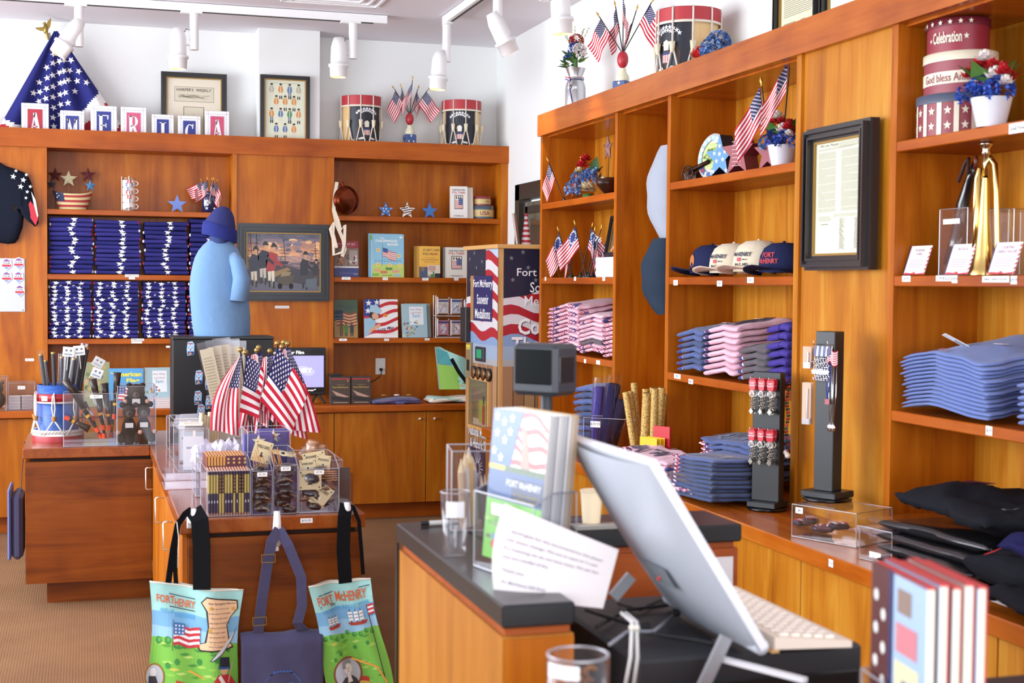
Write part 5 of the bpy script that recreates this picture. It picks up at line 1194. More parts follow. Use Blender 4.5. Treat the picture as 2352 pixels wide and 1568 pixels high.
  pg([(.2,.11),(.52,.11),(.48,.18),(.42,.22),(.30,.22),(.22,.17)],'3c3c44',9.5);pg([(.33,.17),(.41,.17),(.39,.24),(.35,.24)],'e4e0dc',10);disc(.37,.285,.065,'e0dcd8',10.5,14,1.45);disc(.36,.335,.075,'8c8c90',10.3,14,1.0);disc(.31,.31,.03,'8c8c90',10.8,10,1.4)
  for u,v in((.345,.29),(.39,.29)):disc(u,v,.008,'2c2c30',11,8)
  ln([(.355,.262),(.385,.262)],.002,'7c5c58',11);ln([(.37,.285),(.374,.273)],.0015,'6c5c58',11)
  pg([(.14,.04),(.58,.05),(.60,.09),(.16,.085)],'34302c',10);pg([(.15,.045),(.575,.055),(.59,.085),(.165,.08)],'efeae2',10.4);tx('Francis Scott Key',.37,.066,.34,.022,'302c2c',11,rot=.02)
t=thing('folded_totes','pile of folded pastel canvas totes at the right end of the back counter','totes',(cz(1035,9.68),9.64,CT))
for i in range(4):part(t,'folded_tote',lambda m:slab(m,.32-.015*i,.21,.024,fab(('e4dccc','b8d8c0','efe4da','a4ccc4')[i]),i+5,lambda x,y:.021*i+.01*sin(x*8+i),n_,p=9)and None)
def lean_tote(m):
 w,h=.26,.30
 def P(u,v,l=0):x=(u-.5)*w*(1-.18*v)-.05*v;return(x,-.004-.0004*l+.012*sin(u*6)+.03*v,.0+v*h*(1-.30*max(0,u-.2)**.8))
 m.grid(lambda u,v:P(u,v),14,14,fab('a4d4c8'));m.grid(lambda u,v:(P(1-u,v)[0],P(1-u,v)[1]+.03,P(1-u,v)[2]),10,10,fab('e0d8c8'))
 def pg(pts,col,l):m.add([P(u,v,l)for u,v in pts],[tuple(range(len(pts)))],c(col,.8))
 pg([(.02,0),(.98,0),(.98,.55),(.6,.62),(.02,.6)],'9cd060',3)
 for i in range(24):u,v=random.uniform(.1,.9),random.uniform(.05,.5);pg([(u-.07,v),(u,v-.02),(u+.08,v),(u+.01,v+.03)],random.choice(['70b04c','c0e070','58a048','e0a050','80c858']),4+.3*(i%3))
 pg([(.2+.13*cos(k*pi/8),.36+.16*sin(k*pi/8))for k in range(16)],'d8dad8',6);pg([(.2+.05*cos(k*pi/6),.40+.06*sin(k*pi/6))for k in range(12)],'6c6c74',6.6);pg([(.11,.25),(.3,.25),(.25,.34),(.15,.34)],'404048',6.6)
 pg([(.02,.62),(.5,.64),(.4,.95),(.02,.98)],'5cb0b8',2)
t=thing('tote_bag','bright printed tote with black strap slumped on the folded totes','tote bag',(cz(1052,9.70),9.72,CT+.093),rad(-4));part(t,'bag_body',lean_tote);part(t,'strap',lambda m:m.strap([(-.05,-.03,.22),(.0,-.034,.13),(.06,-.034,.05),(.08,-.03,.01)],.026,.003,fab('15161a'),up=(0,1,0)))
# ------ medallion kiosk
kx,ky,kz=2.372,8.10,1.862
WK=wood('birch_kiosk',2,'b08048','d4a468','e4bc84',.4)
t=thing('medallion_kiosk','tall souvenir medallion vending kiosk wrapped in flag graphics','vending kiosk',(kx,ky,0),rad(3));kw,kd=.525,.62
part(t,'body',lambda m:(m.box(0,0,0,kw,kd,kz,WK),m.box(-.001,.04,0,0,kd,kz,WK)))
part(t,'top_board',lambda m:m.rbox(-.02,-.02,kz+.0005,kw,kd+.02,kz+.026,mat('birch_edge','d8a868',.4),.003))
def graphic(m,w,h,y=-.002,x0=.03):
 """front or side panel: sky above, weathered planks below, rippling flag on top"""
 def X(u):return x0+(w-x0-.004)*u
 def pg(pts,col,l):m.poly([(X(a),b*h)for a,b in pts],c(col,.35),y-.0002*l)
 for i in range(10):m.rect(X(0),h*(.55+.045*i),X(1),h*(.595+.045*i),c(['a8a090','b0b0b0','a0b4cc','88a4cc','7c9ccc','84a8d4','90b0d8','9cb8dc','b0c4e0','b8cce4'][i],.35),y)
 for i in range(7):m.rect(X(i/7),0,X((i+1)/7-.01),h*.62,c(('a8805c','9c7450','b48c64','a47c58')[i%4],.4),y-.0001);m.rect(X((i+1)/7-.012),0,X((i+1)/7),h*.62,c('4c3424'),y-.00012)
 R_=random.Random(8)
 for i in range(14):pg([(R_.random()*.8,.62+.06*R_.random())for _ in range(1)]+[(.5,.7),(.7,.66)],'c8d4e4',1)if 0 else None
 for i in range(9):
  b=.70+.031*i;pts=[(u/10,b+.012*sin(u*.9+i*.2)+.018*(1-u/10))for u in range(11)];m.add([p for(a,bb)in pts for p in((X(a),y-.0004-.0002*(i%2),bb*h),(X(a),y-.0004-.0002*(i%2),(bb+.032)*h))],[(2*k,2*k+2,2*k+3,2*k+1)for k in range(10)],c('b02430' if i%2==0 else 'dcd8dc',.35))
 pg([(0,.84),(.30,.85),(.62,.88),(.62,1),(0,1)],'23243c',4)
 for(a,b)in((.1,.97),(.32,.94),(.5,.96),(.12,.90),(.42,.90),(.25,.99)):m.star(X(a),b*h,.016,c('787c84'),y-.0010)
def kfront(m):
 graphic(m,kw,kz);y=-.0042
 m.rect(.09,kz*.895-.19,kw,kz*.955-.04,c('2c2f5c',.3),y+.002)
 for i,(s_,xx,w_)in enumerate((('Fort McHenry',.115,.43),('Souvenir',.20,.25),('Medallions',.165,.33))):m.text(s_,xx,1.715-.083*i,c('f4f2f6'),w=w_,h=.062,al='l',y=y,off=.006)
 for dx,dz,mt_,yy in((.004,-.004,c('241c40'),.0003),(0,0,c('f6f4f8'),0)):m.text('Collect',.125+dx,1.395+dz,mt_,w=.34,h=.10,al='l',y=y+yy,off=.025);m.text('Them All',.085+dx,1.285+dz,mt_,w=.43,h=.095,al='l',y=y+yy,off=.025)
part(t,'front_graphic',kfront)
def kside(m):
 m.T=RZ(-pi/2)@TR(-kd,0,0);graphic(m,kd,kz,-.003,.015);y=-.0065
 m.rect(.10,1.42,.52,1.70,c('2c2f64',.3),y+.001);m.rect(.10,1.42,.16,1.70,c('a88050'),y+.0007)
 for i,s_ in enumerate(('Fort McHenry','Souvenir','Medallions')):m.text(s_,.34,1.645-.09*i,c('f4f2f6'),w=(.36,.22,.29)[i],h=.062,y=y,off=.01)
 for i,s_ in enumerate(('Fort McHenry','National Monument','& Historic Shrine')):m.text(s_,.33,.80-.075*i,c('28242c'),w=(.33,.48,.42)[i],h=.058,y=y,off=.04);m.text(s_,.33,.80-.075*i,c('f4f2f6'),w=(.33,.48,.42)[i],h=.058,y=y-.0005,off=.015)
 m.rect(.05,.10,.45,.62,c('2c2044',.4),y+.0008)
 for(x,z,r,cc)in((.27,.50,.11,'e8e8f0'),(.10,.56,.06,'6c8cc8'),(.14,.36,.08,'c03c48'),(.36,.38,.07,'5868c0')):
  for k in range(26):a=k*2*pi/26;m.line([(x+r*.25*cos(a),z+r*.3*sin(a)),(x+r*cos(a)*random.uniform(.7,1),z+r*1.2*sin(a)*random.uniform(.7,1))],.004,c(cc),y-.0002)
part(t,'side_graphic',kside)
def kctl(m):
 m.T=RZ(-pi/2)@TR(-kd,0,0);y=-.008
 m.rbox(-.01,y-.03,1.28,.10,y+.005,1.50,c('1c1c20',.4),.004)
part(t,'bill_reader',kctl)
part(t,'coin_slot',lambda m:(setattr(m,'T',RZ(-pi/2)@TR(-kd,0,0)),m.rbox(.06,-.02,1.05,.15,0,1.28,c('8c7a58',.4),.003),m.rect(.065,1.245,.145,1.265,c('d8cc48'),-.0212),m.rect(.065,1.235,.145,1.241,c('d8cc48'),-.0212),m.rect(.075,1.10,.13,1.17,c('141414'),-.0212)))
part(t,'display',lambda m:(setattr(m,'T',RZ(-pi/2)@TR(-kd,0,0)),m.rbox(.24,-.02,1.17,.40,0,1.26,c('2c2c34',.4),.003),m.rect(.27,1.19,.37,1.245,mat('lit_green_display','1c7c54',.4,emit=.5),-.0212)))
MED=mat('medallion_metal','b8945c',.3,.9)
for i in range(4):
 md=part(t,'medallion_button',lambda m:(setattr(m,'T',RZ(-pi/2)@TR(-kd+.16+.095*i+.04,0,1.095)@RX(pi/2)),m.lathe([(.001,.022),(.030,.022),(.034,.018)],MED,24,cap=False)))
 part(md,'bezel',lambda m:(setattr(m,'T',RZ(-pi/2)@TR(-kd+.16+.095*i+.04,0,1.095)@RX(pi/2)),m.lathe([(.036,0),(.040,.0),(.040,.02),(.034,.021)],c('16161a',.4),24,cap=False)))
def kwin(m):
 m.T=RZ(-pi/2)@TR(-kd,0,0);a,b,z0,z1=.10,.47,.76,1.05
 for p in((a-.02,z0-.02,a,z1+.02),(b,z0-.02,b+.02,z1+.02),(a,z1,b,z1+.02),(a,z0-.02,b,z0)):m.box(p[0],-.016,p[1],p[2],-.002,p[3],WK)
 m.rect(a,z0,b,z1,c('8c8460'),-.0072)
 for x,z,w,h,cc in((.26,.95,.2,.08,'8c7458'),(.36,.86,.14,.14,'9cb04c'),(.38,.84,.05,.12,'b04048'),(.38,.93,.025,.05,'202028'),(.3,.79,.25,.04,'c8b8a0'),(.2,.88,.1,.2,'6c6c48')):m.rect(x-w/2,z-h/2,x+w/2,z+h/2,c(cc),-.0076-.0001*x)
part(t,'viewing_window',kwin)
part(t,'window_glass',lambda m:(setattr(m,'T',RZ(-pi/2)@TR(-kd,0,0)),m.box(.10,-.012,.76,.47,-.010,1.05,ACR)))
# things on the kiosk
q=(Xat(1192,8.3,1.89),8.3,kz+.0275)
t=thing('picture_book','thin book standing edge-on on top of the medallion kiosk','book',q,rad(68));t.rotation_euler=(rad(-8),0,rad(68));t.location.z+=.005
part(t,'cover',lambda m:(m.box(-.08,0,.001,.08,.012,.19,c('b8a8a0',.4)),m.rect(-.06,.03,.06,.16,c('c89878'),-.0006)));part(t,'page_block',lambda m:m.box(-.078,.002,0,.0815,.010,.188,PAPER))
def cone(m):
 n=12
 for i in range(n):r0,r1=.032*(1-i/n*.75),.032*(1-(i+1)/n*.75);m.lathe([(r0,i*.016),(r1,(i+1)*.016)],c('a82c40')if i%2 else c('d8d4dc'),20,cap=False)
 m.lathe([(.008,n*.016),(.001,n*.016+.006)],c('a82c40'),20,cap=False)
t=thing('striped_cone','small red and white striped cone on top of the medallion kiosk','ornament',(Xat(1208,8.28,1.89),8.28,kz+.0275));part(t,'cone',cone);part(t,'base_disc',lambda m:m.lathe([(.034,0),(.034,.004)],c('2c2c54'),20))
# ------ flowers
LEAF=c('3f6a2c',.6);LEAF2=c('5c8a3c',.6)
def petal(m,p,d,s,mt,w=.5,curl=.3):
 d=Vector(d).normalized();up=Vector((0,0,1))if abs(d.z)<.9 else Vector((0,1,0));sd=d.cross(up).normalized();nn=sd.cross(d);p=Vector(p)
 m.add([p,p+d*s*.45+sd*s*w*.5-nn*s*curl*.1,p+d*s+nn*s*curl*.4,p+d*s*.45-sd*s*w*.5-nn*s*curl*.1,p+d*s*.5+nn*s*.12],[(0,1,4),(1,2,4),(2,3,4),(3,0,4)],mt,True)
def bloom(m,p,r,mts,kind='rose',R_=random.Random(3)):
 p=Vector(p)
 if kind=='hyd':
  for i in range(int(46)):
   a,b=R_.uniform(0,2*pi),R_.uniform(-.5,1);q=Vector((cos(a)*sqrt(max(0,1-b*b)),sin(a)*sqrt(max(0,1-b*b)),b));mt=R_.choice(mts)
   e1=q.cross(Vector((0,0,1.01))).normalized();e2=q.cross(e1);t0=R_.uniform(0,1.5)
   for k in range(4):an=t0+k*pi/2;petal(m,p+q*r*.85,e1*cos(an)+e2*sin(an)+q*.35,r*.34,mt,.9)
 elif kind=='rose':
  for ly in range(5):
   for k in range(7):an=k*2*pi/7+ly*.45;el=.15+ly*.32;petal(m,p+Vector((0,0,r*.1*ly)),(cos(an)*cos(el),sin(an)*cos(el),sin(el)),r*(1.05-.13*ly),R_.choice(mts),.9,.6)
 elif kind=='carn':
  for i in range(90):a,b=R_.uniform(0,2*pi),R_.uniform(-.4,1);petal(m,p,(cos(a)*sqrt(1-b*b),sin(a)*sqrt(1-b*b),b),r*R_.uniform(.8,1.05),R_.choice(mts),.8,.5)
def leaf(m,p,d,s,mt=LEAF):petal(m,p,d,s,mt,.6,.3)
BLH=[c(x,.7)for x in('5478b8','7c9cd0','4468a8','8cb0dc')];BLD=[c(x,.7)for x in('2a50b0','2444a0','3c64c8')];REDS=[c(x,.6)for x in('c01c24','d83030','a81820')];WHS=[c(x,.6)for x in('f4ece4','ece0e0','f8f0e8')];CRM=[c(x,.7)for x in('e8d8b0','dcc898','f0e0c0')]
# ------ top of the right-hand cases
XT=2.72
def rpos(px,X,z):return(X,Yat(px,X,z),z)
q=rpos(1321,XT,DK);zt=at(1321,158,x=XT).z-DK
GAL=mat('galvanised_steel','c4c8cc',.28,.85)
t=thing('milk_can','small galvanised milk can vase with a flag ribbon, far end of the right cases','vase',q)
part(t,'can_body',lambda m:(m.lathe([(.058,0),(.060,.006),(.060,zt*.10),(.058,zt*.12),(.060,zt*.14),(.060,zt*.60),(.058,zt*.62),(.060,zt*.64),(.052,zt*.74),(.040,zt*.80),(.040,zt*.86),(.058,zt)],GAL,36,cap=False),m.lathe([(.001,.002),(.058,.002)],GAL,24,cap=False)))
part(t,'handle',lambda m:m.tube([(-.04,-.04,zt*.62),(-.05,-.06,zt*.72),(-.035,-.05,zt*.80)],.004,GAL))
def rib(m):
 for i,mt_ in enumerate((c('c83048'),c('f0f0f4'),c('3048a8'))):
  o=.006*i;m.strap([(.045*cos(a)*1.05,.045*sin(a)*1.05,zt*.80-o+.01)for a in[k*pi/6 for k in range(13)]],.006,.001,mt_,up=(0,0,1))
  m.strap([(-.045,-.02+o*.4-.006*i,zt*.82),(-.05+.0*i,-.03-.004*i,zt*.6),(-.035,-.075+.0*i,zt*.2)],.006,.001,mt_,up=(1,0,0));m.strap([(-.045,-.03,zt*.80-o),(-.05,.04,zt*.86-o)],.006,.001,mt_,up=(1,0,0))
part(t,'ribbon',rib)
R_=random.Random(12)
t=thing('bouquet','red, blue and white artificial bouquet in the galvanised milk can','flowers',(q[0],q[1],q[2]+zt+.004))
def bq(m):
 bloom(m,(0,-.005,.15),.045,REDS,'hyd');bloom(m,(-.01,-.03,.095),.05,BLD,'hyd');bloom(m,(-.01,.09,.06),.035,BLD,'hyd');bloom(m,(-.01,-.09,.09),.04,WHS,'hyd');bloom(m,(-.01,-.11,.06),.03,WHS,'hyd')
part(t,'blooms',bq)
def lv(m):
 for k in range(22):a=R_.uniform(0,2*pi);m_=R_.choice((LEAF,LEAF2));leaf(m,(cos(a)*.03,sin(a)*.05,R_.uniform(.01,.07)),(cos(a),sin(a)*1.5,R_.uniform(-.1,.8)),R_.uniform(.05,.09),m_)
 for k in range(7):
  a=R_.uniform(0,2*pi);d=Vector((.4*cos(a),sin(a),.9)).normalized()
  for j in range(12):b=Vector((0,0,.08))+d*(.03+.013*j);m.ball(b.x,b.y+.004*(-1)**j,b.z,.004,c('98a878'),n=6)
 m.cyl((0,0,-.03),(0,0,.1),.012,LEAF)
part(t,'foliage',lv)
FLR=[(-34,.23,-1,62,.35,.125),(-13,.25,-1,76,.8,.12),(2,.285,1,78,.5,.11),(17,.22,-1,64,.6,.12),(36,.29,1,58,.35,.13)]
q=rpos(1429,XT,DK);zz=at(1428,118,x=XT).z
st=stand('five-flag stand on a starry blue block between the milk can and the drum',q,zz-DK,rad(-20),[(rad(a),b,c_,rad(d),e,g)for a,b,c_,d,e,g in FLR]);st.rotation_euler.z=rad(-50)
drum('large rope drum with painted eagle on top of the right-hand cases',1508,1656,22,X=2.74,art=rad(-160))
q=rpos(1625,2.665,DK)
t=thing('bouquet','red rose and light blue hydrangea bouquet in front of the large drum','flowers',q)
def bq2(m):
 for dy,z,k,mt_ in((.10,.085,'rose',REDS),(.06,.075,'rose',REDS),(-.02,.10,'hyd',BLH),(-.09,.12,'hyd',BLH),(-.06,.085,'hyd',BLH)):bloom(m,(-.0,dy-.02,z+.02),.055,mt_,k)
part(t,'blooms',bq2);part(t,'foliage',lambda m:([leaf(m,(0,.1-.02*k,.05),(-.5,.5-.1*k,.1),.07)for k in range(10)],m.lathe([(.05,0),(.06,.05)],c('3c4c3c',.4),16))and None)
def art_const(m,X,z0,z1,y=.0095):
 W_,H_=2*X,z1-z0;m.rect(-X,z0,X,z1,c('dcdcc4',.5),y+.0003)
 m.text('We the People',-X+W_*.30,z1-H_*.045,INK,w=W_*.38,h=H_*.028,y=y,shear=.3,off=.006);lines(m,-X+W_*.5,z1-H_*.03,X-W_*.06,z1-H_*.075,5,c('8c8c80'),y,.35,.06);lines(m,-X+W_*.07,z1-H_*.065,X-W_*.1,z1-H_*.085,2,c('8c8c80'),y,.4,.2)
 for k in range(2):
  x0=-X+W_*(.07+.48*k);x1=x0+W_*.38
  lines(m,x0,z1-H_*.10,x1,z1-H_*.62,62,c('8e8e82'),y,.42,.05)
  for j in range(7):m.rect(x0+W_*.08*(j%3),z1-H_*(.17+.07*j),x1,z1-H_*(.163+.07*j),c('dcdcc4',.5),y-.0004)
 lines(m,-X+W_*.10,z1-H_*.655,-X+W_*.36,z1-H_*.70,5,c('8e8e82'),y,.4);m.line([(-X+W_*(.15+.012*i),z1-H_*(.725+.004*(i%2)))for i in range(14)],.002,INK,y)
 R2=random.Random(2)
 for k,x in enumerate((.52,.82)):
  for i in range(30):xx=-X+W_*(x+.02*R2.random());zz_=z1-H_*(.69+.0088*i);m.line([(xx,zz_),(xx+W_*.03,zz_+.003),(xx+W_*(.06+.05*R2.random()),zz_-.001)],.0016,c('6c6c64'),y)
 lines(m,-X+W_*.40,z1-H_*.64,X-W_*.1,z1-H_*.67,3,c('8e8e82'),y,.35)
def rframe(label,px0,px1,py0,py1,X,art,fw,lean=0,zb=None,back=.04,name='framed_document',gold=.008):
 y0,y1=Yat(px0,X,2),Yat(px1,X,2);a,b=at((px0+px1)/2,py0,x=X).z,at((px0+px1)/2,py1,x=X).z
 b=b if zb is None else zb
 return frame(name,label,'picture',0,0,0,0,0,art,fw,lean,rz=RR,loc=(X,(y0+y1)/2,b),wh=(y0-y1,a-b),back=back,gold=gold)
rframe('tall narrow framed document of a founding text on the cherry panel',1850,1997,284,620,XU-.042,art_const,.052,back=.045)
rframe('framed parchment document leaning on the white wall above the drum side',1775,1872,-110,70,2.80,lambda m,X,z0,z1:(m.rect(-X,z0,X,z1,c('ddd8bc',.5),.0098),lines(m,-X*.8,z1-.02,X*.8,z0+.17,26,c('96927e'),.0095),lines(m,-X*.8,z0+.15,-X*.1,z0+.10,5,c('96927e'),.0095),lines(m,.1*X,z0+.15,X*.6,z0+.02,12,c('96927e'),.0095,.3,.5),m.line([(-X*.8+.01*i,z0+.075+.003*(i%2))for i in range(9)],.002,INK,.0095)),.022,zb=DK)
rframe('black framed picture with beaded gold slip, cut by the top edge',1880,2010,-140,30,2.77,lambda m,X,z0,z1:m.rect(-X,z0,X,z1,c('d8e8dc',.5),.0098),.04,zb=DK)
# ------ far narrow case: top shelf
XF=2.66;T1,T2,T3=2.1255,1.6905,1.2625
def deskflag(label,px,pz,zb,an,side,dr,X=XF,s=1,mt=None,h=.27,fold=.4,name='desk_flag',tilt=0):
 q=rpos(px,X,zb);t=thing(name,label,'flag',q,rad(-28))
 tip=(sin(an)*h,tilt,cos(an)*h)
 part(t,'base',lambda m:m.lathe([(.022,0),(.022,.006),(.014,.012),(.006,.02),(.004,.03)],c('18181c',.25),20))
 part(t,'staff',lambda m:(m.cyl((0,0,.01),tip,.003,WOODBLK),spear(m,tip[0],tip[1],tip[2],an,1)))
 part(t,'flag_cloth',lambda m:flag(m,.15*s,.10*s,(sin(an)*(h-.01),tilt-.004,cos(an)*(h-.01)),an,fold,mt,px*.1,rad(dr),side));return t
deskflag('desk flag with its staff leaning away, leftmost on the upper narrow shelf',1296,0,T1,rad(-22),-1,72,h=.25,s=.95)
deskflag('small desk flag half hidden behind the blue hydrangea',1325,0,T1,rad(4),-1,70,X=2.75,h=.245,s=.9)
q=rpos(1350,2.68,T1);t=thing('bouquet','bouquet of blue hydrangea, red rose and cream carnation on the narrow upper shelf','flowers',q);t.rotation_euler.z=rad(-30)
def bq3(m):
 for x,z,r,k,mt_ in((-.085,.055,.052,'hyd',BLH),(-.06,.115,.04,'hyd',BLH),(.03,.14,.045,'hyd',BLH),(.005,.12,.05,'hyd',BLH),(-.035,.18,.045,'rose',REDS),(-.015,.215,.04,'rose',REDS),(.0,.055,.058,'carn',CRM),(-.05,.15,.035,'carn',CRM)):bloom(m,(x,-.0,z),r,mt_,k)
part(t,'blooms',bq3);part(t,'foliage',lambda m:(leaf(m,(.03,-.02,.14),(.2,0,.9),.10,c('345c24',.5)),leaf(m,(.04,.0,.15),(.9,0,.5),.06,c('48782c',.5)),m.lathe([(.03,.002),(.03,.03),(.001,.03)],LEAF,10,cap=False))and None)
t=thing('star_pick','dusty pink tin star on a stem at the back of the narrow upper shelf','star decoration',rpos(1395,2.84,T1),RR)
def sp(m):m.T=TR(0,0,.30);m.star3(.075,-.002,.002,mat('dusty_pink_tin','9c7470',.5,.3),peak=.016,cz=0)
part(t,'star',sp);part(t,'stem',lambda m:m.cyl((0,0,0),(0,.006,.29),.003,c('7c5c50')))
t=thing('wooden_bowl','dark wooden scoop lying at the right of the narrow upper shelf','bowl',rpos(1402,2.66,T1),RR);part(t,'bowl',lambda m:m.lathe([(.03,.004),(.07,.05),(.075,.09),(.068,.09),(.03,.015)],wood('dark_bowl_wood',0,'1c0c08','34180c','4a2414',.3),24,.7,1.1))
# middle shelf: plate, desk flags, boxes
def plate(label,px,X,zb,R,lean=18,rz=RR):
 t=thing('souvenir_plate',label,'plate',rpos(px,X,zb+.004));t.rotation_euler=(-rad(lean),0,rz)
 def f(m):
  m.T=TR(0,0,R)@RX(pi/2);m.lathe([(.001,-.004),(R*.62,-.004),(R,.004),(R,.008),(R*.6,.001),(.001,.001)],c('e8ecee',.15,coat=.8),36,.82,1,cap=False)
 part(t,'dish',f)
 def g(m):
  R3=random.Random(int(px));k=0
  for a in range(34):an=a*2*pi/34;m.disc(.80*R*.82*cos(an),R+R*.80*sin(an),R*.10,R*.10,c(('a8d0dc','c8e0e8','9cc4d8','e8f0f0')[a%4]if sin(an)>-.2 else R3.choice(['b8c8a8','d8d0c0','c83c48','e8e8e8','4c6ca8']),.25),-.010-.00002*a,8)
  m.disc(0,R,R*.5,R*.60,c('c8d890',.25),-.012,24)
  for i in range(22):a=R3.uniform(0,2*pi);r=R3.uniform(0,.4)*R;m.disc(r*cos(a),R+r*sin(a),R*.10,R*.07,c(R3.choice(['88a850','5c8040','c8b870','98b468','a06848']),.25),-.0124-.00002*i,8)
 part(t,'painted_scene',g)
 part(t,'easel',lambda m:(m.cyl((-.02,-.018,.004),(-.02,.05,.012),.002,BRASS),m.cyl((.02,-.018,.004),(.02,.05,.012),.002,BRASS),m.cyl((0,.05,.01),(0,.015,.06),.002,BRASS)))
plate('oval scenic souvenir plate at the far left of the desk-flag shelf',1267,2.64,T2,.092)
F13=[(1312,-16,-1,62,FLAG13,.27,2.65,'desk flag with ringed stars, leftmost over the white staff base'),(1310,3,-1,75,FLAG13,.255,2.72,'dark-looking desk flag behind the leftmost two'),(1345,-12,-1,52,FLAG13,.29,2.63,'largest desk flag with ringed stars spread towards the front'),(1334,12,1,50,FLAG13,.29,2.69,'desk flag drooping right behind the large spread one'),(1352,14,-1,80,FLAG13,.27,2.64,'desk flag lettered 76 near the framed picture'),(1348,9,1,78,FLAG13,.26,2.70,'desk flag partly hidden behind the lettered 76 flag'),(1362,20,1,70,FLAG,.255,2.70,'small dark desk flag touching the framed picture')]
for px,an,sd,dr,mt_,h,X_,lb in F13:
 t=deskflag(lb,px,0,T2,rad(an),sd,dr,X=X_,mt=mt_,h=h,s=1.12)
 if '76' in lb and 'near' in lb:part(t,'numerals',lambda m:m.text('76',sin(rad(an))*h-.012,cos(rad(an))*h-.055,c('f4f4f8'),h=.03,y=-.018,off=.01,rot=-.25))
for i in range(5):
 t=thing('blue_box','dark blue gift box behind the desk flags, %s of the pile'%ORD[4-i],'box',(2.80,7.15,T2+.036*i),RR+rad((0,4,-5,3,-3)[i]),'blue gift boxes');w_=.2-.02*i
 part(t,'base',lambda m:m.rbox(-w_,-.06,0.0003,w_,.06,.02,c('16306c',.3),.003));part(t,'lid',lambda m:m.rbox(-w_-.003,-.063,.018,w_+.003,.063,.0352,c('1c3c84',.3),.003))
for i in range(3):
 t=thing('white_box','plain white flat box under the framed picture, %s of three'%ORD[2-i],'box',(2.60,6.93,T2+.035*i),RR,'white flat boxes');part(t,'base',lambda m:m.rbox(-.13,.006,.0003,.135-.002*i,.2,.03,c('e8e6ee'),.003));part(t,'lid',lambda m:m.rbox(-.132,.004,.014,.137-.002*i,.202,.0345,c('f2f0f6'),.003))
frame('framed_picture','dark framed colourful picture leaning on the white flat boxes','picture',0,0,0,0,0,lambda m,X,z0,z1:(m.rect(-X,z0,X,z1,c('6c5848'),.0097),[m.disc(random.uniform(-.9,.9)*X,z0+random.uniform(.02,.9)*(z1-z0),.014,.012,c(random.choice(['b04030','3c4c6c','c8a878','4c6c3c','d8d4cc','6c3428','e0a060'])),.0094-.00001*i,8)for i in range(40)],m.rect(.1*X,z0+.1,X*.7,z1-.03,c('d8d8e0'),.009)),.025,rad(10),rz=RR,loc=(2.66,6.93,T2+.108),wh=(.27,.225),mt=c('241c24',.4))
# ------ hanging sweatshirts in the recess
def hang(label,px0,px1,py0,py1,X,col,txt):
 y1,y0=Yat(px0,X,1.9),yb[2]+.03;a,b=at(px0,py0,x=X).z,at(px0,py1,x=X).z;h=a-b;w=y1-y0
 t=thing('hanging_sweatshirt',label,'sweatshirt',(X,y0,b),0)
 def f(m):
  def fn(u,v):
   an=u*2*pi;k=.28+.72*max(0,sin(pi*(.10+.84*(1-v))))**.55;return(.13*cos(an)*k,max(.0,w*(.5+.5*sin(an))*k+.012*sin(v*17+an)*k),v*h)
  m.grid(fn,20,16,fab(col))
 part(t,'body',f)
 if txt:part(t,'lettering',lambda m:[m.line([(-.06+.02*k,h*(.60+.02*(k%2))),(-.05+.02*k,h*.68)],.006,c('4c5468'),0)for k in range(4)])if 0 else None
hang('light grey sweatshirt hanging edge-on in the recess',1517,1534,345,560,2.70,'a4aab8',1)
hang('dark navy sweatshirt hanging below the grey one in the recess',1511,1532,550,720,2.66,'2c3848',0)
# ------ shirt stacks
STP=warpstripe('flag_print_jersey',('e8dce4','b83448','3c4480'));SPK=warpstripe('pink_flag_print_jersey',('ecc8d4','c85870','4c5088'),40)
PNK,PNK2,DNM,DNM2,CHA,PUR,BLU,BLK='e8bccc','dcaabc','56669a','46557f','625a62','4c3f92','7084c0','16161a'
def shirts(px0,px1,X,zb,d,spec,label,h=.022,drape=None,slant=0,group=None,zrot=0,name='folded_shirt',top=None,seed=0,ov=0):
 """spec: (cloth colour, front print or None) from the bottom up"""
 y1,y0=Yat(px0,X,zb),Yat(px1,X,zb);w=abs(y1-y0)*.97;z=zb
 lo=min(drape((i/8-.5)*w*1.02,j*d/8)for i in range(9)for j in range(9))-.004 if drape else None
 for i,(col,pr)in enumerate(spec):
  n=len(spec);nm_={PNK:'pink',PNK2:'dusty pink',DNM:'denim-blue',DNM2:'dark denim',CHA:'charcoal',PUR:'purple',BLU:'blue',BLK:'black'}[col]
  t=thing(name,'%s folded shirt, %s, %s'%(nm_,ORD[n-1-i],label),'folded shirt',(X+random.uniform(-.0015,.0015),(y0+y1)/2+random.uniform(-.0015,.0015),z+.0008),RR+rad(random.uniform(-.15,.15)+zrot));t['group']=group or 'folded shirts, '+label
  base=fab(col);edge={1:STP,2:SPK}.get(pr);nn=(22,16)
  PP=[]
  mf=base if not edge else(lambda u,v,up:edge if(v<.30 and(u<.34 or pr==2 and(int(u*5)+i)%2))else base)
  part(t,'cloth',lambda m:PP.append(slab(m,w*(.95+.05*sin(i*2.3)),d*(.96+.04*cos(i*1.9)),h*.87,mf,seed+int(px0)+i*.02,drape,nn,wob=.012,p=8,lump=.03,lo=lo)))
  if i==n-1 and top:part(t,'lettering',lambda m:(toptext(m,PP[0],nn,top[0],top[1],top[2],top[3],top[4],c(top[5],.8),top[6]if len(top)>6 else 0)))
  if i==n-1:part(t,'paper_tag',lambda m:m.rbox(w*.12,d*.48,h+.012+(drape(w*.12,d*.5)if drape else 0),w*.12+.05,d*.48+.022,h+.013+(drape(w*.12,d*.5)if drape else 0),c('f0ece8'),.0003))
  z+=h
 return z
dr1=lambda x,y:.034*sin(max(0,min(1,y/.3))*pi*.5)+.014*sin(x*9+1)+.010*noise.noise(Vector((x*12,y*12,3)))
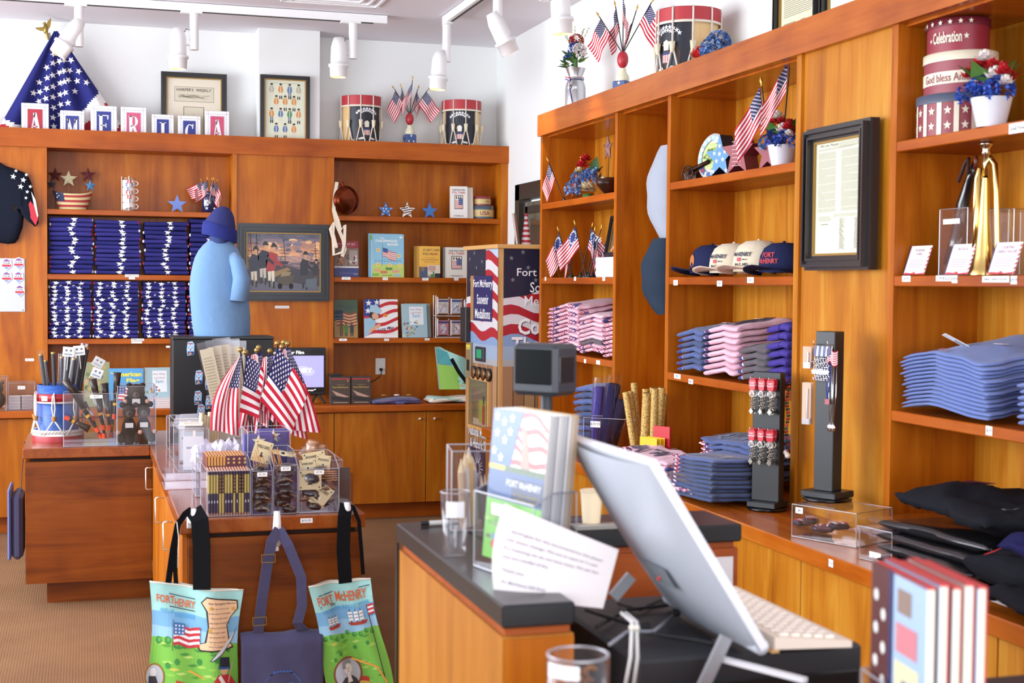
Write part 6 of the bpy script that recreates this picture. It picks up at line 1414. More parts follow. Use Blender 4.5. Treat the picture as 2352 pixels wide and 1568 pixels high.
shirts(1256,1330,2.60,T3,.29,[(PNK,2)]*11,'left pile of the far pink-shirt shelf',.0225,dr1,seed=2,top=('THY',.35,.4,.3,.3,'3c4078'))
shirts(1328,1384,2.60,T3,.29,[(PNK,2),(PNK2,2),(CHA,None),(PNK,None),(PNK,None),(PNK2,None),(PNK,None),(PNK,2),(PNK,None)],'middle pile of the far pink-shirt shelf',.0225,dr1,seed=9,top=('WHY',.5,.5,.4,.3,'3c4078'))
shirts(1384,1408,2.60,T3,.28,[(PNK,2)]*8,'right pile of the far pink-shirt shelf',.0225,dr1,seed=5)
T3b=1.2505
shirts(1549,1614,2.59,T3b,.30,[(DNM,1),(DNM2,1),(DNM,1),(DNM,1),(DNM2,1),(DNM,1),(DNM,None)],'left pile below the caps',.026,dr1,seed=3,top=('FORT McH',.5,.45,.7,.22,'a8b0c8'))
shirts(1612,1690,2.59,T3b,.30,[(PNK,None),(PNK2,None),(PNK,1),(PNK,1),(PNK2,1),(PNK,1),(PNK,1),(PNK,1)],'pink pile below the caps',.026,dr1,seed=4,top=('HENRY',.62,.42,.22,.5,'5c5468'))
shirts(1690,1757,2.59,T3b,.30,[(CHA,1),(CHA,1),(CHA,1),(CHA,1),(CHA,None)],'charcoal pile below the caps',.027,dr1,seed=6,top=('FORT',.35,.35,.4,.3,'a8a4a8'))
shirts(1757,1806,2.60,T3b,.29,[(PUR,None)]*7,'purple pile below the caps',.034,dr1,seed=8)
# counter stacks
CTR=CT
drc=lambda x,y:.02*sin(y*6)+.008*sin(x*11)+.010*noise.noise(Vector((x*12,y*12,5)))
shirts(1316,1364,2.48,CTR,.30,[(DNM2,1),(DNM2,1),(DNM,1),(DNM2,None),(DNM2,1),(DNM2,None),(DNM,1),(DNM2,None),(DNM,None)],'crumpled pile at the counter far end',.034,drc,seed=11)
shirts(1395,1520,2.275,CTR,.20,[(DNM2,None),(CHA,None),(PNK,1),(PNK,1)],'pile before the rolled maps',.026,drc,seed=12,top=('BALTIM',.45,.45,.5,.25,'5c5468'),zrot=-8)
shirts(1500,1596,2.28,CTR,.22,[(PNK,2),(DNM2,1),(CHA,1),(CHA,None)],'charcoal-topped pile on the counter',.020,drc,seed=13,top=('McHENRY',.5,.45,.5,.25,'b8b4b8'),zrot=0)
shirts(1602,1722,2.58,CTR,.29,[(DNM2,1)]*3+[(DNM,1)]*4+[(DNM,None)],'denim pile at the counter back',.022,drc,seed=14,top=('AMERICA',.35,.4,.5,.22,'9ca4b8'))
shirts(1482,1531,2.265,CTR,.22,[(PNK,2),(PNK,2),(PNK2,None),(PNK,2),(PNK,None)],'pink pile at the counter edge',.021,drc,seed=15)
shirts(1535,1632,2.27,CTR,.26,[(DNM2,1)]*9+[(DNM,1)],'big pile by the key-ring tower',.0165,lambda x,y:.008*sin(x*9),seed=16,top=('FORT McHENRY',.55,.45,.5,.2,'b0b4c4'))
# bay 5 blue shirts
T5=1.2405
dr5=lambda x,y:.055*sin(max(0,min(1,(x+.25)/.42))*pi*.75)*(.25+y/.3)+.012*sin(x*10+2)+.006*noise.noise(Vector((x*9,y*9,1)))
shirts(2058,2268,2.575,T5,.31,[(BLU,None)]*14,'blue pile in the nearest case',.0125,dr5,seed=21,top=('OUR FLAG',.35,.2,.35,.14,'b8909c'))
part(bpy.data.objects[[o.name for o in C.objects if o.get('label','').startswith('blue folded shirt, topmost, blue pile in')][0]],'barcode_tag',lambda m:(setattr(m,'T',TR(-.03,.08,.075)@RX(rad(60))@RY(rad(-20))),m.rbox(-.018,0,-.05,.018,.002,.05,c('f4f2f0'),.0005),[m.rect(-.012,-.03+.006*k,.012,-.027+.006*k,c('50505c'),-.0005)for k in range(7)]))
shirts(2330,2480,2.575,T5,.31,[(BLU,None)]*7,'blue pile cut by right picture edge',.018,dr5,seed=22)
def star_shirt(label,px0,px1,X,z,d,h,seed,col='17181f',zrot=0,red=0):
 y1,y0=Yat(px0,X,z),Yat(px1,X,z);w=y1-y0;t=thing('folded_shirt',label,'folded shirt',(X,(y0+y1)/2,z),RR+rad(zrot));nn=(34,22);PP=[]
 part(t,'cloth',lambda m:PP.append(slab(m,w,d,h,fab(col),seed,lambda x,y:.016*sin(x*12+seed)*sin(y*11)+.014*noise.noise(Vector((x*14,y*14,seed)))+.014*abs(noise.noise(Vector((x*20+seed,y*16,2)))),nn,wob=.016,lump=.5,p=2.2)))
 if red:part(t,'red_panel',lambda m:topprint(m,PP[0],nn,[([(.15,.2),(.3,.15),(.4,.25),(.25,.32)],c('b82c34',.8))],.004))
 return t,PP[0],nn
BG=FILM
for i in range(4):
 y1,y0=Yat(1985-6*i,2.30,.8),Yat(2200,2.30,.8);t=thing('bagged_shirt','dark shirt in a clear bag on the right counter, %s'%ORD[3-i],'bagged shirt',(2.31+.02*i,(y0+y1)/2,CT+.034*i),RR+rad(3*i-4),'bagged dark shirts')
 w_=y1-y0;part(t,'shirt',lambda m:slab(m,w_*.9,.38,.024,fab(BLK),i+40,lambda x,y:.003,(12,8))and None);part(t,'plastic_bag',lambda m:slab(m,w_*1.02,.42,.031,FILM,i+50,lambda x,y:.0,(22,16),wob=.012,p=9,lump=.5)and None)
t,P5,n5=star_shirt('black polo shirt with star-tipped collar spread over the bagged shirts',2030,2300,2.40,CT+.14,.42,.07,3,zrot=-8)
part(t,'star_emblem',lambda m:(m.add([(lambda q:(q[0],q[1],q[2]+.004))(top_at(P5,n5,.62+a*.8,.42+b))for a,b in[(0,0)]+star2(.05)],[(0,i+1,(i+1)%10+1)for i in range(10)],c('f4f0f4'))))
part(t,'printed_tag',lambda m:topprint(m,P5,n5,[([(.12,.40),(.30,.46),(.30,.60),(.10,.54)],c('c8606c',.5)),([(.20,.43),(.30,.46),(.30,.60),(.19,.565)],c('34386c',.5))],.012))
star_shirt('black shirt with a red inner panel in the near pile on the right counter',2230,2560,2.36,CT+.002,.5,.12,8,zrot=4,red=1)
star_shirt('dark navy shirt lying over the black pile at the right edge',2290,2600,2.28,CT+.135,.24,.05,5,col='1c1c48')
star_shirt('flat black shirt at the counter edge below the navy one',2235,2600,2.252,CT+.002,.12,.045,9,col='15151c')
# ------ caps shelf
KHB=fab('e8c8ac');KHA=fab('d8ccb4');NVY=fab('23284c');MESH=fab('dcdce8')  # KHB: the khaki bills, with the peach light on them put into the colour
def cap(label,px,X,zb,crown,bill,back=None,face=-60,s=1,deco=None,bz=0):
 t=thing('baseball_cap',label,'cap',rpos(px,X,zb),rad(face))
 R=.088*s;H_=.115*s
 prof=[(R*1.0,0.0),(R*1.02,H_*.25),(R*.97,H_*.55),(R*.80,H_*.82),(R*.5,H_*.97),(.001,H_)]
 def f(m):
  m.lathe(prof,crown,18,1,1.12,a0=-rad(92),a1=rad(88)if back else rad(268),cap=False)
  if back:m.lathe(prof,back,14,1,1.12,a0=rad(88),a1=rad(268),cap=False)
  m.ball(0,0,H_,.007,crown)
 part(t,'crown',f).location.z=bz+.016
 def b(m):
  def fn(u,v):a=(u-.5)*pi*.92;r=R*(1.0+.92*v*cos(a)**.6 if cos(a)>0 else 1);return(r*cos(a),r*1.1*sin(a)*(1-.12*v),.012-.024*v*(abs(sin(a))**2)+.016*v*(1-abs(sin(a))))
  m.grid(fn,18,6,bill)
 o=part(t,'bill',b,solid=.003);o.location.z=bz+.016
 if deco:d_=part(t,'embroidery',lambda m:deco(m,lambda p,q,l=.002:((R*1.0+l)*cos(p/R)*(1-.5*max(0,q/H_-.45)**1.4),(R*1.12+l)*sin(p/R)*(1-.5*max(0,q/H_-.45)**1.4),q)));d_.location.z=bz+.016
 return t
 # a text drawn right way up when seen from outside needs the horizontal axis reversed
def wd_(m,fn,t,p,q,w,h,mt):vs,fs,a=text_mesh(t,0,.03);m.add([fn(p+(x-.5)*w,q+(y-.5)*h)for x,y in vs],fs,mt)
cap('navy trucker cap with white mesh and a round leather patch',1636,2.70,S2,NVY,NVY,MESH,-184,1.12,lambda m,fn:m.add([fn(.0+.024*cos(k*pi/8),.055+.028*sin(k*pi/8))for k in range(16)],[tuple(range(16))],c('b8703c',.7)))
def mch(m,fn):wd_(m,fn,'McHENRY',0,.072,.10,.018,c('1c2440'));m.add([fn(-.02,.042),fn(0,.042),fn(0,.058),fn(-.02,.058)],[(0,1,2,3)],c('c84858'));wd_(m,fn,'1814',.018,.050,.022,.007,c('1c2440'));wd_(m,fn,'BALT. MD',0,.030,.07,.011,c('1c2440'))
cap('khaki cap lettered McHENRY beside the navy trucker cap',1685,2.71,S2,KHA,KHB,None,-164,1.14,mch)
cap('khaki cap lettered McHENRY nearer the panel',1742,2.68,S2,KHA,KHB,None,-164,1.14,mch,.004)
cap('navy cap with white stars on its bill beside the divider',1800,2.685,S2,NVY,fab('1c1c38'),None,-162,1.05,lambda m,fn:(wd_(m,fn,'FORT',0,.07,.06,.02,c('b82c38')),wd_(m,fn,'McHENRY',0,.045,.09,.02,c('b82c38'))))
# bay 3 top shelf
t=thing('toy_cannon','small bronze model cannon on a spoked carriage on the upper star shelf','cannon',rpos(1592,2.66,T1),RR+rad(20));BR=mat('dark_bronze','3c241c',.35,.7)
part(t,'barrel',lambda m:m.tube([(-.03,0,.045),(.02,0,.06),(.10,.0,.085)],lambda u:.014-.005*u,BR,12));part(t,'carriage',lambda m:(m.box(-.05,-.012,.01,.03,.012,.04,BR),m.cyl((0,-.035,.035),(0,.035,.035),.004,BR)))
for s_ in(-1,1):part(t,'wheel',lambda m:(setattr(m,'T',TR(0,.036*s_,.035)@RX(pi/2)),m.tube([(.034*cos(k*pi/10),.034*sin(k*pi/10),0)for k in range(20)],.0035,BR,6,closed=True),[m.cyl((0,0,0),(.034*cos(k*pi/5),.034*sin(k*pi/5),0),.002,BR,n=5)for k in range(10)]))
plate('oval scenic souvenir plate behind the blue wooden star',1630,2.70,T1+.001,.105,10,rad(-70))
BURG=c('7a3038',.55)
def deq(m,R,cz):
 for x,z,r in((0,.5,.12),(-.35,.2,.12),(.35,.22,.12),(0,.15,.13),(-.2,-.15,.12),(.22,-.1,.13),(-.42,-.6,.12),(.45,-.6,.12)):m.star(x*R,cz+z*R,r*R,c('f2f0ec'),-.0008)
woodstar('thick blue wooden star with white stars on the upper shelf of the cap case',1652,.098,0,T1,0,c('5890c0',.55),c('1c2438',.5),deq,d=.07,X=2.625,rz=rad(15))
woodstar('thick burgundy wooden star with script lettering',1692,.105,0,T1,0,c('985058',.6),BURG,lambda m,R,cz:[m.line([(R*(-.3+.06*i),cz+R*(.45-.16*k)+.002*(i%2))for i in range(10 if k else 4)],.0025,c('d8b8b8'),-.0008)for k in range(7)],d=.075,X=2.63,rz=rad(15))
woodstar('burgundy wooden star half hidden by the flags in the white pot',1762,.085,0,T1,0,c('985058',.6),BURG,None,d=.06,X=2.66,rz=rad(15))
def pot(label,px,X,zb,R,H_,big=0):
 t=thing('flower_pot',label,'pot',rpos(px,X,zb),RR);part(t,'pot',lambda m:m.lathe([(R*.68,0),(R*.70,.004),(R*.98,H_*.95),(R,H_),(R*.93,H_),(R*.86,H_*.8),(.001,H_*.78)],c('dfe0ea',.2,coat=.5),36,cap=False));part(t,'pot_base',lambda m:m.lathe([(.001,.001),(R*.66,.001)],c('dfe0ea',.2,coat=.5),20,cap=False))
 f=thing('artificial_flowers',label.replace('glazed white pot','red, white and blue artificial flowers').replace('holding','with'),'flowers',(t.location.x,t.location.y,zb+H_*.80),RR)
 def g(m):
  k=R/.06
  for x,z,r,kd,mt_ in((-.075,.03,.04,'hyd',BLD if big else BLH),(-.01,.045,.045,'hyd',BLD),(.07,.03,.045,'hyd',BLD),(-.06,.085,.038,'rose',REDS),(-.02,.11,.036,'rose',REDS),(.035,.10,.03,'rose',REDS),(.09,.075,.03,'rose',REDS),(.0,.125,.035,'rose',WHS),(.05,.07,.036,'rose',WHS),(.10,.045,.028,'rose',WHS)):bloom(m,(x*k,-.025*k,z*k),r*k,mt_,kd)
  bloom(m,(0,.03*k,.07*k),.06*k,REDS,'rose')
 part(f,'blooms',g);part(f,'foliage',lambda m:[leaf(m,(0,-.01,.06),(cos(a),sin(a),.5),.11*R/.06,LEAF2)for a in(.3,1.2,2.6,3.9,5.1)]and None);return t
pot('glazed white pot holding artificial flowers beside the burgundy star',1796,2.68,T1,.06,.09)
for lb,px,an,h,sd in(('desk flag hanging left in the white flower pot',1768,-8,.33,-1),('desk flag hanging over the front of the white flower pot',1797,4,.42,-1)):
 t=thing('desk_flag',lb,'flag',rpos(px,2.665,T1+.075),rad(-35));tip=(sin(rad(an))*(h-.07),0,h-.07);part(t,'staff',lambda m:(m.cyl((0,0,0),tip,.003,WOODBLK),spear(m,tip[0],0,tip[2],rad(an),1.3)));part(t,'flag_cloth',lambda m:flag(m,.20,.13,(tip[0],-.05,tip[2]-.01),rad(an),.35,None,px,rad(60),sd))
 # ------ nearest case: upper shelves
T4=2.1365
for(lb,py0,py1,px0,px1,body,lid,deco)in(('largest oval hat box with stars and stripes at the bottom of the stack',246,320,2113,2247,'8c3440','50586c',0),('middle oval hat box lettered God bless America',165,246,2122,2285,'903c48','e0d8c0',1),('smallest oval hat box lettered Celebration on top of the stack',105,170,2129,2263,'8a2436','6c2030',2)):
 X_=2.705;ctr=((2113+2247)/2+8);z0=(T4,T4+.132,T4+.262)[deco];z1=(T4+.1315,T4+.2615,T4+.37)[deco];R=(.142,.130,.112)[deco];H_=z1-z0
 t=thing('hat_box',lb,'hat box',(X_,Yat(2200,X_,z0)+(.012,-.01,.0)[deco],z0),RR);sy=.80
 def WP(p,q,o=.0016):a=p/R-pi/2;return((R+o)*cos(a),(R*sy+o)*sin(a),q)
 part(t,'box_body',lambda m:m.lathe([(R,0),(R,H_-.004)],c(body,.45),44,1,sy))
 part(t,'lid',lambda m:m.lathe([(R*1.03,H_*.78),(R*1.03,H_),(.001,H_)],c(lid,.45),44,1,sy,cap=False))
 def dc(m):
  CRc=c('e4dcc8',.5)
  if deco==0:
   for k in range(-5,6):
    p=k*.062;m.add([WP(p-.009,0),WP(p+.009,0),WP(p+.009,H_*.78),WP(p-.009,H_*.78)],[(0,1,2,3)],CRc)
    for zq in(.22,.58):m.add([WP(p+.031,H_*zq)]+[WP(p+.031+a,H_*zq+b)for a,b in star2(.015)],[(0,i+1,(i+1)%10+1)for i in range(10)],CRc)
  if deco==1:
   n=30;m.add([WP(-.20+.48*i/n,z)for i in range(n+1)for z in(H_*.22,H_*.52)],[(2*i,2*i+2,2*i+3,2*i+1)for i in range(n)],CRc);vs,fs,a_=text_mesh('God bless America',0,.005);m.add([WP(-.036+.225*x,H_*.27+y*H_*.2,.003)for x,y in vs],fs,c('8c3440'))
  if deco==2:
   vs,fs,a_=text_mesh('Celebration',0,.02);m.add([WP(.0+.11*x,H_*.28+y*H_*.34,.003)for x,y in vs],fs,CRc)
   part(t,'printed_stars',lambda m:[m.add([WP(k*.035,H_*.88,.007)]+[WP(k*.035+a,H_*.88+b,.007)for a,b in star2(.009)],[(0,i+1,(i+1)%10+1)for i in range(10)],CRc)for k in range(-4,5)]and None)
   for p,z,s_ in((-.014,.4,.008),(.126,.45,.011)):m.add([WP(p,H_*z)]+[WP(p+a,H_*z+b)for a,b in star2(s_)],[(0,i+1,(i+1)%10+1)for i in range(10)],CRc)
 part(t,'printed_decoration',dc)
pot('glazed white pot holding artificial flowers in front of the hat boxes',2276,2.625,T4,.062,.088,1)
BUG=mat('polished_brass','e2c67c',.16,1)
t=thing('bugle','tall polished brass bugle standing on its bell','bugle',rpos(2258,2.66,S2),RR)
part(t,'bell_tube',lambda m:(m.lathe([(.045,0),(.046,.003),(.036,.02),(.028,.06),(.018,.16),(.011,.30)],BUG,32,cap=False),m.tube([(0,0,.30),(.004,0,.34),(.02,.004,.36),(.036,.008,.34),(.045,.01,.26),(.052,.012,.10),(.05,.012,.05)],.009,BUG,10)))
part(t,'coiled_tube',lambda m:m.tube([(-.035,-.01,.10),(-.03,-.012,.24),(-.025,-.012,.30),(-.012,-.012,.33),(-.004,-.012,.33),(-.02,-.016,.16),(-.03,-.014,.075),(-.036,-.01,.10)],.008,BUG,10))
part(t,'mouthpiece',lambda m:m.lathe([(.008,.33),(.008,.37),(.014,.375),(.010,.385),(.017,.40),(.020,.402),(.020,.408),(.012,.408)],mat('silver_metal','d8d0c4',.15,1),24))
t=thing('powder_horn','dark powder horn leaning behind the bugle','powder horn',rpos(2205,2.74,S2+.036),RR);part(t,'horn',lambda m:m.tube([(-.02,-.01,.0),(-.04,.02,.10),(-.035,.03,.20),(.0,.03,.28),(.04,.02,.33)],lambda u:.034-.026*u,mat('black_horn','16141a',.15,spec=.8),14));part(t,'cord',lambda m:m.tube([(.03,.01,.30),(.045,-.01,.29),(.035,.0,.33),(.02,.01,.345),(.0,.01,.33),(-.02,.0,.27)],.006,c('3c241c')))
part(t,'horn_tip',lambda m:m.tube([(.04,.02,.31),(.05,.018,.335),(.045,.018,.35)],.008,c('6c3424',.4)))
bin_('clear acrylic box with a slot label beside the bugle',(2.645,Yat(2178,2.63,S2),S2),.15,.15,.21,RR,tag=('',.09,.04,.016),tagx=-.01)
bin_('second clear acrylic box behind the bugle',(2.70,Yat(2270,2.66,S2),S2),.13,.12,.20,RR)
for i,(px0,px1,l1,l2,lb)in enumerate(((2072,2124,'POWDER','HORN','red-edged sign card reading POWDER HORN, leftmost'),(2167,2225,'BUGLE','','red-edged sign card reading BUGLE before the bugle'),(2265,2331,'COURTING','CANDLE HOLDER','red-edged sign card reading COURTING CANDLE HOLDER'))):
 X_=2.612;y1,y0=Yat(px0,X_,S2),Yat(px1,X_,S2);w=(y1-y0)*.94;h=.10;t=thing('sign_card',lb,'sign',(X_,(y0+y1)/2,S2+.003));t.rotation_euler=(-rad(18),0,RR)
 part(t,'card',lambda m:(m.box(-w/2,0,0,w/2,.003,h,ACR),m.rect(-w/2,.001,w/2,h,c('f0e6ea',.3),-.0005),m.rect(-w/2,0,-w*.46,h,c('2c3468',.4),-.0008),[m.poly([(w*.42,h*(.14*k)),(w/2,h*(.14*k+.02)),(w/2,h*(.14*k+.10)),(w*.44,h*(.14*k+.07))],c('c84858',.4),-.0009)for k in range(7)],m.poly([(-w/2,0),(w/2,0),(w*.4,h*.06),(w*.1,h*.03),(0,h*.10),(-w*.1,h*.05),(-w*.4,h*.07)],c('c8404c',.4),-.001)))
 part(t,'lettering',lambda m:(m.text(l1,0,h*.84,c('8c6c80'),w=w*(.42 if i<2 else.5),h=h*.09,y=-.0012),m.text(l2,0,h*.71,c('8c6c80'),w=w*(.25 if i==0 else.74),h=h*.09,y=-.0012)if l2 else 0,lines(m,-w*.34,h*.52,w*.36,h*.22,4,c('a89cb0'),-.0012,.3,.2)))
 # price strips on the right-hand shelves
def rpl(case_i,shelf,px,py,w,h,txt=None):
 q=at(px,py,x=XU-.0005);o=[R1,R2,R3,R4,R5][case_i];price(shelf,o.location.y-q.y,q.z-CT,w,h,-.0012,txt)
for px,w in((1253,.03),(1321,.035),(1387,.04)):rpl(0,r1[1],px,640,w,.022,'$9')
for px,w in((1344,.035),(1374,.06)):rpl(0,r1[2],px,829 if px<1350 else 832,w,.022,'S')
for px,py,w in((1552,649,.05),(1653,651,.052),(1724,643,.06)):rpl(2,r3[1],px,py,w,.024,'$21')
for px,py,w in((1556,864,.075),(1587,876,.05)):rpl(2,r3[2],px,py,w,.022,'MED.')
rpl(4,r5[0],2340,293,.09,.03,'Small Flower');rpl(4,r5[1],2082,640,.05,.02,'$14.95');rpl(4,r5[1],2168,639,.085,.018,'C.W.BUGLE');rpl(4,r5[1],2193,641,.03,.024,'$79.95');rpl(4,r5[1],2287,641,.13,.019,'SPIRAL CANDLE HOLDER');rpl(4,r5[1],2329,643,.03,.024,'$39.95');rpl(4,r5[2],2272,989,.032,.028,'$19')
wk=bpy.data.objects['worktop.001']
for px,py in((1909,1293),(1556,1152)):
 q=at(px,py,x=XC-.0005);part(wk,'price_label',lambda m:(setattr(m,'T',TR(q.x,q.y,q.z)@RZ(RR)),m.rect(-.014,-.012,.014,.012,c('f2f0ee'),-.001),m.text('$14.95',0,0,c('55565c'),w=.022,y=-.0015)))
for(px,py,w)in((2290,1380,.15),):q=at(px,py,z=CT);part(wk,'price_strip',lambda m:m.box(q.x-.012,q.y-w/2,CT-.0005,q.x+.012,q.y+w/2,CT+.0002,c('f0eae8')))
# ------ island counter
IX0,IX1,IY0,IY1,AX0,AY0=.33,.975,5.10,8.2,-.29,7.45
m=MB();m.rbox(IX0-.012,IY0-.012,CT-.052,IX1+.012,IY1,CT-.0006,WIT,.004);m.rbox(AX0-.012,AY0-.012,CT-.052,IX0-.012,IY1,CT-.0006,WIT,.004)
wti=m.build('worktop',label='L-shaped reddish cherry top of the island counter',cat='counter top')
t=thing('island_cabinet','cherry island cabinet run with tote bags hung on its near end','cabinet',(IX0,IY0,0))
def toI(m):m.T=TR(-IX0,-IY0,0)
part(t,'body',lambda m:(toI(m),m.box(IX0+.02,IY0,.115,IX1,IY1-.01,CT-.07,WI),m.box(IX0+.04,IY0+.03,CT-.07,IX1-.02,IY1-.03,CT-.053,GAPM),m.box(IX0+.1,IY0+.1,0,IX1-.1,IY1-.1,.115,WI)))
yy=[IY0+.03,5.75,6.4,AY0-.02]
for a,b in zip(yy,yy[1:]):
 dd=part(t,'door',lambda m:(toI(m),m.rbox(IX0,a+.003,.115,IX0+.02,b-.003,CT-.07,WD,.002)))
 part(dd,'handle',lambda m:(toI(m),m.tube([(IX0,b-.07,.70),(IX0-.032,b-.07,.70),(IX0-.036,b-.07,.695),(IX0-.036,b-.07,.595),(IX0-.032,b-.07,.59),(IX0,b-.07,.59)],.0045,STEEL)))
t=thing('island_cabinet','cherry island wing cabinet under the blue drum and toy pistols','cabinet',(AX0,AY0,0))
part(t,'body',lambda m:(m.box(0,0,.115,IX0-AX0-.002,IY1-AY0-.01,CT-.07,WI),m.box(.02,.03,CT-.07,IX0-AX0,.7,CT-.053,GAPM)))
part(t,'plinth',lambda m:m.box(.10,.07,0,IX0-AX0,.62,.115,WI))
q=at(704,1195,y=IY0-.012);part(wti,'price_label',lambda m:(m.rect(q.x-.022,q.z-.0085,q.x+.022,q.z+.0085,c('f4f2f2'),q.y-.001),m.text('$10.95',q.x,q.z,c('46464e'),w=.034,h=.009,y=q.y-.0016,off=.01)))
# hooks and bags
HOOK=mat('white_plastic','f4f2f4',.25,coat=.4)
def hook(label,px,pyt,pyb,yaw=0):
 a,b=at(px,pyt,y=IY0-.04),at(px,pyb,y=IY0-.03);t=thing('hook',label,'hook',(b.x,IY0-.0135,b.z),rad(yaw))
 part(t,'hook_blade',lambda m:m.tube([(0,-.002,.0),(0,-.030,.004),(0,-.045,(a.z-b.z)*.5),(0,-.04,a.z-b.z)],lambda u:.019-.014*abs(u-.45),HOOK,12));part(t,'hook_plate',lambda m:m.rbox(-.012,-.004,-.03,.012,0,.02,HOOK,.003));return t
hook('white plastic hook holding the left tote bag',437,1167,1195,15);hook('white plastic hook holding the slate satchel',634,1172,1248);hook('white plastic hook holding the right tote bag',801,1152,1182,-15)
YBG=IY0-.075
def B(px,py,Y=YBG):return at(px,py,y=Y)
def tote(label,corners,left):
 tl,tr,bl,br=[B(*p)for p in corners];t=thing('tote_bag',label,'tote bag',((bl.x+br.x)/2,YBG,(bl.z+br.z)/2));o=t.location
 wob=1 if left else-1
 def P(u,v,l=0,back=0):
  a=bl.lerp(br,u).lerp(tl.lerp(tr,u),v);y=.022*sin(u*5.0+wob)+.010*sin(u*13+v*3)-.016*sin(pi*v)*sin(pi*u)
  x=a.x-o.x+(.012*sin(v*7)*(u-.5))
  return(x,y-.0007*l+(.045*sin(pi*u)**.5 if back else 0),a.z-o.z+.006*sin(u*4+2)*v)
 part(t,'front_cloth',lambda m:m.grid(lambda u,v:P(u,v),40,30,fab('a8dcd8')))
 part(t,'back_cloth',lambda m:m.grid(lambda u,v:P(1-u,v,0,1),16,12,fab('e6dccb')))
 part(t,'printed_map',lambda m:tote_art(m,(tr-tl).length,(tl-bl).length,P,left))
 part(t,'hem',lambda m:m.tube([P(u/14,1.0,1)for u in range(15)],.003,fab('efe6d8'),6))
 return t,o
BKF=fab('101114')
t,o=tote('pastel printed tote with a drummer in red hanging left on the island end',((347,1341),(556,1352),(345,1640),(538,1650)),True)
def S_(pts,w,col=BKF,up=(0,1,0),ys=None,th=.003):
 return lambda m:m.strap([(B(px,py).x-o.x,(ys[i]if ys else-.02),B(px,py).z-o.z)for i,(px,py)in enumerate(pts)],w,th,col,up=up)
part(t,'strap',S_([(445,1172),(458,1192),(462,1250),(462,1350)],.062,ys=[.02,-.012,-.02,-.03]));part(t,'strap',S_([(440,1172),(425,1180),(408,1205),(398,1260),(390,1320),(386,1352)],.022,ys=[.02,.0,-.0,.01,.02,.02]));part(t,'strap',S_([(412,1195),(404,1260),(404,1320),(406,1346)],.016,ys=[.02,.03,.03,.03]))
part(t,'tag_string',lambda m:m.tube([(B(px,py).x-o.x,-.03,B(px,py).z-o.z)for px,py in((405,1195),(409,1230),(408,1260),(407,1300))],.0014,c('e8e0d8')))
t,o=tote('pastel printed tote lettered FORT McHENRY hanging right on the island end',((709,1348),(846,1325),(762,1625),(905,1585)),False)
part(t,'strap',S_([(798,1160),(790,1185),(786,1260),(790,1335)],.050,ys=[.02,-.01,-.02,-.03]));part(t,'strap',S_([(800,1158),(815,1168),(828,1200),(835,1270),(840,1325)],.014,ys=[.02,.03,.03,.04,.05]))
SLT=fab('4c4a68')
bl_=B(645,1660);t=thing('satchel','slate-purple canvas satchel printed US hanging in the middle of the island end','satchel',(bl_.x,YBG-.01,bl_.z));o=t.location
x0,x1,z1=B(552,1450).x-o.x,B(740,1450).x-o.x,B(645,1448).z-o.z
part(t,'bag_body',lambda m:m.rbox(x0+.012,.0,0,x1-.008,.06,z1-.01,SLT,.02))
def flap(m):m.grid(lambda u,v:(x0+(x1-x0)*u,-.016-.010*sin(pi*u)-.006*sin(u*15+v*4)*(1-v)+(.03*(v-.88)/.12 if v>.88 else 0),z1*(.12+.88*v)+.004*sin(u*11)),24,18,SLT)
part(t,'flap',flap,solid=.004)
part(t,'printed_emblem',lambda m:(m.text('US',.002,z1-.205,c('3f60a8'),w=.082,h=.058,y=-.0335,off=.01),[m.line([(.07*cos(k*pi/24),z1-.205+.07*sin(k*pi/24))for k in range(k0,k0+10)],.003,c('3f60a8'),-.0335)for k0 in(0,8,16,24,32,39)],[m.disc(x,z1-.135+abs(x)*-.05,.004,.004,c('3f60a8'),-.0337,8)for x in(-.03,-.018,-.006,.006,.018,.03)]))
part(t,'strap',S_([(640,1214),(622,1240),(612,1290),(600,1370),(592,1450)],.038,SLT,ys=[-.0,-.02,-.02,-.02,.0]));part(t,'strap',S_([(640,1214),(660,1250),(688,1320),(690,1385),(680,1425),(690,1440),(700,1450)],.036,SLT,ys=[0,-.02,-.03,-.03,-.025,-.01,.01]))
for px,py in((613,1277),(593,1420)):part(t,'buckle',lambda m:[m.box(B(px,py+d).x-.024-o.x,-.034,B(px,py+d).z-.0012-o.z,B(px,py+d).x+.024-o.x,-.030,B(px,py+d).z+.0012-o.z,OLDB)for d in(-9,9)]+[m.box(B(px,py).x+s_*.024-.001-o.x,-.034,B(px,py).z-.014-o.z,B(px,py).x+s_*.024+.001-o.x,-.03,B(px,py).z+.014-o.z,OLDB)for s_ in(-1,1)])
bb=at(50,1300,x=AX0-.02);bt=at(52,1125,x=AX0-.02)
t=thing('satchel','slate-purple satchel seen edge-on at the far left end of the island wing','satchel',(AX0-.018,AY0+.32,bb.z+.01))
part(t,'bag_body',lambda m:m.rbox(-.055,-.17,0,0,.12,bt.z-bb.z-.03,SLT,.02));part(t,'flap',lambda m:m.rbox(-.075,-.18,.0,-.058,.13,bt.z-bb.z,fab('5a6294'),.008));part(t,'strap',lambda m:m.strap([(-.01,-.10,bt.z-bb.z-.02),(-.008,-.05,.44),(.004,0,CT-bb.z-.01)],.03,.003,SLT,up=(1,0,0)))
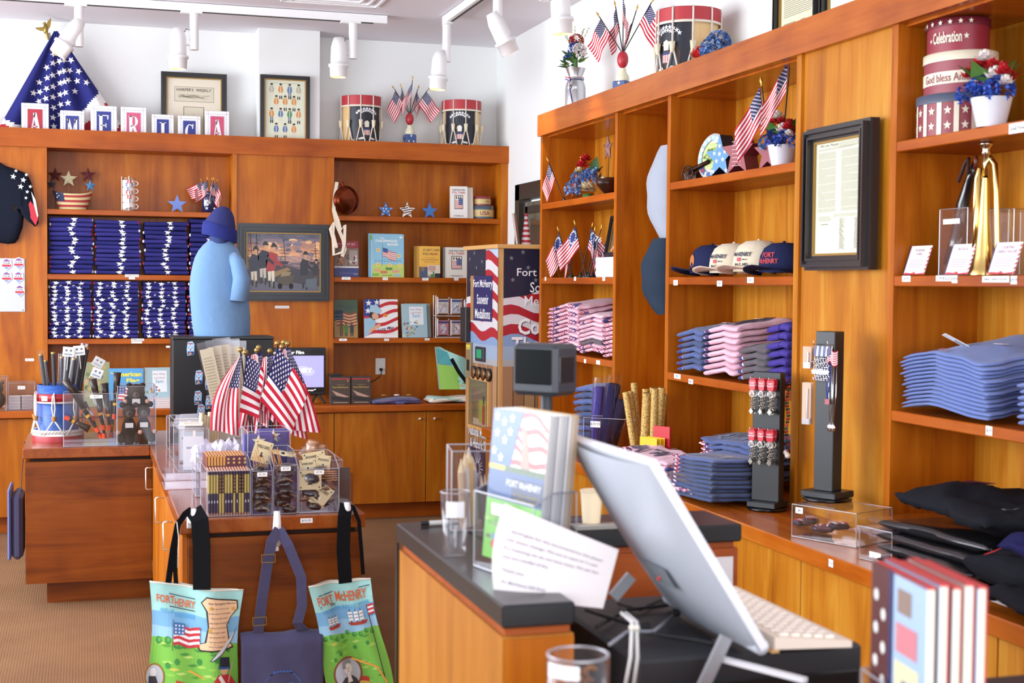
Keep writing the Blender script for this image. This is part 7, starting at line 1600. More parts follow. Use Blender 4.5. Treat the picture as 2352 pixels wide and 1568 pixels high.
# ------ blue drum used as a holder
DBL=mat('worn_blue_paint',rough=.45,fn=lambda:mixc((noi(coord('Object',(3,3,40)),6,3)>.60)*.35,'2450a0','5a84c4'));DHR=c('a01c28',.4)
dq=Vector((Xat(134,7.80,CT),7.80,CT));R=.118
t=thing('drum','blue rope drum with red hoops used as a holder on the island wing','drum',dq);H_=at(140,882,y=7.80).z-CT
part(t,'shell',lambda m:(m.lathe([(R*.9,.03),(R*.9,H_),(R*.86,H_),(R*.86,.03)],DBL,40,cap=False),m.lathe([(.001,.03),(R*.88,.03)],DBL,24,cap=False)))
part(t,'hoop',lambda m:m.lathe([(R*1.1,0),(R*1.1,.035),(R*1.08,.042),(R*.9,.042)],DHR,40,cap=False));part(t,'hoop',lambda m:(m.lathe([(R*.92,H_-.085),(R*1.0,H_-.085),(R*1.0,H_-.045),(R*.92,H_-.045)],DHR,40,cap=False),m.lathe([(R*.92,H_-.095),(R*.99,H_-.095),(R*.99,H_-.085)],c('f0ece8'),40,cap=False)))
part(t,'white_band',lambda m:m.lathe([(R*1.11,.033),(R*1.11,.043),(R*.92,.045)],c('f0ece8'),40,cap=False))
part(t,'plaited_rope',lambda m:[m.tube([((R*1.08+.005*cos(k*1.3+ph))*cos(k*.08),(R*1.08+.005*cos(k*1.3+ph))*sin(k*.08),.055+.006*sin(k*1.3+ph))for k in range(80)],.005,ROPE,5)for ph in(0,2.1,4.2)]and None)
def drp(m):
 for i in range(7):
  a=2*pi*(i+.2)/7-1.9;b,b2=a+.4,a-.4
  Q=lambda an,z,o_=1.08:(R*o_*cos(an),R*o_*sin(an),z)
  m.tube([Q(a,H_-.04,1.0),Q(a,H_-.05),Q(a+.05,H_*.6),Q(a,H_*.40)],.0042,ROPE,6);m.tube([Q(a-.05,H_-.05),Q(a-.08,H_*.6),Q(a,H_*.40)],.0042,ROPE,6);m.tube([Q(a,H_*.4),Q(b,.04,1.14)],.0042,ROPE,6);m.tube([Q(a,H_*.4),Q(b2,.04,1.14)],.0042,ROPE,6)
part(t,'tension_rope',drp)
for i in range(7):a=2*pi*(i+.2)/7-1.9;part(t,'leather_tug',lambda m:m.cyl((R*1.09*cos(a),R*1.09*sin(a),H_*.46),(R*1.09*cos(a),R*1.09*sin(a),H_*.38),.014,c('a87840',.7),.010,n=8))
part(t,'price_label',lambda m:m.add([((R*1.012)*sin(a),-(R*1.012)*cos(a),z)for a,z in((-.75,H_-.08),(-.45,H_-.08),(-.45,H_-.055),(-.75,H_-.055))],[(0,1,2,3)],c('f2eeee')))
TEL=c('3c3c42',.45);GT=mat('gold_tip','c09a50',.4,.6)
for i,(px,py)in enumerate(((94,816),(122,812),(155,814),(162,818),(176,814),(186,806),(192,800),(200,802),(142,822),(105,830),(170,826))):
 Yt=7.76+.012*(i%5);top=at(px,py,y=Yt);bx_,by_=max(-R*.7,min(R*.7,(top.x-dq.x)*.45)),(Yt-dq.y)*.7
 t=thing('boxed_baton' if 0 else 'toy_telescope','x','toy',(dq.x+bx_,dq.y+by_,CT+.034));t['label']='dark grey tube with a gold rim standing in the blue drum';t['group']='grey tubes in the blue drum'
 tp=Vector((top.x-dq.x-bx_,Yt-dq.y-by_,top.z-CT-.034));r_=.0105
 part(t,'tube',lambda m:m.cyl((0,0,0),tp,r_,TEL,n=12));part(t,'gold_rim',lambda m:m.cyl(tp,tp*1.02,r_*1.05,GT,n=12))
 if i%2==0:part(t,'plastic_sleeve',lambda m:m.cyl((0,0,.12),tp*1.06,r_*1.7,FILM,r_*1.9,n=8))
for i,(px,py)in enumerate(((157,801),(182,798),(222,850),(225,825))):
 q=at(px,py,y=7.56+.01*i);t=thing('hang_tag',('white printed tag above the drum, left','white printed tag above the drum, right','tilted blue-white tag behind the toy pistols','dark-bordered tag at the right of the drum')[i],'tag',(q.x,7.56+.01*i,q.z-.02));t.rotation_euler=(0,rad((5,-5,22,30)[i]),0)
 part(t,'card',lambda m:(m.rbox(-.028,0,-.02,.028,.0015,.03,c(('e8ecee','f0f0f0','d8dce0','c8c8c8')[i]),.0005),m.disc(-.01,.012,.006,.006,c('6c7480'),-.0006,10),m.disc(.012,.012,.006,.006,c('6c7480'),-.0006,10),m.rect(-.02,-.012,.02,-.004,c('98a0a8'),-.0006)));part(t,'stem',lambda m:m.cyl((0,.002,-.02),(0,.006,-.09),.002,c('c8c0b0')))
 # toy pistols bin
x0,x1=Xat(146,7.48,CT),Xat(268,7.48,CT);bcx=(x0+x1)/2
bin_('large clear acrylic bin of toy pistols on the island wing',(bcx,7.47,CT),x1-x0,.16,at(200,905,y=7.47).z-CT,tag=('$9.95',.062,.015,.018),tagx=.03)
DW,ORG=c('2c1c14',.35),c('ee4a1c',.5)
for i,(px,py,qx,qy)in enumerate(((150,872,225,990),(166,890,212,965),(150,958,205,985),(213,870,238,985),(270,855,262,960),(240,880,252,985),(225,905,240,1008),(190,925,232,1008),(260,920,255,1010))):
 Yp=7.53+.014*i;a,b=at(px,py,y=Yp),at(qx,qy,y=Yp);b.z=max(b.z,CT+.03);a.z=max(a.z,CT+.05);up=i!=2
 t=thing('toy_pistol','x','toy pistol',b);t['label']='dark brown toy flintlock pistol with orange muzzle tip in the acrylic bin' if i>2 else('toy pistol with its grip thrown furthest left out of the bin','toy pistol lying second from the left across the bin','toy pistol pointing its orange tip left inside the bin')[i];t['group']='toy pistols in the acrylic bin'
 v_=a-b;L=v_.length;d_=v_/L
 g0,g1=(d_*.0,v_)
 if not up:g0,g1=v_,d_*0
 dd=(g1-g0).normalized()
 part(t,'stock',lambda m:(m.tube([g0+dd*L*.38,g0+dd*L*.6,g0+dd*L*.8,g1],lambda u:.011+.010*u,DW,8),m.tube([g0+dd*L*.3,g0+dd*L*.5],.012,DW,8)))
 part(t,'barrel',lambda m:m.cyl(g0+dd*.02,g0+dd*L*.5,.008,c('1c1818',.3),n=10));part(t,'muzzle_tip',lambda m:m.cyl(g0-dd*.004,g0+dd*.022,.0115,ORG,n=10));part(t,'brass_band',lambda m:m.cyl(g0+dd*L*.28,g0+dd*(L*.28+.014),.0125,mat('yellow_brass_paint','e0a828',.35,.3),n=10))
 if i%2:part(t,'plastic_bag',lambda m:m.tube([g0+dd*L*.1,g0+dd*L*.4,g0+dd*L*.75],lambda u:.022+.008*sin(u*7),FILM,8))
 # plush bears bin
x0,x1=Xat(270,7.50,CT),Xat(357,7.50,CT)
bin_('clear acrylic bin holding dark plush bears on the island wing',((x0+x1)/2,7.47,CT),x1-x0,.20,at(310,888,y=7.47).z-CT)
for i,(dx,z,s_)in enumerate(((-.036,.10,.82),(.038,.09,.82),(.0,.20,1.1))):
 t=thing('plush_bear',('dark plush bear at the left of the acrylic bin','dark plush bear at the right of the acrylic bin','dark brown plush bear lying on top in the acrylic bin')[i],'plush bear',((x0+x1)/2+dx,7.57+.02*(i-1),CT+.004 if i<2 else CT+.19));BF=fab('2c241e')
 part(t,'body',lambda m:(m.ball(0,0,.075*s_ if i<2 else.03,.048*s_,BF,.045,.075 if i<2 else.032),[m.ball(sx*.04,-.02,.03,.022,BF,rz=.03)for sx in(-1,1)]))
 hz=.165 if i<2 else.075
 part(t,'head',lambda m:(m.ball(0,-.015,hz,.042*s_,fab('3c3028')),[m.ball(sx*.033,-.005,hz+.035,.016,fab('3c3028'))for sx in(-1,1)],m.ball(0,-.052,hz-.01,.018,fab('5c4c40')),m.ball(0,-.068,hz-.004,.006,c('141010',.3))))
 part(t,'pink_paw',lambda m:[m.ball(sx*.055,-.035,.06 if i<2 else.03,.012,c('dcA890'.lower()))for sx in(-1,1)])
 part(t,'tag',lambda m:m.box(-.02,-.052,.085 if i<2 else.02,.02,-.0505,.11 if i<2 else.045,c('e0dcd8')))
 # ------ magnet tower and mannequin
YT=7.92
x0,x1=Xat(397,YT,1.1),Xat(628,YT,1.1);tz=at(500,773,y=YT).z
t=thing('display_tower','black magnetic display tower carrying the mannequin on the island','display tower',((x0+x1)/2,YT,CT));hw=(x1-x0)/2
part(t,'panel',lambda m:m.rbox(-hw,0,.0,hw,.27,tz-CT-.014,c('101216',.5),.003));part(t,'top_board',lambda m:m.rbox(-hw-.003,-.004,tz-CT-.014,hw+.003,.274,tz-CT,c('1c1c1c',.35),.003))
for i,(px,py)in enumerate(((438,802),(457,868),(480,880),(455,915),(481,925),(462,946))):
 q=at(px,py,y=YT-.002);t=thing('magnet','blue and white souvenir magnet, %s on the black tower'%('topmost','left of the upper pair','right of the upper pair','left of the lower pair','right of the lower pair','lowest')[i],'magnet',(q.x,YT-.0005,q.z),0,'magnets on the black tower')
 part(t,'badge',lambda m:(m.prism([(-.018,-.035),(.018,-.03),(.020,.03),(.008,.045),(-.016,.04),(-.022,.0)],-.004,0,c('a8d0f0',.3)),[m.disc(-.01+.008*(k%3),.022-.012*(k//3),.004,.005,c(('f4f6fa','7cb0e0')[k%2],.3),-.0045,7)for k in range(9)],m.rect(-.016,-.03,.017,-.012,c('2c448c'),-.0045),m.rect(-.01,-.028,.004,-.018,c('e0a050'),-.0048),m.disc(.0,.0,.004,.004,c('b03038'),-.005,8),m.rect(-.014,.028,.012,.034,c('c84858'),-.0045)))
YM=YT+.13;TEE=fab('7094bc')
def Mx(px,py):p=at(px,py,y=YM);return p.x,p.z
cx_,_z=Mx(505,770);t=thing('mannequin','headless torso mannequin in a light blue T-shirt and navy knit hat','mannequin',(cx_,YM,tz+.0005))
secs=[(774,447,573),(755,443,573),(730,440,573),(700,438,572),(665,436,570),(635,437,568),(612,441,563),(592,447,557),(575,456,549),(562,467,541),(553,478,534)]
def torso(m):
 n=30;vs=[]
 for k,(py,a,b)in enumerate(secs):
  xa_,z=Mx(a,py);xb_,_=Mx(b,py);cxx,w_=(xa_+xb_)/2-cx_,(xb_-xa_)/2;dp=min(w_*.72,.11)
  for i in range(n):
   an=2*pi*i/n;f_=1+.05*noise.noise(Vector((cos(an)*2.5,sin(an)*2.5,z*5)))+.02*sin(an*3+z*14)*(z<tz+.25)
   vs.append((cxx+w_*cos(an)*f_,dp*sin(an)*f_,z-tz))
 for v in range(n):vs[v]=(vs[v][0],vs[v][1],.0)
 K=len(secs);m.add(vs,[(k*n+i,k*n+(i+1)%n,(k+1)*n+(i+1)%n,(k+1)*n+i)for k in range(K-1)for i in range(n)],TEE,True)
part(t,'shirt',torso)
a_,b_,c_=Mx(541,592),Mx(549,640),Mx(545,690)
part(t,'sleeve',lambda m:m.tube([(a_[0]-cx_-.02,-.06,a_[1]-tz),(a_[0]-cx_+.0,-.10,a_[1]-tz-.03),(b_[0]-cx_,-.125,b_[1]-tz),(c_[0]-cx_,-.12,c_[1]-tz)],lambda u:.035+.018*u,TEE,16))
part(t,'sleeve_opening',lambda m:m.tube([(c_[0]-cx_,-.12,c_[1]-tz+.01),(c_[0]-cx_+.0005,-.12,c_[1]-tz-.002)],.048,c('1c2a44',.9),16))
a_,b_=Mx(503,560),Mx(510,530)
part(t,'neck',lambda m:m.cyl((a_[0]-cx_,0,a_[1]-tz-.02),(b_[0]-cx_,0,b_[1]-tz),.06,fab('3c4878'),n=20))
hs=[(556,500,541),(545,467,541),(530,468,541),(512,472,541),(498,478,538),(486,487,533),(478,497,526),(474,508,517)]
def hat(m):
 n=24;vs=[]
 for k,(py,a,b)in enumerate(hs):
  xa_,z=Mx(a,py);xb_,_=Mx(b,py);cxx,w_=(xa_+xb_)/2-cx_,(xb_-xa_)/2
  for i in range(n):an=2*pi*i/n;vs.append((cxx+w_*cos(an),w_*.9*sin(an),z-tz+(-.02*cos(an)if k<4 else 0)))
 m.add(vs,[(k*n+i,k*n+(i+1)%n,(k+1)*n+(i+1)%n,(k+1)*n+i)for k in range(1,7)for i in range(n)]+[tuple(7*n+i for i in range(n))],fab('34386c'),True)
part(t,'knit_hat',hat)
def cuff(m):
 n=24;vs=[]
 for py,a,b in((548,464,543),(534,464,544),(519,467,544),(517,470,541)):
  xa_,z=Mx(a,py);xb_,_=Mx(b,py);cxx,w_=(xa_+xb_)/2-cx_,(xb_-xa_)/2
  for i in range(n):an=2*pi*i/n;vs.append((cxx+w_*1.02*cos(an),w_*.93*sin(an),z-tz-.025*cos(an)))
 m.add(vs,[(k*n+i,k*n+(i+1)%n,(k+1)*n+(i+1)%n,(k+1)*n+i)for k in range(3)for i in range(n)],fab('2c3478'),True)
part(t,'hat_cuff',cuff)
# ------ documents, trays, tall bins
PAR=c('dcd0b0',.6)
for i,(px,py,qx,qy,w)in enumerate(((470,785,520,1010,.085),(490,780,525,1005,.085),(508,776,535,1005,.09),(530,778,540,1000,.09),(548,782,545,1000,.08))):
 Yd=7.35+.02*i;a,b=at(px,py,y=Yd),at(qx,qy,y=Yd);b.z=max(b.z,CT+.004);t=thing('parchment','x','document',b,0,'bagged parchment sheets');t['label']='long bagged parchment sheet fanned behind the flags, %s'%('leftmost','second from left','middle one','second from right','rightmost')[i]
 v_=a-b;an=atan2(v_.x,v_.z);L=v_.length
 part(t,'sheet',lambda m:(setattr(m,'T',RY(an)),m.box(-w/2*.8,.001,.0,w/2*.8,.0025,L*.93,PAR),lines(m,-w*.3,L*.85,w*.3,L*.2,22,c('b0a484'),0,.3,.15)));part(t,'plastic_sleeve',lambda m:(setattr(m,'T',RY(an)),m.box(-w/2,-.002,0,w/2,.0045,L,FILM)))
bin_('clear acrylic bin of parchment sheets behind the flags',(Xat(525,7.33,CT),7.31,CT),.24,.15,.16)
for i,(px,Y_,w,h,lb)in enumerate(((408,7.1,.12,.16,'tall clear acrylic bin, furthest of the left row'),(420,6.7,.13,.20,'tall clear acrylic bin, second in the left row'),(432,6.35,.13,.19,'tall clear acrylic bin, third in the left row'))):
 bin_(lb,(Xat(px+14,Y_,CT),Y_,CT),w,.26,h,rad(2),tag=('',.012,.02,.03))
 for k in range(4):
  t=thing('note_card','small pale card standing in the left row of clear bins','card',(Xat(px+14,Y_,CT)+.005*k,Y_+.05+.045*k,CT+.0045),rad(10*k-15),'pale cards in the left bins');part(t,'card',lambda m:m.rbox(-.045,0,0,.045,.002,h*(.8+.08*k),c(('e8e4e8','d8dce4','f0ecec','c8ccd8')[k]),.0005));part(t,'printed_line',lambda m:m.rect(-.03,h*.5,.03,h*.55,c('a8a8b8'),-.0005))
for i in range(7):
 q=(Xat(457+7*i,6.6,CT),6.6+.01*i,CT+.004);t=thing('rolled_document','slim cream parchment roll standing before the flags','document roll',q,0,'cream rolls in the small bin');h=at(475,950,y=6.6).z-CT;part(t,'roll',lambda m:m.cyl((0,0,0),(.012,0,h-.01*(i%3)),.011,c('e4dcb8',.6),n=12));part(t,'roll_end',lambda m:m.cyl((.012,0,h-.01*(i%3)),(.012,0,h-.01*(i%3)+.002),.007,c('b8ac88'),n=10))
q=at(443,948,y=6.5);t=thing('sign_card','blank-looking cream card lying across the acrylic bins left of the flags','sign',(Xat(443,6.5,1.0),6.5,CT+.202),rad(-6));part(t,'card',lambda m:m.rbox(-.06,-.09,0,.045,.06,.003,c('f0e8d8'),.0005));part(t,'lettering',lambda m:[m.box(-.04,-.04+.02*k,.003,.03,-.034+.02*k,.0034,c('c0b8b0'))for k in range(4)])
for i in range(2):
 t=thing('acrylic_tray',('shallow pinkish acrylic tray at the left of the island top, near one','shallow pinkish acrylic tray at the left of the island top, far one')[i],'tray',(Xat(412,5.95+.28*i,CT),5.85+.26*i,CT));part(t,'tray',lambda m:(m.box(-.065,0,0,.075,.22,.003,mat('pale_pink_plastic','f0d8dc',.2,alpha=.75)),[m.box(a,b,.003,a+.003,b+d,.03,ACR)for a,b,d in((-.065,0,.22),(.072,0,.22))],m.box(-.065,0,.003,.075,.003,.03,ACR),m.box(-.065,.217,.003,.075,.22,.03,ACR)));part(t,'rim',lambda m:m.box(-.066,-.001,.03,.076,.002,.032,EDGE))
bin_('clear acrylic bin of crumpled tissue bags behind the pencils',(Xat(500,5.75,CT),5.62,CT),.19,.2,.17)
for i in range(9):
 t=thing('tissue_bag','crumpled white tissue-like plastic bag above the pencil bin','plastic bag',(Xat(455+16*i,5.7,1),5.68+.03*(i%3),CT+.10+.02*(i%2)),i,'crumpled white bags');
 part(t,'bag',lambda m:m.grid(lambda u,v:((.028+.012*sin(u*25+i)+.01*sin(v*9))*cos(u*2*pi)*sin(pi*(.1+.8*v)),(.028+.01*sin(u*19))*sin(u*2*pi)*sin(pi*(.1+.8*v)),.09*v+.012*sin(u*13+i)),14,8,mat('milky_film','e8e4f4',.25,alpha=.6),smooth=False));part(t,'paper_label',lambda m:m.box(-.012,-.035,.03,.012,-.033,.055,c('f0ece8')))
 # ------ bunch of flags
MAT_BALL=mat('gold_ball','a88c50',.3,.8)
FB=Vector((Xat(600,5.95,CT),5.95,CT))
bin_('clear acrylic holder under the bunch of small flags',(FB.x,5.88,CT),.12,.12,.14)
fb=[((564,809),5.86,(566,815),(549,945),(606,850),(592,960),.010,.62,'stick flag in the bunch whose stripes lie sideways, second from left'),((552,803),5.83,(556,812),(546,820),(548,1000),(482,985),.016,1,'leftmost stick flag of the bunch, stripes falling to the left'),((590,804),5.92,(600,812),(582,815),(618,985),(588,965),.02,1,'dark folded stick flag in the middle of the bunch'),((620,806),5.90,(624,812),(602,822),(640,985),(578,915),.014,1,'stick flag half hidden behind the big diagonal one'),((594,798),6.0,(600,808),(575,815),(600,1000),(545,980),.014,1,'stick flag at the back of the bunch showing only its low stripes'),((637,788),5.84,(638,797),(596,918),(706,905),(664,1003),.010,1,'stick flag with broad diagonal stripes, centre right of the bunch'),((648,796),5.93,(650,800),(630,812),(706,1008),(640,990),.014,1,'stick flag tucked behind the rightmost pair, striped tip showing below'),((652,786),5.99,(655,795),(640,800),(690,990),(630,950),.012,1,'stick flag furthest back at the right of the bunch'),((661,789),5.87,(663,797),(648,803),(737,993),(645,985),.010,1,'rightmost stick flag of the bunch, stripes falling to the right')]
for(bp,Yf,A,B_,Cc,D,fo,um,lb)in fb:
 pb=at(*bp,y=Yf);P4=[at(*p,y=Yf)for p in(A,B_,Cc,D)];o=Vector((FB.x+(pb.x-FB.x)*.2,FB.y+(Yf-5.9)*.4,CT+.004));t=thing('stick_flag',lb,'flag',o,0,'bunch of stick flags')
 tp=pb-o;part(t,'staff',lambda m:m.cyl((0,0,0),tp,.0035,WOODBLK,n=8));part(t,'gold_ball',lambda m:m.ball(tp.x,tp.y,tp.z,.0115,MAT_BALL,n=16))
 def fc(m):
  A_,B2,C2,D2=P4
  def fn(u,v):
   p=B2.lerp(A_,v).lerp(D2.lerp(C2,v),u)-o
   bow=sin(pi*u)*.02*(1 if C2.x>A_.x else-1)
   return(p.x+bow*.5*(1 if v>.5 else.3)-(.03*sin(pi*u)*(1-v)if D==(482,985)else 0),p.y+fo*sin(v*9+u*4)*(u+.15)-.012,p.z)
  vs,uv=[],[]
  nu,nv=20,16
  for j in range(nv+1):
   for i in range(nu+1):vs.append(fn(i/nu,j/nv));uv.append((i/nu*um,j/nv))
  m.add(vs,[(j*(nu+1)+i,j*(nu+1)+i+1,(j+1)*(nu+1)+i+1,(j+1)*(nu+1)+i)for j in range(nv)for i in range(nu)],FLAG,True,uv)
 part(t,'flag_cloth',fc)
 # ------ front row of bins
YB0=5.135
def frow(px0,px1):return Xat(px0,YB0,CT),Xat(px1,YB0,CT)
x0,x1=frow(476,575);hp=at(520,1085,y=YB0).z-CT
bin_('clear acrylic bin packed with blue and gold pencils at the island front',((x0+x1)/2,YB0,CT),x1-x0,.30,hp+.004)
random.seed(4)
pn=[]
def pencil(kind):
 t=thing('pencil','printed souvenir pencil standing upright in the packed acrylic bin','pencil',(0,0,0),0,'pencils packed in the acrylic bin');r=.0042;L=.158
 up,dn=((c('c8b468',.4),c('262c58',.4)),(c('3c2c2c',.4),c('c8b468',.4)))[kind]
 part(t,'shaft',lambda m:(m.cyl((0,0,.008),(0,0,L*.5),r,dn,n=6,smooth=False),m.cyl((0,0,L*.5),(0,0,L*.93),r*1.001,up,n=6,smooth=False),[m.rect(-.0026,L*(.55+.08*k),.0026,L*(.57+.08*k),c('b88868',.4),-r)for k in range(5)]if kind else m.rect(-.002,L*.28,.002,L*.34,c('c8ccd8'),-r)))
 part(t,'ferrule',lambda m:m.cyl((0,0,0),(0,0,.008),r,c('b08070',.35),n=8));part(t,'tip',lambda m:(m.cyl((0,0,L*.93),(0,0,L),r*1.02,c('1c2450',.4),n=8),m.cyl((0,0,L),(0,0,L+.004),r,c('c89078',.5),r*.5,n=8)));return t
pp=[pencil(0),pencil(1)];w=x1-x0
nx_,ny_=15,9;first=[True,True]
for j in range(ny_):
 for i in range(nx_):
  k=1 if(i in(4,5,9,11,12)and j==0)or(j and random.random()<.3)else 0
  loc=(x0+.0065+(w-.013)*i/(nx_-1),YB0+.009+.0098*j,CT+.0038+.0004*j)
  if first[k]:pp[k].location=loc;first[k]=False
  else:dup(pp[k],loc)
t=thing('pencil_tray','carton of star-printed pencils standing behind the loose ones in the bin','carton',((x0+x1)/2-.0,YB0+.115,CT+.0045));part(t,'carton',lambda m:m.rbox(-w/2+.006,0,0,w/2-.006,.16,.20,c('6c2c34',.4),.002))
part(t,'printed_top',lambda m:(m.rect(-w/2+.006,.165,w*.0,.20,c('d8a048'),-.0006),[m.rect(-w/2+.008+.011*i,.165,-w/2+.012+.011*i,.198,c('6c2430'),-.001)for i in range(7)],m.rect(w*.02,.165,w/2-.006,.2,c('5c2438'),-.0007),[m.star(w*.06+.02*(i%4),.175+.014*(i//4),.006,c('e8c060'),-.0012)for i in range(8)]));part(t,'striped_lid',lambda m:[m.box(-w/2+.008+.011*i,.005,.2002,-w/2+.014+.011*i,.155,.2012,c('e0a058'))for i in range(13)])
def pouchbin(lb,px0,px1,pyt,tag,seed,wide=0,Y=YB0,d=.26):
 x0,x1=Xat(px0,Y,CT),Xat(px1,Y,CT);hf=at((px0+px1)/2,pyt,y=Y).z-CT;bin_(lb,((x0+x1)/2,Y,CT),x1-x0-.002,d,hf*1.25,0,hf,tag=(tag,.036,.012,.016)if tag else None)
 return(x0+x1)/2,x1-x0,hf
def pouch(label,loc,rot,s=1,card=None,group=None,blk='1a1c20',str_=1):
 t=thing('candy_pouch',label,'pouch',loc,0,group,rot);
 part(t,'plastic_bag',lambda m:slab(m,.06*s,.045*s,.02,FILM,loc[0]*50,None,(8,6),wob=.004));part(t,'pouch',lambda m:m.ball(0,.02,.012,.031*s,c(blk,.25,coat=.5),.026*s,.015,n=10))
 if str_ and random.random()<.45:part(t,'drawstring',lambda m:m.tube([(-.02,.0,.02),(.0,.01,.024),(.03,-.008,.02)],.0013,c('c89058'),5))
 if card:part(t,'card',lambda m:(m.rbox(-.03*s,-.001,0,.03*s,.001,.055*s,c('dcc89c',.6),.0005),m.text(card,0,.040*s,c('2c2828'),w=.044*s,h=.008*s,y=-.0016,off=.02),m.disc(0,.019*s,.011*s,.011*s,c('e8dcb8'),-.0016,16),m.disc(0,.021*s,.005*s,.006*s,c('38302c'),-.002,10),[m.star(x*s,z*s,.0035*s,c('38302c'),-.0016)for x,z in((-.024,.049),(.024,.049),(-.024,.006),(.024,.006))]))
 return t
R_=random.Random(6)
for n_b,(lb,px0,px1,pyt,tag,kind)in enumerate((('narrow clear bin of black candy pouches priced $1.50, beside the pencils',578,626,1083,'$1.50',0),('narrow clear bin of black candy pouches priced $1.50, left of the powder pouches',628,684,1070,'$7.50',0),('wide clear bin of powder pouches with printed cards at the island front',686,779,1078,'$7.95',1))):
 cx,w,hf=pouchbin(lb,px0,px1,pyt,tag if n_b else '$1.50',n_b)
 n=15 if not kind else 16
 for i in range(n):
  card=kind and i in(3,8);x=cx+R_.uniform(-.5,.5)*max(.0,w-.066);z=CT+.006+(.0103*i if not kind else.0085*i)
  s_=.95 if not kind else 1.1
  pouch(('black candy pouch with tan drawstring in the narrow bin beside the pencils','black candy pouch with tan drawstring in the second narrow bin','dark pouch mixed among the powder-pouch cards')[n_b],(x,YB0+.012+.008*(i%3)+.03*(i%2),z),(rad(R_.uniform(-12,50)),rad(R_.uniform(-15,15)),rad(R_.uniform(-30,30))),s_,None,('pouches in the first narrow bin','pouches in the second narrow bin','pouches in the wide bin')[n_b],blk=('1a1c20' if not kind else R_.choice(['2c2c34','6c4c40','1c1c24','8c8078'])))
def ccard(label,px,py,Y,w,h,ry,txt,rx=-12,sub=''):
 q=at(px,py,y=Y);t=thing('product_card',label,'card',q,0,None,(rad(rx),rad(ry),0))
 part(t,'card',lambda m:(m.rbox(-w/2,0,-h/2,w/2,.0015,h/2,c('e0cca0',.6),.0004),[m.star(sx*w*.40,sz*h*.38,w*.055,c('2c2828'),-.0006)for sx in(-1,1)for sz in(-1,1)]))
 part(t,'printing',lambda m:(m.text(txt,0,h*.22,c('302c2c'),w=w*.72,h=h*.15,y=-.001,off=.03),m.disc(0,-h*.12,w*.17,w*.17,c('ece0bc'),-.0008,20),m.disc(0,-h*.08,w*.07,w*.08,c('302c2c'),-.0012,12),m.poly([(-w*.12,-h*.25),(w*.12,-h*.25),(w*.06,-h*.14),(-w*.06,-h*.14)],c('302c2c'),-.0012),m.text(sub,0,-h*.36,c('302c2c'),w=w*.6,h=h*.08,y=-.001)if sub else 0))
ccard('cream card lettered POWDER POUCH at the front of the wide bin',712,1102,YB0+.008,.085,.072,0,'POWDER POUCH',0)
ccard('tilted cream card about pouch candy low in the wide bin',733,1135,YB0+.014,.08,.085,38,'POWDER CANDY',0,'CARTRIDGE CANDY')
ccard('cream card lettered POUCH standing out of the wide bin at the right',742,1064,YB0+.10,.055,.062,8,'POUCH',-5)
ccard('cream card standing behind the POUCH card, mostly plain',722,1056,YB0+.14,.085,.06,-8,'POWDER',-5)
ccard('small cream card in the middle of the wide bin top',707,1072,YB0+.08,.06,.055,-5,'POWDER CANDY',-5)
ccard('cream diamond-tilted card standing out of the first narrow bin',602,1037,YB0+.13,.068,.082,18,'WORLD CANDY',-8)
ccard('cream card lying on its side over the second narrow bin',650,1040,YB0+.15,.10,.03,12,'POUCH',-60)
for i in range(14):
 q=at(585+4.5*i if i<6 else 628+3*(i-6),1075-(i%4)*7,y=YB0+.05+.01*(i%3));t=thing('wooden_stick','thin tan wooden stick poking up from the narrow bins','stick',q,0,'tan sticks in the narrow bins');part(t,'stick',lambda m:m.cyl((0,0,0),(-.008-.002*(i%5),.0,.045),.0016,c('c88c50'),n=6));part(t,'tip',lambda m:m.cyl((0,0,-.03),(0,0,0),.0016,c('b87c44'),n=6))
for k in range(5):
 q=at(755,1083+5*k,y=YB0+.02+.004*k);t=thing('wooden_stick','horizontal tan stick at the top right of the wide bin','stick',q,0,'horizontal sticks in the wide bin');part(t,'stick',lambda m:m.cyl((-.025,0,0),(.028,0,.001),.0018,c('d8a070'),n=6));part(t,'tip',lambda m:m.cyl((.028,0,.001),(.03,0,.001),.0012,c('e8c090'),n=6))
 # second row: purple box bin, barrels
q0,q1=Xat(566,5.55,CT),Xat(662,5.55,CT)
bin_('clear acrylic bin with purple starfish packets behind the candy pouches',((q0+q1)/2,5.50,CT),q1-q0,.22,at(610,992,y=5.5).z-CT)
for i in range(2):
 q=at(594+34*i,1006-12*i,y=5.55+.06*i);t=thing('star_candy_packet',('purple packet with a cream star, left one in the rear bin','purple packet with a cream star, right one in the rear bin')[i],'packet',(q.x,q.y,CT+.006));h=q.z-CT+.01
 part(t,'packet',lambda m:m.rbox(-.06,0,0,.06,.03,h,c('5c5498',.35),.005));part(t,'cream_star',lambda m:(setattr(m,'T',TR(0,-.002,h-.028)),m.star3(.028,-.004,0,c('ecdcc0',.5),peak=.004,cz=0),m.ball(0,-.006,0,.008,c('d89060'))))
bin_('clear acrylic bin of wooden barrels at the island right side',(Xat(735,5.5,CT),5.45,CT),.16,.22,.15)
BWD=wood('turned_wood',0,'b07848','d09a6c','dcae84',.4)
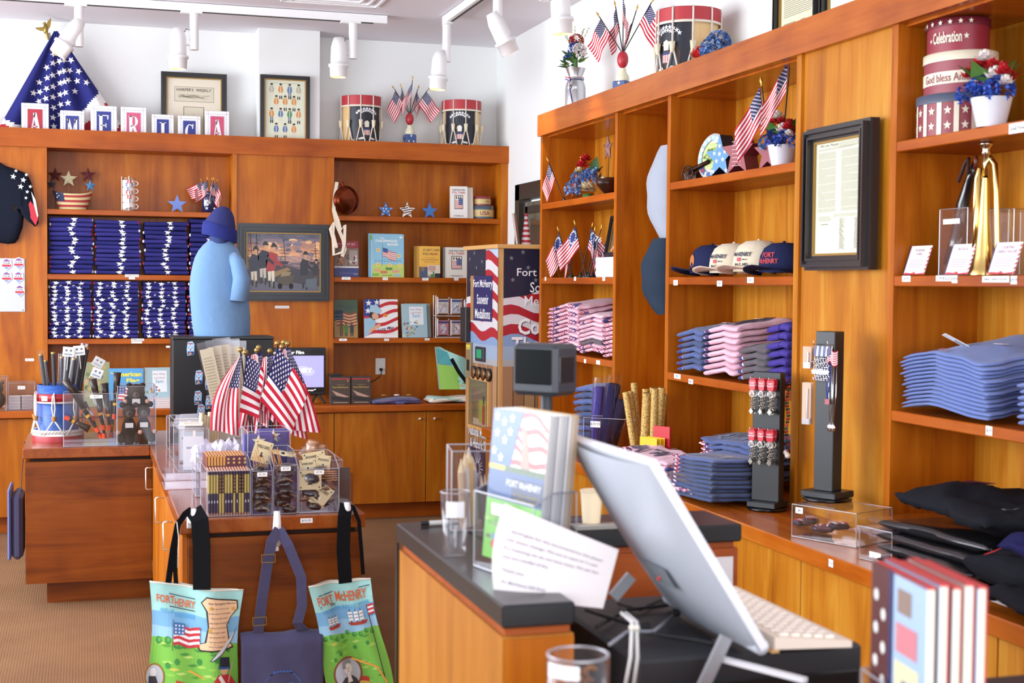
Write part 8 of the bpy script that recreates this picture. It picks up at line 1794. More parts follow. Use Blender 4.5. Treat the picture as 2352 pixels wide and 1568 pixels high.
for i,(px,py,an)in enumerate(((715,1030,8),(740,1040,-8),(693,1032,60))):
 q=at(px,py,y=5.52+.02*i);t=thing('wooden_barrel',('toy wooden barrel with ribbed ends, left of the pair','toy wooden barrel with ribbed ends, right of the pair','toy wooden barrel lying on its side left of the pair')[i],'toy barrel',(q.x,q.y,q.z-.028),0,None,(0,rad(an),0));
 part(t,'body',lambda m:m.lathe([(.020,-.004),(.0235,.01),(.0262,.028),(.0235,.046),(.020,.058),(.001,.058)],BWD,24,cap=False));part(t,'hoops',lambda m:[m.lathe([(r,z-.0015),(r+.001,z),(r,z+.0015)],c('7c4c2c',.5),24,cap=False)for r,z in((.0228,.006),(.0242,.012),(.0242,.043),(.0228,.049))])
 part(t,'plastic_bag',lambda m:m.lathe([(.024,-.008),(.033,.02),(.030,.05),(.018,.066)],FILM,12,cap=False))
t=thing('brochure_stack','row of dark brochures in a slanted clear holder at the island right edge','brochures',(Xat(790,5.35,CT),5.28,CT));part(t,'brochures',lambda m:[m.box(-.035,.012*k,0.0003,.01,.012*k+.009,.145-.002*k,c(('4c3830','5c4438')[k%2],.4))for k in range(8)]and None);part(t,'holder',lambda m:(m.box(-.04,-.006,0,.02,-.003,.10,ACR),m.box(.018,-.006,0,.021,.10,.12,ACR)))
# ------ counter goods by the rolled maps
LZ=1.085
q0,q1=Xat(1355,5.2,CT),0
def rb(px,X,z=CT):return(X,Yat(px,X,z),z)
bq=rb(1398,2.42);bin_('clear acrylic bin of bagged flag rolls on the right counter',bq,.26,.12,.20,rad(-40),tag=('$39.95',.05,.03,.03),tagx=-.07)
for i,(px,py,qx,qy,w)in enumerate(((1378,865,1370,985,.075),(1412,858,1392,985,.085),(1438,905,1400,990,.07))):
 a,b=at(px,py,x=2.44+.03*i),at(qx,qy,x=2.44+.03*i);b.z=CT+.01;v_=a-b;L=v_.length
 t=thing('bagged_flag_roll',('bagged purple-navy flag roll, left one in the acrylic bin','bagged navy flag roll, tallest in the acrylic bin','bagged dark flag roll leaning right in the acrylic bin')[i],'flag roll',b,0,None,v_.to_track_quat('Z','Y').to_euler())
 part(t,'rolled_flag',lambda m:m.tube([(0,0,.0),(0,0,L*.4),(0,0,L*.86)],lambda u:w*.42,fab(('453c88','28264e','24223c')[i]),12));part(t,'plastic_bag',lambda m:m.lathe([(w*.52,0),(w*.50,L*.5),(w*.48,L*.9),(w*.44,L)],FILM,10,1.05,1,cap=False))
bq=rb(1486,2.46);bin_('small clear acrylic box of yellow cards before the rolled maps',bq,.20,.10,.10,rad(-75))
MAPM=mat('antique_map_paper',rough=.7,fn=lambda:mixc(noi(coord('Object'),160,2)>.56,'d8b468','98783c'))
for i,(px,py,qx,qy)in enumerate(((1437,902,1462,965),(1446,900,1468,962),(1456,880,1472,960),(1486,902,1480,965),(1483,893,1484,965),(1500,890,1494,965),(1504,892,1500,965),(1520,890,1508,965),(1525,905,1510,965))):
 X_=2.50+.03*(i%3);a,b=at(px,py,x=X_),at(qx,qy,x=X_);b.z=CT+.01;t=thing('rolled_map','x','map roll',b,0,'rolled maps beside the recess');t['label']='antique-style rolled map, %s'%('leftmost, leaning left','second from left, leaning left','tall one leaning left','fat one in front with its open end showing','behind the fat open one','right of the fat open one','fourth from the right end','second from the right end','rightmost')[i]
 v_=a-b;r=.021 if i==3 else.016;part(t,'roll',lambda m:(m.cyl((0,0,0),v_,r,MAPM,n=16),m.cyl((0,0,0),v_*.999,r*.8,MAPM,n=16)));part(t,'open_end',lambda m:m.cyl(v_,v_*1.001,r*.72,c('6c4c24',.8),n=16))
for i in range(3):
 t=thing('yellow_card','bright yellow card, %s in the small clear box'%('front one','middle one','rear one')[i],'card',rb(1488+9*i,2.44+.02*i),rad(-68));t.location.z+=.004
 part(t,'card',lambda m:m.rbox(-.055,0,0,.055,.002,.155,c('e8c01c',.4),.0005));part(t,'purple_print',lambda m:m.rect(-.03,.03,.03,.12,c('6c68b8',.5),-.0006))
t=thing('red_folder','bright red folder standing at the right of the rolled maps','folder',rb(1519,2.50),rad(-62));part(t,'cover',lambda m:m.rbox(-.05,0,.0005,.045,.01,.21,c('c8202c',.4),.001));part(t,'inner_sheet',lambda m:m.box(-.045,.0102,.001,.04,.012,.20,c('e8e0d8')))
# ------ display towers
def tower(label,px,X,pyt,w,d,zb,rz,base_r,keyed=1):
 q=rb(px,X,zb);h=at(px,pyt,x=X).z-zb;t=thing('display_tower',label,'display tower',q,rz);BK=c('1c1f24',.4)
 part(t,'post',lambda m:m.rbox(-w/2,-d/2,.035,w/2,d/2,h,BK,.002));part(t,'base_block',lambda m:m.rbox(-base_r*.8,-base_r*.72,.012,base_r*.8,base_r*.72,.035,BK,.003));part(t,'turntable',lambda m:m.lathe([(base_r*.95,0),(base_r,.004),(base_r,.010),(.001,.012)],c('0c0c10',.12),40,cap=False));return t,h,q
tw,th_,tq=tower('black key-ring tower with two tiers of metal key rings',1762,at(1762,1170,z=CT).x,853,.115,.04,CT,rad(-55),.075)
KR=mat('pewter','9c9890',.25,.95);RTAG=c('c82838',.35)
kn=0
def frame_at(t):return Matrix.Translation(t.location)@Matrix.Rotation(t.rotation_euler.z,4,'Z')
def keyring(loc,label,grp,sc_=1,plate=1):
 t=thing('key_ring',label,'key ring',loc,rad(-55),grp)
 part(t,'header_card',lambda m:(m.prism([(-.016,.0),(-.012,-.03),(0,-.036),(.012,-.03),(.016,.0),(.010,.012),(-.010,.012)],-.001,.001,RTAG),m.text('FORT',0,-.006,c('f0e8ec'),w=.02,h=.006,y=-.0016,off=.02),m.text('McHENRY',0,-.015,c('f0e8ec'),w=.026,h=.006,y=-.0016,off=.02)))
 part(t,'split_ring',lambda m:(m.tube([(.011*cos(k*pi/8),-.003,-.045+.011*sin(k*pi/8))for k in range(16)],.0013,STEEL,6,closed=True),m.tube([(.004+.010*cos(k*pi/8),-.006,-.047+.010*sin(k*pi/8))for k in range(16)],.0012,STEEL,6,closed=True)))
 part(t,'charm',lambda m:([m.ball(.004*sin(k*2.4),-.004+.003*cos(k*1.7),-.060-.006*k,.0045,KR,.003,.0038,n=6)for k in range(8)],m.prism([(0,-.100),(.010,-.112),(0,-.124),(-.010,-.112)],-.006,-.002,KR))and None)
 return t
Mt=frame_at(tw);kr0=None
for tier,zt in enumerate((th_-.035,th_-.225)):
 for col in range(3):
  part(tw,'peg',lambda m:m.tube([((-.038+.038*col),-.02,zt+.008),((-.038+.038*col),-.075,zt+.008),((-.038+.038*col),-.078,zt+.018)],.0014,STEEL,6))
  for k in range(3):
   p=Mt@Vector((-.038+.038*col,-.034-.014*k,zt));lb='red-tagged pewter key ring hanging on the %s tier of the tower'%('upper','lower')[tier];gp='key rings, %s tier'%('upper','lower')[tier]
   if kr0 is None:kr0=keyring(p,lb,gp)
   else:dup(kr0,p,rad(-55+random.uniform(-12,12)),lb,gp)
for k in range(2):
 p=Mt@Vector((.075,0,th_-.03-.01*k));t=thing('beaded_lanyard',('red and black beaded lanyard hanging on the side of the key-ring tower','second beaded lanyard behind the first on the key-ring tower')[k],'lanyard',p);part(t,'beads',lambda m:[m.ball(.004*sin(j*.7+k),-.012*k,-.012*j,.0055,c(('7c1c24','1c1c20','9c2c28','1c3c34')[(j+k)%4],.3),n=6)for j in range(22)]and None);part(t,'clasp',lambda m:(m.ball(0,-.012*k,-.27,.011,c('e8e0d8',.3)),m.cyl((0,0,-.28),(.02,0,-.30),.002,c('141414'))))
bxz=at(1900,1120,x=2.43).z
t2,h2,q2=tower('tall black jewellery tower on the clear acrylic box',1900,2.45,760,.075,.06,CT+.1125,rad(-62),.085)
ax=rb(1902,2.36);bin_('large clear acrylic box carrying the jewellery tower',(2.345,Yat(1900,2.36,CT),CT),.26,.20,.109,RR+rad(24),tag=('$8',.03,.018,.02),tagx=-.10,lid=True)
bin_('empty clear acrylic box right of the jewellery tower box',(2.33,Yat(2010,2.33,CT),CT),.14,.16,.10,RR+rad(12),tag=('',.05,.08,.018),lid=True)
for i in range(6):
 t=thing('striped_trinket','small striped ribbon trinket bag lying inside the acrylic box','trinket',(2.42+.02*(i%2),Yat(1850+12*i,2.42,CT),CT+.005+.012*(i%3)),i*.6,'trinket bags in the acrylic box');part(t,'bag',lambda m:slab(m,.06,.04,.02,c(('34304c','5c3c48','2c2838')[i%3],.3),i,None,(6,5),wob=.004)and None);part(t,'ribbon',lambda m:[m.box(-.025+.012*k,.005,.021,-.018+.012*k,.035,.0235,c(('c03040','e8e0e4','c03040','e8e0e4')[k],.4))for k in range(4)]and None)
M2=frame_at(t2)
for s_,z_ in((-.02,h2-.045),(.035,h2-.045),(-.075,h2-.06),(-.075,h2-.17)):part(t2,'peg',lambda m:m.tube([(s_,-.03 if s_>-.05 else 0,z_),(s_,-.07 if s_>-.05 else 0,z_),(s_,-.072 if s_>-.05 else 0,z_+.015)],.0016,STEEL,6))
SLV=mat('bright_silver','dcdce4',.12,1)
for i in range(7):
 p=M2@Vector((-.028+.009*i,-.045,h2-.05));t=thing('wind_charm','silver charm chain with a flag-print header on the jewellery tower','charm chain',p,rad(-62),'charm chains on the jewellery tower');part(t,'header',lambda m:m.prism([(-.003,0),(.004,0),(.001,-.035),(-.007,-.035)],-.001,.001,c(('34407c','d8d8e8')[i%2],.3)));part(t,'chain',lambda m:[m.ball(-.004+.003*sin(k*2.1+i),.003*cos(k*1.3),-.042-.0062*k,.0036,SLV,n=6)for k in range(13)]and None);part(t,'star_charm',lambda m:(setattr(m,'T',TR(-.004,-.004,-.088)),m.star3(.010,-.002,.002,SLV,cz=0)))
t=thing('flag_scarf_tag','small flag-print tag on the right peg of the jewellery tower','tag',M2@Vector((.040,-.05,h2-.05)),rad(-62));part(t,'tag_cloth',lambda m:m.grid(lambda u,v:(-.02+.04*u,.006*sin(u*7),-.06+.05*v+.008*sin(u*6)),8,8,FLAG));part(t,'loop',lambda m:m.cyl((0,0,-.01),(0,0,.002),.001,STEEL))
for i in range(3):
 p=M2@Vector((.020+.012*i,-.040,h2-.08));t=thing('necklace',('beaded blue and white necklace on the jewellery tower','long steel necklace with a round pendant, left','long steel necklace with a round pendant, right')[i],'necklace',p,rad(-62));L=.15 if i==0 else.235
 part(t,'chain',lambda m:[m.tube([(s_*.010,0,0),(s_*.008,0,-L*.6),(0,-.003,-L)],.0012 if i else.002,SLV if i else c('3c4c9c',.3),6)for s_ in(-1,1)]and None);part(t,'pendant',lambda m:(m.ball(0,-.003,-L-.012,.010,SLV,.004,.014)if i else m.box(-.009,-.004,-L-.018,.009,-.002,-L,c('a84858',.4))))
for i in range(4):
 p=M2@Vector((-.078,-.02+.014*(i%2),h2-.055-.125*(i//2)));t=thing('hair_clip_card','pale pink jewellery card hanging on the left of the tower, %s'%('upper front','upper rear','lower front','lower rear')[i],'jewellery card',p,rad(-62+14));H_=.075 if i<2 else.145;part(t,'card',lambda m:m.rbox(-.016,0,-H_,.016,.001,0,c('dcb8a0',.5),.0004));part(t,'pin',lambda m:(m.cyl((.004,-.003,-.02),(.004,-.003,-H_+.02),.002,SLV),m.box(-.012,-.004,-H_,.012,-.001,-H_+.02,SLV)))
 # ------ checkout counter
BLM=mat('black_laminate','1d1d1f',.28);WCK=wood('cherry_checkout',2,'8a4c10','a8681c','b87c2a',.4);WRD=wood('cherry_checkout_red',0,'7c3414','9c4a1c','b05c28',.35)
a,b,d=at(1154,1391,z=LZ),at(1328,1385,z=LZ),at(928,1203,z=LZ);e=at(1705,1203,z=LZ)
x0,x1,y0,y1=a.x,b.x,a.y,d.y+.02;xr,yf=e.x,e.y
m=MB();m.rbox(x0,y0,LZ-.042,x1,y1,LZ,BLM,.004);m.rbox(x1+.0003,yf,LZ-.042,xr,y1,LZ,BLM,.004);m.build('worktop',label='black L-shaped ledge of the checkout counter',cat='counter top')
t=thing('checkout_counter','orange cherry checkout counter under the black ledge','counter',(x0,y0,0));X_,Y_=x1-x0,y1-y0
part(t,'left_panel',lambda m:m.box(.002,.006,0,X_-.001,Y_-.02,LZ-.058,WCK));part(t,'red_edge_strip',lambda m:(m.box(.010,.018,LZ-.058,X_-.004,Y_-.03,LZ-.0425,WRD),m.box(X_,yf-y0+.02,LZ-.058,xr-x0-.012,Y_-.03,LZ-.0425,WRD)))
part(t,'end_panel',lambda m:m.box(.006,.003,0,X_-.001,.0055,LZ-.062,WD));part(t,'far_panel',lambda m:m.box(X_,yf-y0+.006,0,xr-x0-.008,Y_-.02,LZ-.058,WRD))
part(t,'inner_shelf',lambda m:m.box(X_,.0,.80,xr-x0-.05,yf-y0,.835,BLM))
part(t,'black_corner_post',lambda m:m.box(-.004,Y_-.03,0,.0015,Y_-.018,LZ-.043,BLM))
q=at(1668,1280,y=yf+.005);t=thing('paper_notice','white paper notice taped to the red end of the checkout counter','notice',(q.x,yf+.0045,q.z-.05));part(t,'sheet',lambda m:m.box(-.05,0,-.03,.018,.001,.052,c('d8d0d0')));part(t,'lettering',lambda m:m.text('pst',0,-.008,c('6c6464'),h=.006,w=.012,y=-.0006))
m=MB();m.rbox(.72,1.15,.955,2.1,2.0,1.0,BLM,.004);m.box(.78,1.2,0,2.05,1.95,.955,WD);m.build('near_desk',label='black-topped service desk nearest the camera, below the picture edge',cat='desk')
# cash drawer, keyboard, monitor
dz=1.0;n1,n2,f2=at(1463,1517,z=dz),at(1985,1480,z=dz),at(1750,1350,z=dz)
t=thing('cash_drawer','large matte black cash drawer under the monitor and keyboard','cash drawer',(n1.x,n1.y,.8355));part(t,'case',lambda m:m.rbox(0,0,0,n2.x-n1.x,f2.y-n1.y-.01,dz-.8355,c('222226',.5),.006));part(t,'drawer_front',lambda m:m.rbox(.01,-.006,.01,n2.x-n1.x-.01,0,.12,c('0e0e10',.4),.003))
kr_,kl_,kf_=at(1957,1467,z=1.022),at(1800,1470,z=1.022),at(1665,1335,z=1.03)
t=thing('keyboard','cream computer keyboard angled on the cash drawer behind the monitor','keyboard',(kl_.x-.03,kr_.y,dz+.001));kw,kd=kr_.x-kl_.x+.03,kf_.y-kr_.y
KC=c('e4d4c4',.5);part(t,'case',lambda m:m.add([(0,0,.012),(kw,0,.006),(kw,kd,.006),(0,kd,.012),(0,0,.034),(kw,0,.018),(kw,kd,.018),(0,kd,.034)],[(0,3,2,1),(4,5,6,7),(0,1,5,4),(1,2,6,5),(2,3,7,6),(3,0,4,7)],KC));part(t,'foot',lambda m:m.box(.005,.02,0,.02,.04,.013,c('e8b878')));part(t,'foot',lambda m:m.box(.005,kd-.04,0,.02,kd-.02,.013,c('e8b878')))
nk=[0]
for r_ in range(5):
 for k in range(15):
  x=.018+(kw-.04)*r_/5;y=.015+(kd-.03)*k/15;z=.034-.016*(x/kw);part(t,'key',lambda m:m.rbox(x,y,z-.003,x+(kw-.04)/5*.82,y+(kd-.03)/15*.82,z+.004,c('efe2d4',.5),.002))
part(t,'key_legends',lambda m:[m.box(.018+(kw-.04)*r_/5+.005,.015+(kd-.03)*k/15+.006,.038-.016*((.018+(kw-.04)*r_/5)/kw),.018+(kw-.04)*r_/5+.009,.015+(kd-.03)*k/15+.010,.0385-.016*((.018+(kw-.04)*r_/5+.004)/kw),c('98908c'))for r_ in range(5)for k in range(15)]and None)
TN,BN=at(1500,1062,y=2.17),at(1757,1490,y=2.17);hv=TN-BN;Lw=.43;nb=Vector((-hv.z,0,hv.x));nb=Vector((hv.z*-1,0,hv.x)).normalized()
if nb.x>0:nb=-nb
t=thing('computer_monitor','large silver-white monitor seen from behind, leaning back on metal legs','monitor',BN);SIL=mat('silver_plastic','c4ccd8',.35,.15)
def sh(m):
 def fn(u,v):
  bul=.006+.034*sin(pi*min(1,max(0,u)))**.6*(sin(pi*(.06+.88*v)))**.5
  return hv*v+Vector((0,Lw*u,0))+nb*bul
 m.grid(fn,20,20,SIL)
part(t,'back_shell',sh);part(t,'front_bezel',lambda m:m.add([tuple(hv*v+Vector((0,Lw*u,0))+nb*k)for k in(.007,-.008)for u,v in((0,.0),(1,.0),(1,1),(0,1))],[(0,1,2,3),(7,6,5,4),(0,4,5,1),(1,5,6,2),(2,6,7,3),(3,7,4,0)],c('e8e8ee',.4)))
part(t,'screen',lambda m:m.add([tuple(hv*v+Vector((0,Lw*u,0))-nb*.009)for u,v in((.04,.10),(.96,.10),(.96,.96),(.04,.96))],[(3,2,1,0)],c('0c0c12',.1)))
part(t,'chin',lambda m:m.tube([(0,.012,0),(0,Lw/2,0),(0,Lw-.012,0)],.014,c('d0d8e4',.35),12))
part(t,'port_cover',lambda m:(m.add([tuple(hv*v+Vector((0,Lw*u,0))+nb*(.043))for u,v in((.35,.30),(.6,.30),(.6,.42),(.35,.42))],[(0,1,2,3)],c('8c949c',.4)),m.ball(*(hv*.33+Vector((0,Lw*.5,0))+nb*.045),.004,c('d83838'))))
GLG=mat('grey_aluminium_leg','a8aab0',.35,.5)
for(p1,p2,Yl)in(((1668,1462),(1590,1590),2.19),((1450,1322),(1408,1372),2.52)):
 a,b=at(*p1,y=Yl),at(*p2,y=Yl);b.z=max(b.z,dz+.003)if Yl>2.3 else b.z-.03;part(t,'leg',lambda m:m.strap([a-BN,b-BN],.022,.008,GLG,up=(0,1,0)))
a,b=at(1640,1508,z=dz+.006),at(1850,1562,z=dz+.006);part(t,'foot_rail',lambda m:m.strap([a-BN,b-BN],.012,.008,c('d8d8dc',.3),up=(0,0,1)))
CBK=c('141417',.5)
for i,(cc,pts)in enumerate(((CBK,((1420,1385),(1470,1400),(1520,1375),(1540,1345))),(CBK,((1370,1440),(1440,1400),(1530,1390),(1570,1370))),(CBK,((1400,1470),(1470,1450),(1600,1470),(1650,1480))),(c('8c8c94',.4),((1400,1480),(1440,1450),(1500,1450),(1550,1410))),(CBK,((1345,1400),(1390,1415),(1440,1430),(1480,1440))))):
 P_=[at(px,py,z=dz+.008+.003*i)for px,py in pts];o=P_[0];t=thing('cable',('black cable looping to the monitor plug','black cable lying across the cash drawer','black cable running towards the monitor foot','grey cable under the monitor','short black cable at the left of the drawer')[i],'cable',o);part(t,'cord',lambda m:m.tube([p-o for p in P_],.0035,cc,8));part(t,'plug',lambda m:m.rbox(P_[-1].x-o.x-.01,P_[-1].y-o.y-.008,-.004,P_[-1].x-o.x+.01,P_[-1].y-o.y+.008,.010,CBK,.003))
for i,(px,dx)in enumerate(((1452,-8),(1462,2))):
 a=at(px,1428,y=2.222);b=at(px+dx,1600,y=2.20);t=thing('cable',('white cable dropping over the drawer front, left','white cable dropping over the drawer front, right')[i],'cable',a);part(t,'cord',lambda m:m.tube([(0,.05,.004),(0,0,0),((b.x-a.x)*.6+.006,0,(b.z-a.z)*.5),(b.x-a.x,0,b.z-a.z)],.0032,c('cccac8',.4),8));part(t,'tie',lambda m:m.ball(0,0,-.01,.006,c('d8d4c8')))
 # things on the far ledge
def fl(px,Y=None):Y=Y or yf+.05;return(Xat(px,Y,LZ),Y,LZ+.0005)
t=thing('paper_cup','plain cream paper cup on the far ledge behind the monitor','cup',fl(1358));part(t,'cup',lambda m:m.lathe([(.020,0),(.026,.085),(.023,.085),(.018,.004)],c('f0dcb8',.6),24));part(t,'rim',lambda m:m.tube([(.026*cos(k*pi/10),.026*sin(k*pi/10),.085)for k in range(20)],.0015,c('f0e0c4'),6,closed=True))
t=thing('booklet_pile','small pile of booklets on the far ledge left of the cup','booklets',fl(1325,yf+.08));part(t,'booklets',lambda m:[m.rbox(-.05,-.02,.004*k,.03,.03,.004*k+.0035,c(('8c6c68','d8ccc4','4c3c4c')[k],.5),.0005)for k in range(3)]and None)
t=thing('receipt_tray','silver-edged grey device lying on the far ledge','device',fl(1385,yf+.012));part(t,'case',lambda m:m.rbox(-.07,-.01,0,.07,.03,.010,c('98948c',.4),.002));part(t,'bright_edge',lambda m:m.box(-.07,-.011,.010,.07,-.008,.0115,STEEL))
cdz=at(1255,905,y=yf+.07);t=thing('customer_display','dark grey boxy customer display on a short pole','customer display',(Xat(1252,yf+.06,LZ),yf+.06,LZ+.0005));ch=cdz.z-LZ;DG=c('30343c',.45)
Md=RZ(rad(-52))
part(t,'pole',lambda m:(m.lathe([(.045,0),(.045,.012),(.014,.016)],DG,24),m.cyl((0,0,.01),(0,0,ch+.01),.014,DG)))
part(t,'hood',lambda m:(setattr(m,'T',Md@TR(0,-.01,ch)),m.rbox(-.062,-.045,0,.062,.05,.118,DG,.010)));part(t,'screen',lambda m:(setattr(m,'T',Md@TR(0,-.01,ch)),m.rbox(-.050,-.0475,.026,.050,-.044,.106,c('06090b',.2,spec=.08),.002)))
part(t,'side_vent',lambda m:(setattr(m,'T',Md@TR(0,-.01,ch)),m.rbox(.0605,-.03,.03,.0635,.03,.09,c('101418',.25),.002)))
# guide books in their clear holder
th0=rad(-76);gx=at(1108,1288,z=LZ+.012)
def gb(m,w,h):
 y=-.0006;m.rect(-w/2,h*.62,w/2,h,c('f2ece0',.3),y);
 for k in range(5):m.add([p for u in range(9)for p in((-w*.1+w*.6*u/8,y-.0003,min(h,h*(.64+.09*k)-h*.012*u+h*.03*sin(u*.8+k))),(-w*.1+w*.6*u/8,y-.0003,min(h,h*(.68+.09*k)-h*.012*u+h*.03*sin(u*.8+k))))],[(2*i,2*i+2,2*i+3,2*i+1)for i in range(8)],c('d03c40',.3))
 m.poly([(w*.08,h*.64),(w*.25,h*.62),(w*.16,h*.86),(w*.05,h*.92)],c('8c7060',.3),y-.0006)
 m.poly([(-w/2,h*.60),(-w*.12,h*.62),(w*.06,h),(-w/2,h)],c('34589c',.3),y-.0007);[m.star(w*a_,h*b_,w*.05,c('f0eee0',.3),y-.001)for a_,b_ in((-.42,.95),(-.28,.92),(-.14,.95),(-.40,.84),(-.25,.80),(-.43,.72),(-.30,.68),(-.16,.86))]
 m.rect(-w/2,h*.595,w/2,h*.635,c('3c5440',.3),y-.0008);m.rect(-w/2,h*.60,-w*.2,h*.63,c('c8b030',.3),y-.001);m.text('THE STAR-SPANGLED BANNER',.08*w,h*.615,c('a8b898'),w=w*.7,h=h*.012,y=y-.0012)
 m.rect(-w/2,h*.40,w/2,h*.595,c('2c4c80',.3),y-.0004);m.rect(-w*.05,h*.42,w/2,h*.56,c('20305c',.3),y-.0006);m.text('FORT McHENRY',w*.16,h*.525,c('e8ecf4'),w=w*.62,h=h*.045,y=y-.001,off=.015);m.text('NATIONAL MONUMENT',w*.22,h*.46,c('b8a848'),w=w*.45,h=h*.015,y=y-.001);m.text('HISTORIC SHRINE',w*.22,h*.43,c('b8a848'),w=w*.4,h=h*.015,y=y-.001)
 m.rect(-w/2,0,w/2,h*.40,c('74c44c',.3),y-.0004);R4=random.Random(9)
 for i in range(34):m.disc(R4.uniform(-.46,.46)*w,R4.uniform(.03,.33)*h,w*.05,h*.014,c(R4.choice(['4c8c3c','a8d070','8c9470','5c6c58','c8a878','60a848']),.3),y-.0006-.00001*i,8)
 for x_,z_ in((-.3,.1),(-.2,.06)):m.disc(w*x_,h*z_,w*.05,h*.035,c('d04038',.3),y-.0012,6)
 m.rect(-w*.34,h*.13,-w*.16,h*.17,c('6c94b8',.3),y-.0013)
hb=.295;wb=.205
for i in range(9):
 cpos=gx+Vector((cos(th0)*wb/2-sin(th0)*.0075*i,sin(th0)*wb/2+cos(th0)*.0075*i,.012));t=thing('guide_book','x','guide book',cpos);t.rotation_euler=(-rad(5),0,th0)
 t['label']='souvenir guide book lettered FORT McHENRY, front of the stack in the clear holder' if i==0 else 'guide book behind the front copy in the holder, %s behind it'%('first','second','third','fourth','fifth','sixth','seventh','eighth')[i-1];t['group']='guide books in the clear holder'
 part(t,'cover',lambda m:(m.box(-wb/2,0,0,wb/2,.0008,hb,c('e8e4dc' if i<7 else 'c89838',.3)),m.box(-wb/2,.0058,0,wb/2,.0066,hb,c('a8a4a8' if i<7 else 'c89838',.3)),gb(m,wb,hb)if i==0 else 0));part(t,'page_block',lambda m:m.box(-wb/2+.001,.001,.001,wb/2-.001,.0057,hb-.002,c(('c8c4c4','a8a8ac','8c8c94')[i%3],.6)))
bin_('clear acrylic holder of guide books on the checkout ledge',gx+Vector((cos(th0)*wb/2,sin(th0)*wb/2,-.0115))+Vector((-.012,0,0)),wb+.02,.095,.17,th0,.15,tag=('$10',.045,.025,.022),tagx=-.02)
cq=at(1040,1285,z=LZ);t=thing('plastic_tumbler','clear plastic tumbler with a white label at the left of the checkout ledge','cup',(cq.x+.012,cq.y+.03,LZ+.0005));part(t,'walls',lambda m:m.lathe([(.001,.003),(.022,.003),(.024,.02),(.031,.135),(.0295,.135),(.022,.02)],ACR,32,cap=False));part(t,'rim',lambda m:m.tube([(.0305*cos(k*pi/12),.0305*sin(k*pi/12),.135)for k in range(24)],.0012,EDGE,6,closed=True))
part(t,'paper_label',lambda m:m.add([(.0312*sin(a_),-.0312*cos(a_),z_)for a_,z_ in((-.9,.085),(-.2,.085),(.4,.085),(.4,.118),(-.2,.118),(-.9,.118))],[(0,1,4,5),(1,2,3,4)],c('f2f0f4')))
bq=at(1100,1240,z=LZ);bin_('clear acrylic bin of large pencils behind the guide books',(bq.x+.035,bq.y+.10,LZ+.0005),.14,.14,at(1060,1040,y=bq.y+.10).z-LZ,rad(-10))
for i in range(8):
 t=thing('giant_pencil','thick pale souvenir pencil standing in the clear checkout bin','pencil',(bq.x+.0+.012*i,bq.y+.13+.012*(i%4),LZ+.005),0,'thick pencils in the checkout bin');h_=.16+.012*(i%3)if i<4 else.12;cc=c(('c8a888','d8ccc8','d8b070','b8a8b0','3c3c44','2c2c34','44444c','30303a')[i],.4)
 part(t,'shaft',lambda m:m.cyl((0,0,0),(-.006,0,h_*.8),.009 if i<4 else.004,cc,n=6,smooth=False));part(t,'tip',lambda m:m.cyl((-.006,0,h_*.8),(-.0075,0,h_),.009 if i<4 else.004,c('dcc098'),.0008,n=6,smooth=False))
mk=at(985,1208,z=LZ);t=thing('marker_pen','white marker pen lying at the far left of the ledge','pen',(mk.x,mk.y,LZ+.007));part(t,'barrel',lambda m:m.cyl((0,0,0),(.07,0,0),.006,c('d8d8d4',.3)));part(t,'cap',lambda m:m.cyl((-.02,0,0),(0,0,0),.0062,c('18181c',.3)))
# paper sign
yn=gx.y+sin(th0)*(wb+.012)-.006;PS=[at(1138,1362,y=yn),at(1385,1397,y=yn-.06),at(1421,1262,y=yn-.06),at(1163,1158,y=yn)];o=PS[0]
t=thing('paper_sign','curling white paper sign asking for exact change on the book holder','sign',o)
def pf(u,v,l=0):p=PS[0].lerp(PS[1],u).lerp(PS[3].lerp(PS[2],u),v)-o;return(p.x-.012*sin(pi*v)*(1-u)**3+l*-.2,p.y+.035*max(0,.25-u)**1.3*2-.012*sin(pi*u)-l,p.z)
part(t,'sheet',lambda m:m.grid(lambda u,v:pf(u,v),20,10,c('e4dcdc',.8)))
part(t,'lettering',lambda m:[(lambda vs,fs,asp:m.add([pf(u0+a_*w_,v0+b_*.05,.004)for a_,b_ in vs],fs,c('8c8694',.8)))(*text_mesh(s_,0,.01))for s_,u0,v0,w_ in(('I apologize for the inconvenience, but please',.08,.72,.80),("use exact change. We are in need of 1's and",.08,.62,.76),("5's meaning we do not have many. We ask that",.07,.52,.80),('you are mindful of this.',.07,.42,.36),('Thank you,',.07,.26,.17),('Ft. McHenry Gift Shop',.07,.12,.36))]and None)
part(t,'tape',lambda m:m.box(.01,-.002,.05,.04,.045,.052,FILM))
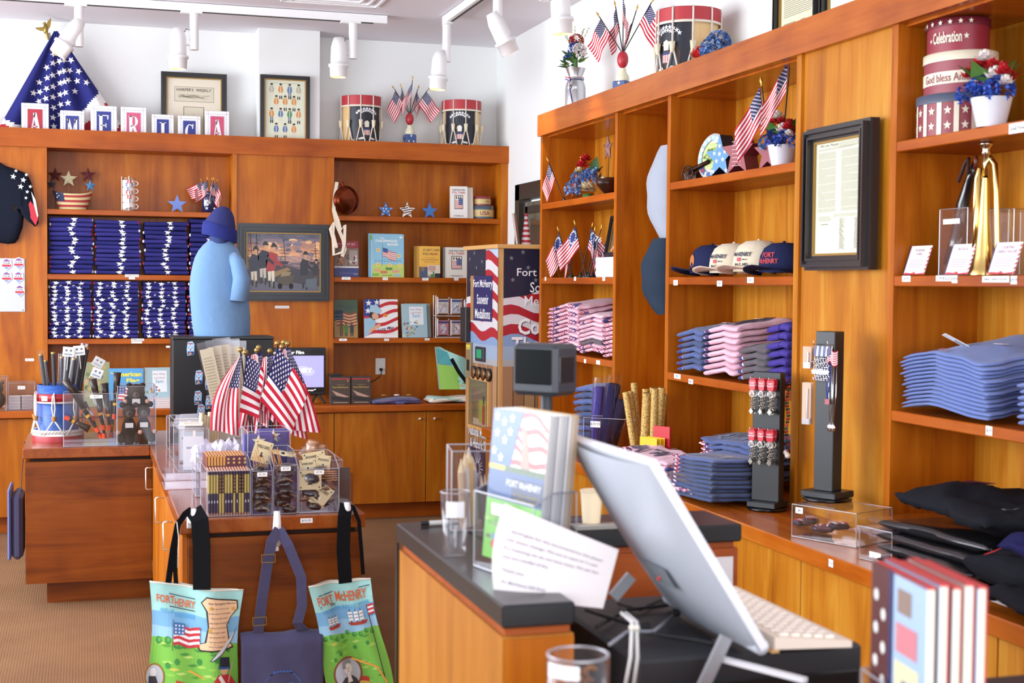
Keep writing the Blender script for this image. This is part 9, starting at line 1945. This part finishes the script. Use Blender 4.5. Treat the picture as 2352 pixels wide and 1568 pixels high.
# near desk goods
jq=Vector((Xat(1328,1.86,1.14),1.86,1.0005));jh=at(1328,1503,y=1.86).z-1.0;jr=.0445
t=thing('glass_jar','clear glass jar of brown dried pods at the bottom edge','jar',jq);part(t,'walls',lambda m:m.lathe([(.001,.002),(jr,.002),(jr,jh),(jr-.003,jh),(jr-.003,.006)],ACR,40,cap=False));part(t,'rim',lambda m:m.tube([((jr-.0015)*cos(k*pi/16),(jr-.0015)*sin(k*pi/16),jh)for k in range(32)],.002,EDGE,6,closed=True));part(t,'paper_label',lambda m:m.add([((jr+.0006)*sin(a_),-(jr+.0006)*cos(a_),z_)for a_ in(-1.5,-1.1,-.7,-.3)for z_ in(jh-.026,jh-.006)],[(0,2,3,1),(2,4,5,3),(4,6,7,5)],c('f0f0f4')))
R5_=random.Random(1)
for i in range(60):a_,r_,z_=R5_.uniform(0,6.28),R5_.uniform(0,.034),.012+(jh-.035)*(i/60);t=thing('dried_pod','curled brown dried pod inside the glass jar','dried pod',(jq.x+r_*cos(a_),jq.y+r_*sin(a_),jq.z+z_),a_,'dried pods in the glass jar');part(t,'pod',lambda m:m.tube([(-.009,0,0),(-.004,.004,.004),(.002,.0,.006),(.008,-.003,.002)],lambda u:.0045*sin(pi*(.12+.8*u)),c(R5_.choice(['6c4424','8c5c30','4c3018','9c7040']),.7),6))
hq=Vector((Xat(2062,1.72,1.2),1.72,1.0005));th1=rad(-99)
bin_('clear acrylic holder of red-topped books at the bottom right',hq+Vector((-.012,0,0)),.20,.12,.085,th1)
for i in range(5):
 w_,h_=.185,at(2080,1315,y=1.72).z-1.0+.004*(i%2)-.006;c_=hq+Vector((-sin(th1)*.018*i,cos(th1)*.018*i,.005));t=thing('hardcover_book',('pale blue book with a dotted dark red spine strip, leftmost in the holder','hardcover with pale blue pictured cover, second in the holder','hardcover with navy spine, third in the clear holder','hardcover with grey-cream cover, fourth in the clear holder','hardcover with light blue cover, last in the holder')[i],'book',c_);t.rotation_euler=(0,0,th1);cc=('5c2024','c03034','b02c34','c03438','c43438')[i]
 part(t,'cover',lambda m:(m.box(-w_/2,0,0,w_/2,.0015,h_,c(('a8c0dc','a8c0dc','28345c','c8c4bc','88acd4')[i],.35)),m.box(-w_/2,.0135,0,w_/2,.015,h_,c(cc,.4)),m.box(-w_/2,0,h_-.003,w_/2,.015,h_,c('c83c40',.4)),m.box(-w_/2,.0,0,-w_/2+.0015,.015,h_,c(cc,.4))))
 part(t,'page_block',lambda m:m.box(-w_/2+.002,.0016,.001,w_/2-.002,.0134,h_-.004,c('e8e0cc')))
 if i==0:part(t,'dotted_strip',lambda m:(m.rect(-w_/2,0,-w_*.16,h_,c('54201f',.4),-.0006),m.rect(-w_*.16,0,-w_*.08,h_,c('2c2c5c',.4),-.0007),[(m.disc(-w_*(.40 if k%2 else.26),.03+.024*k,.008,.009,c('e8e4e0',.4),-.0011,10))for k in range(int((h_-.04)/.024))])and None)
 if i==0:part(t,'cover_picture',lambda m:(m.rect(w_*.0,h_*.78,w_*.25,h_*.92,c('8c7468'),-.0006),m.rect(-w_*.02,h_*.55,w_*.36,h_*.72,c('c87880'),-.0006),m.rect(-w_*.04,h_*.1,w_*.4,h_*.5,c('d8d0a8'),-.0006),m.rect(w_*.1,h_*.1,w_*.3,h_*.4,c('4c4c78'),-.0008)))
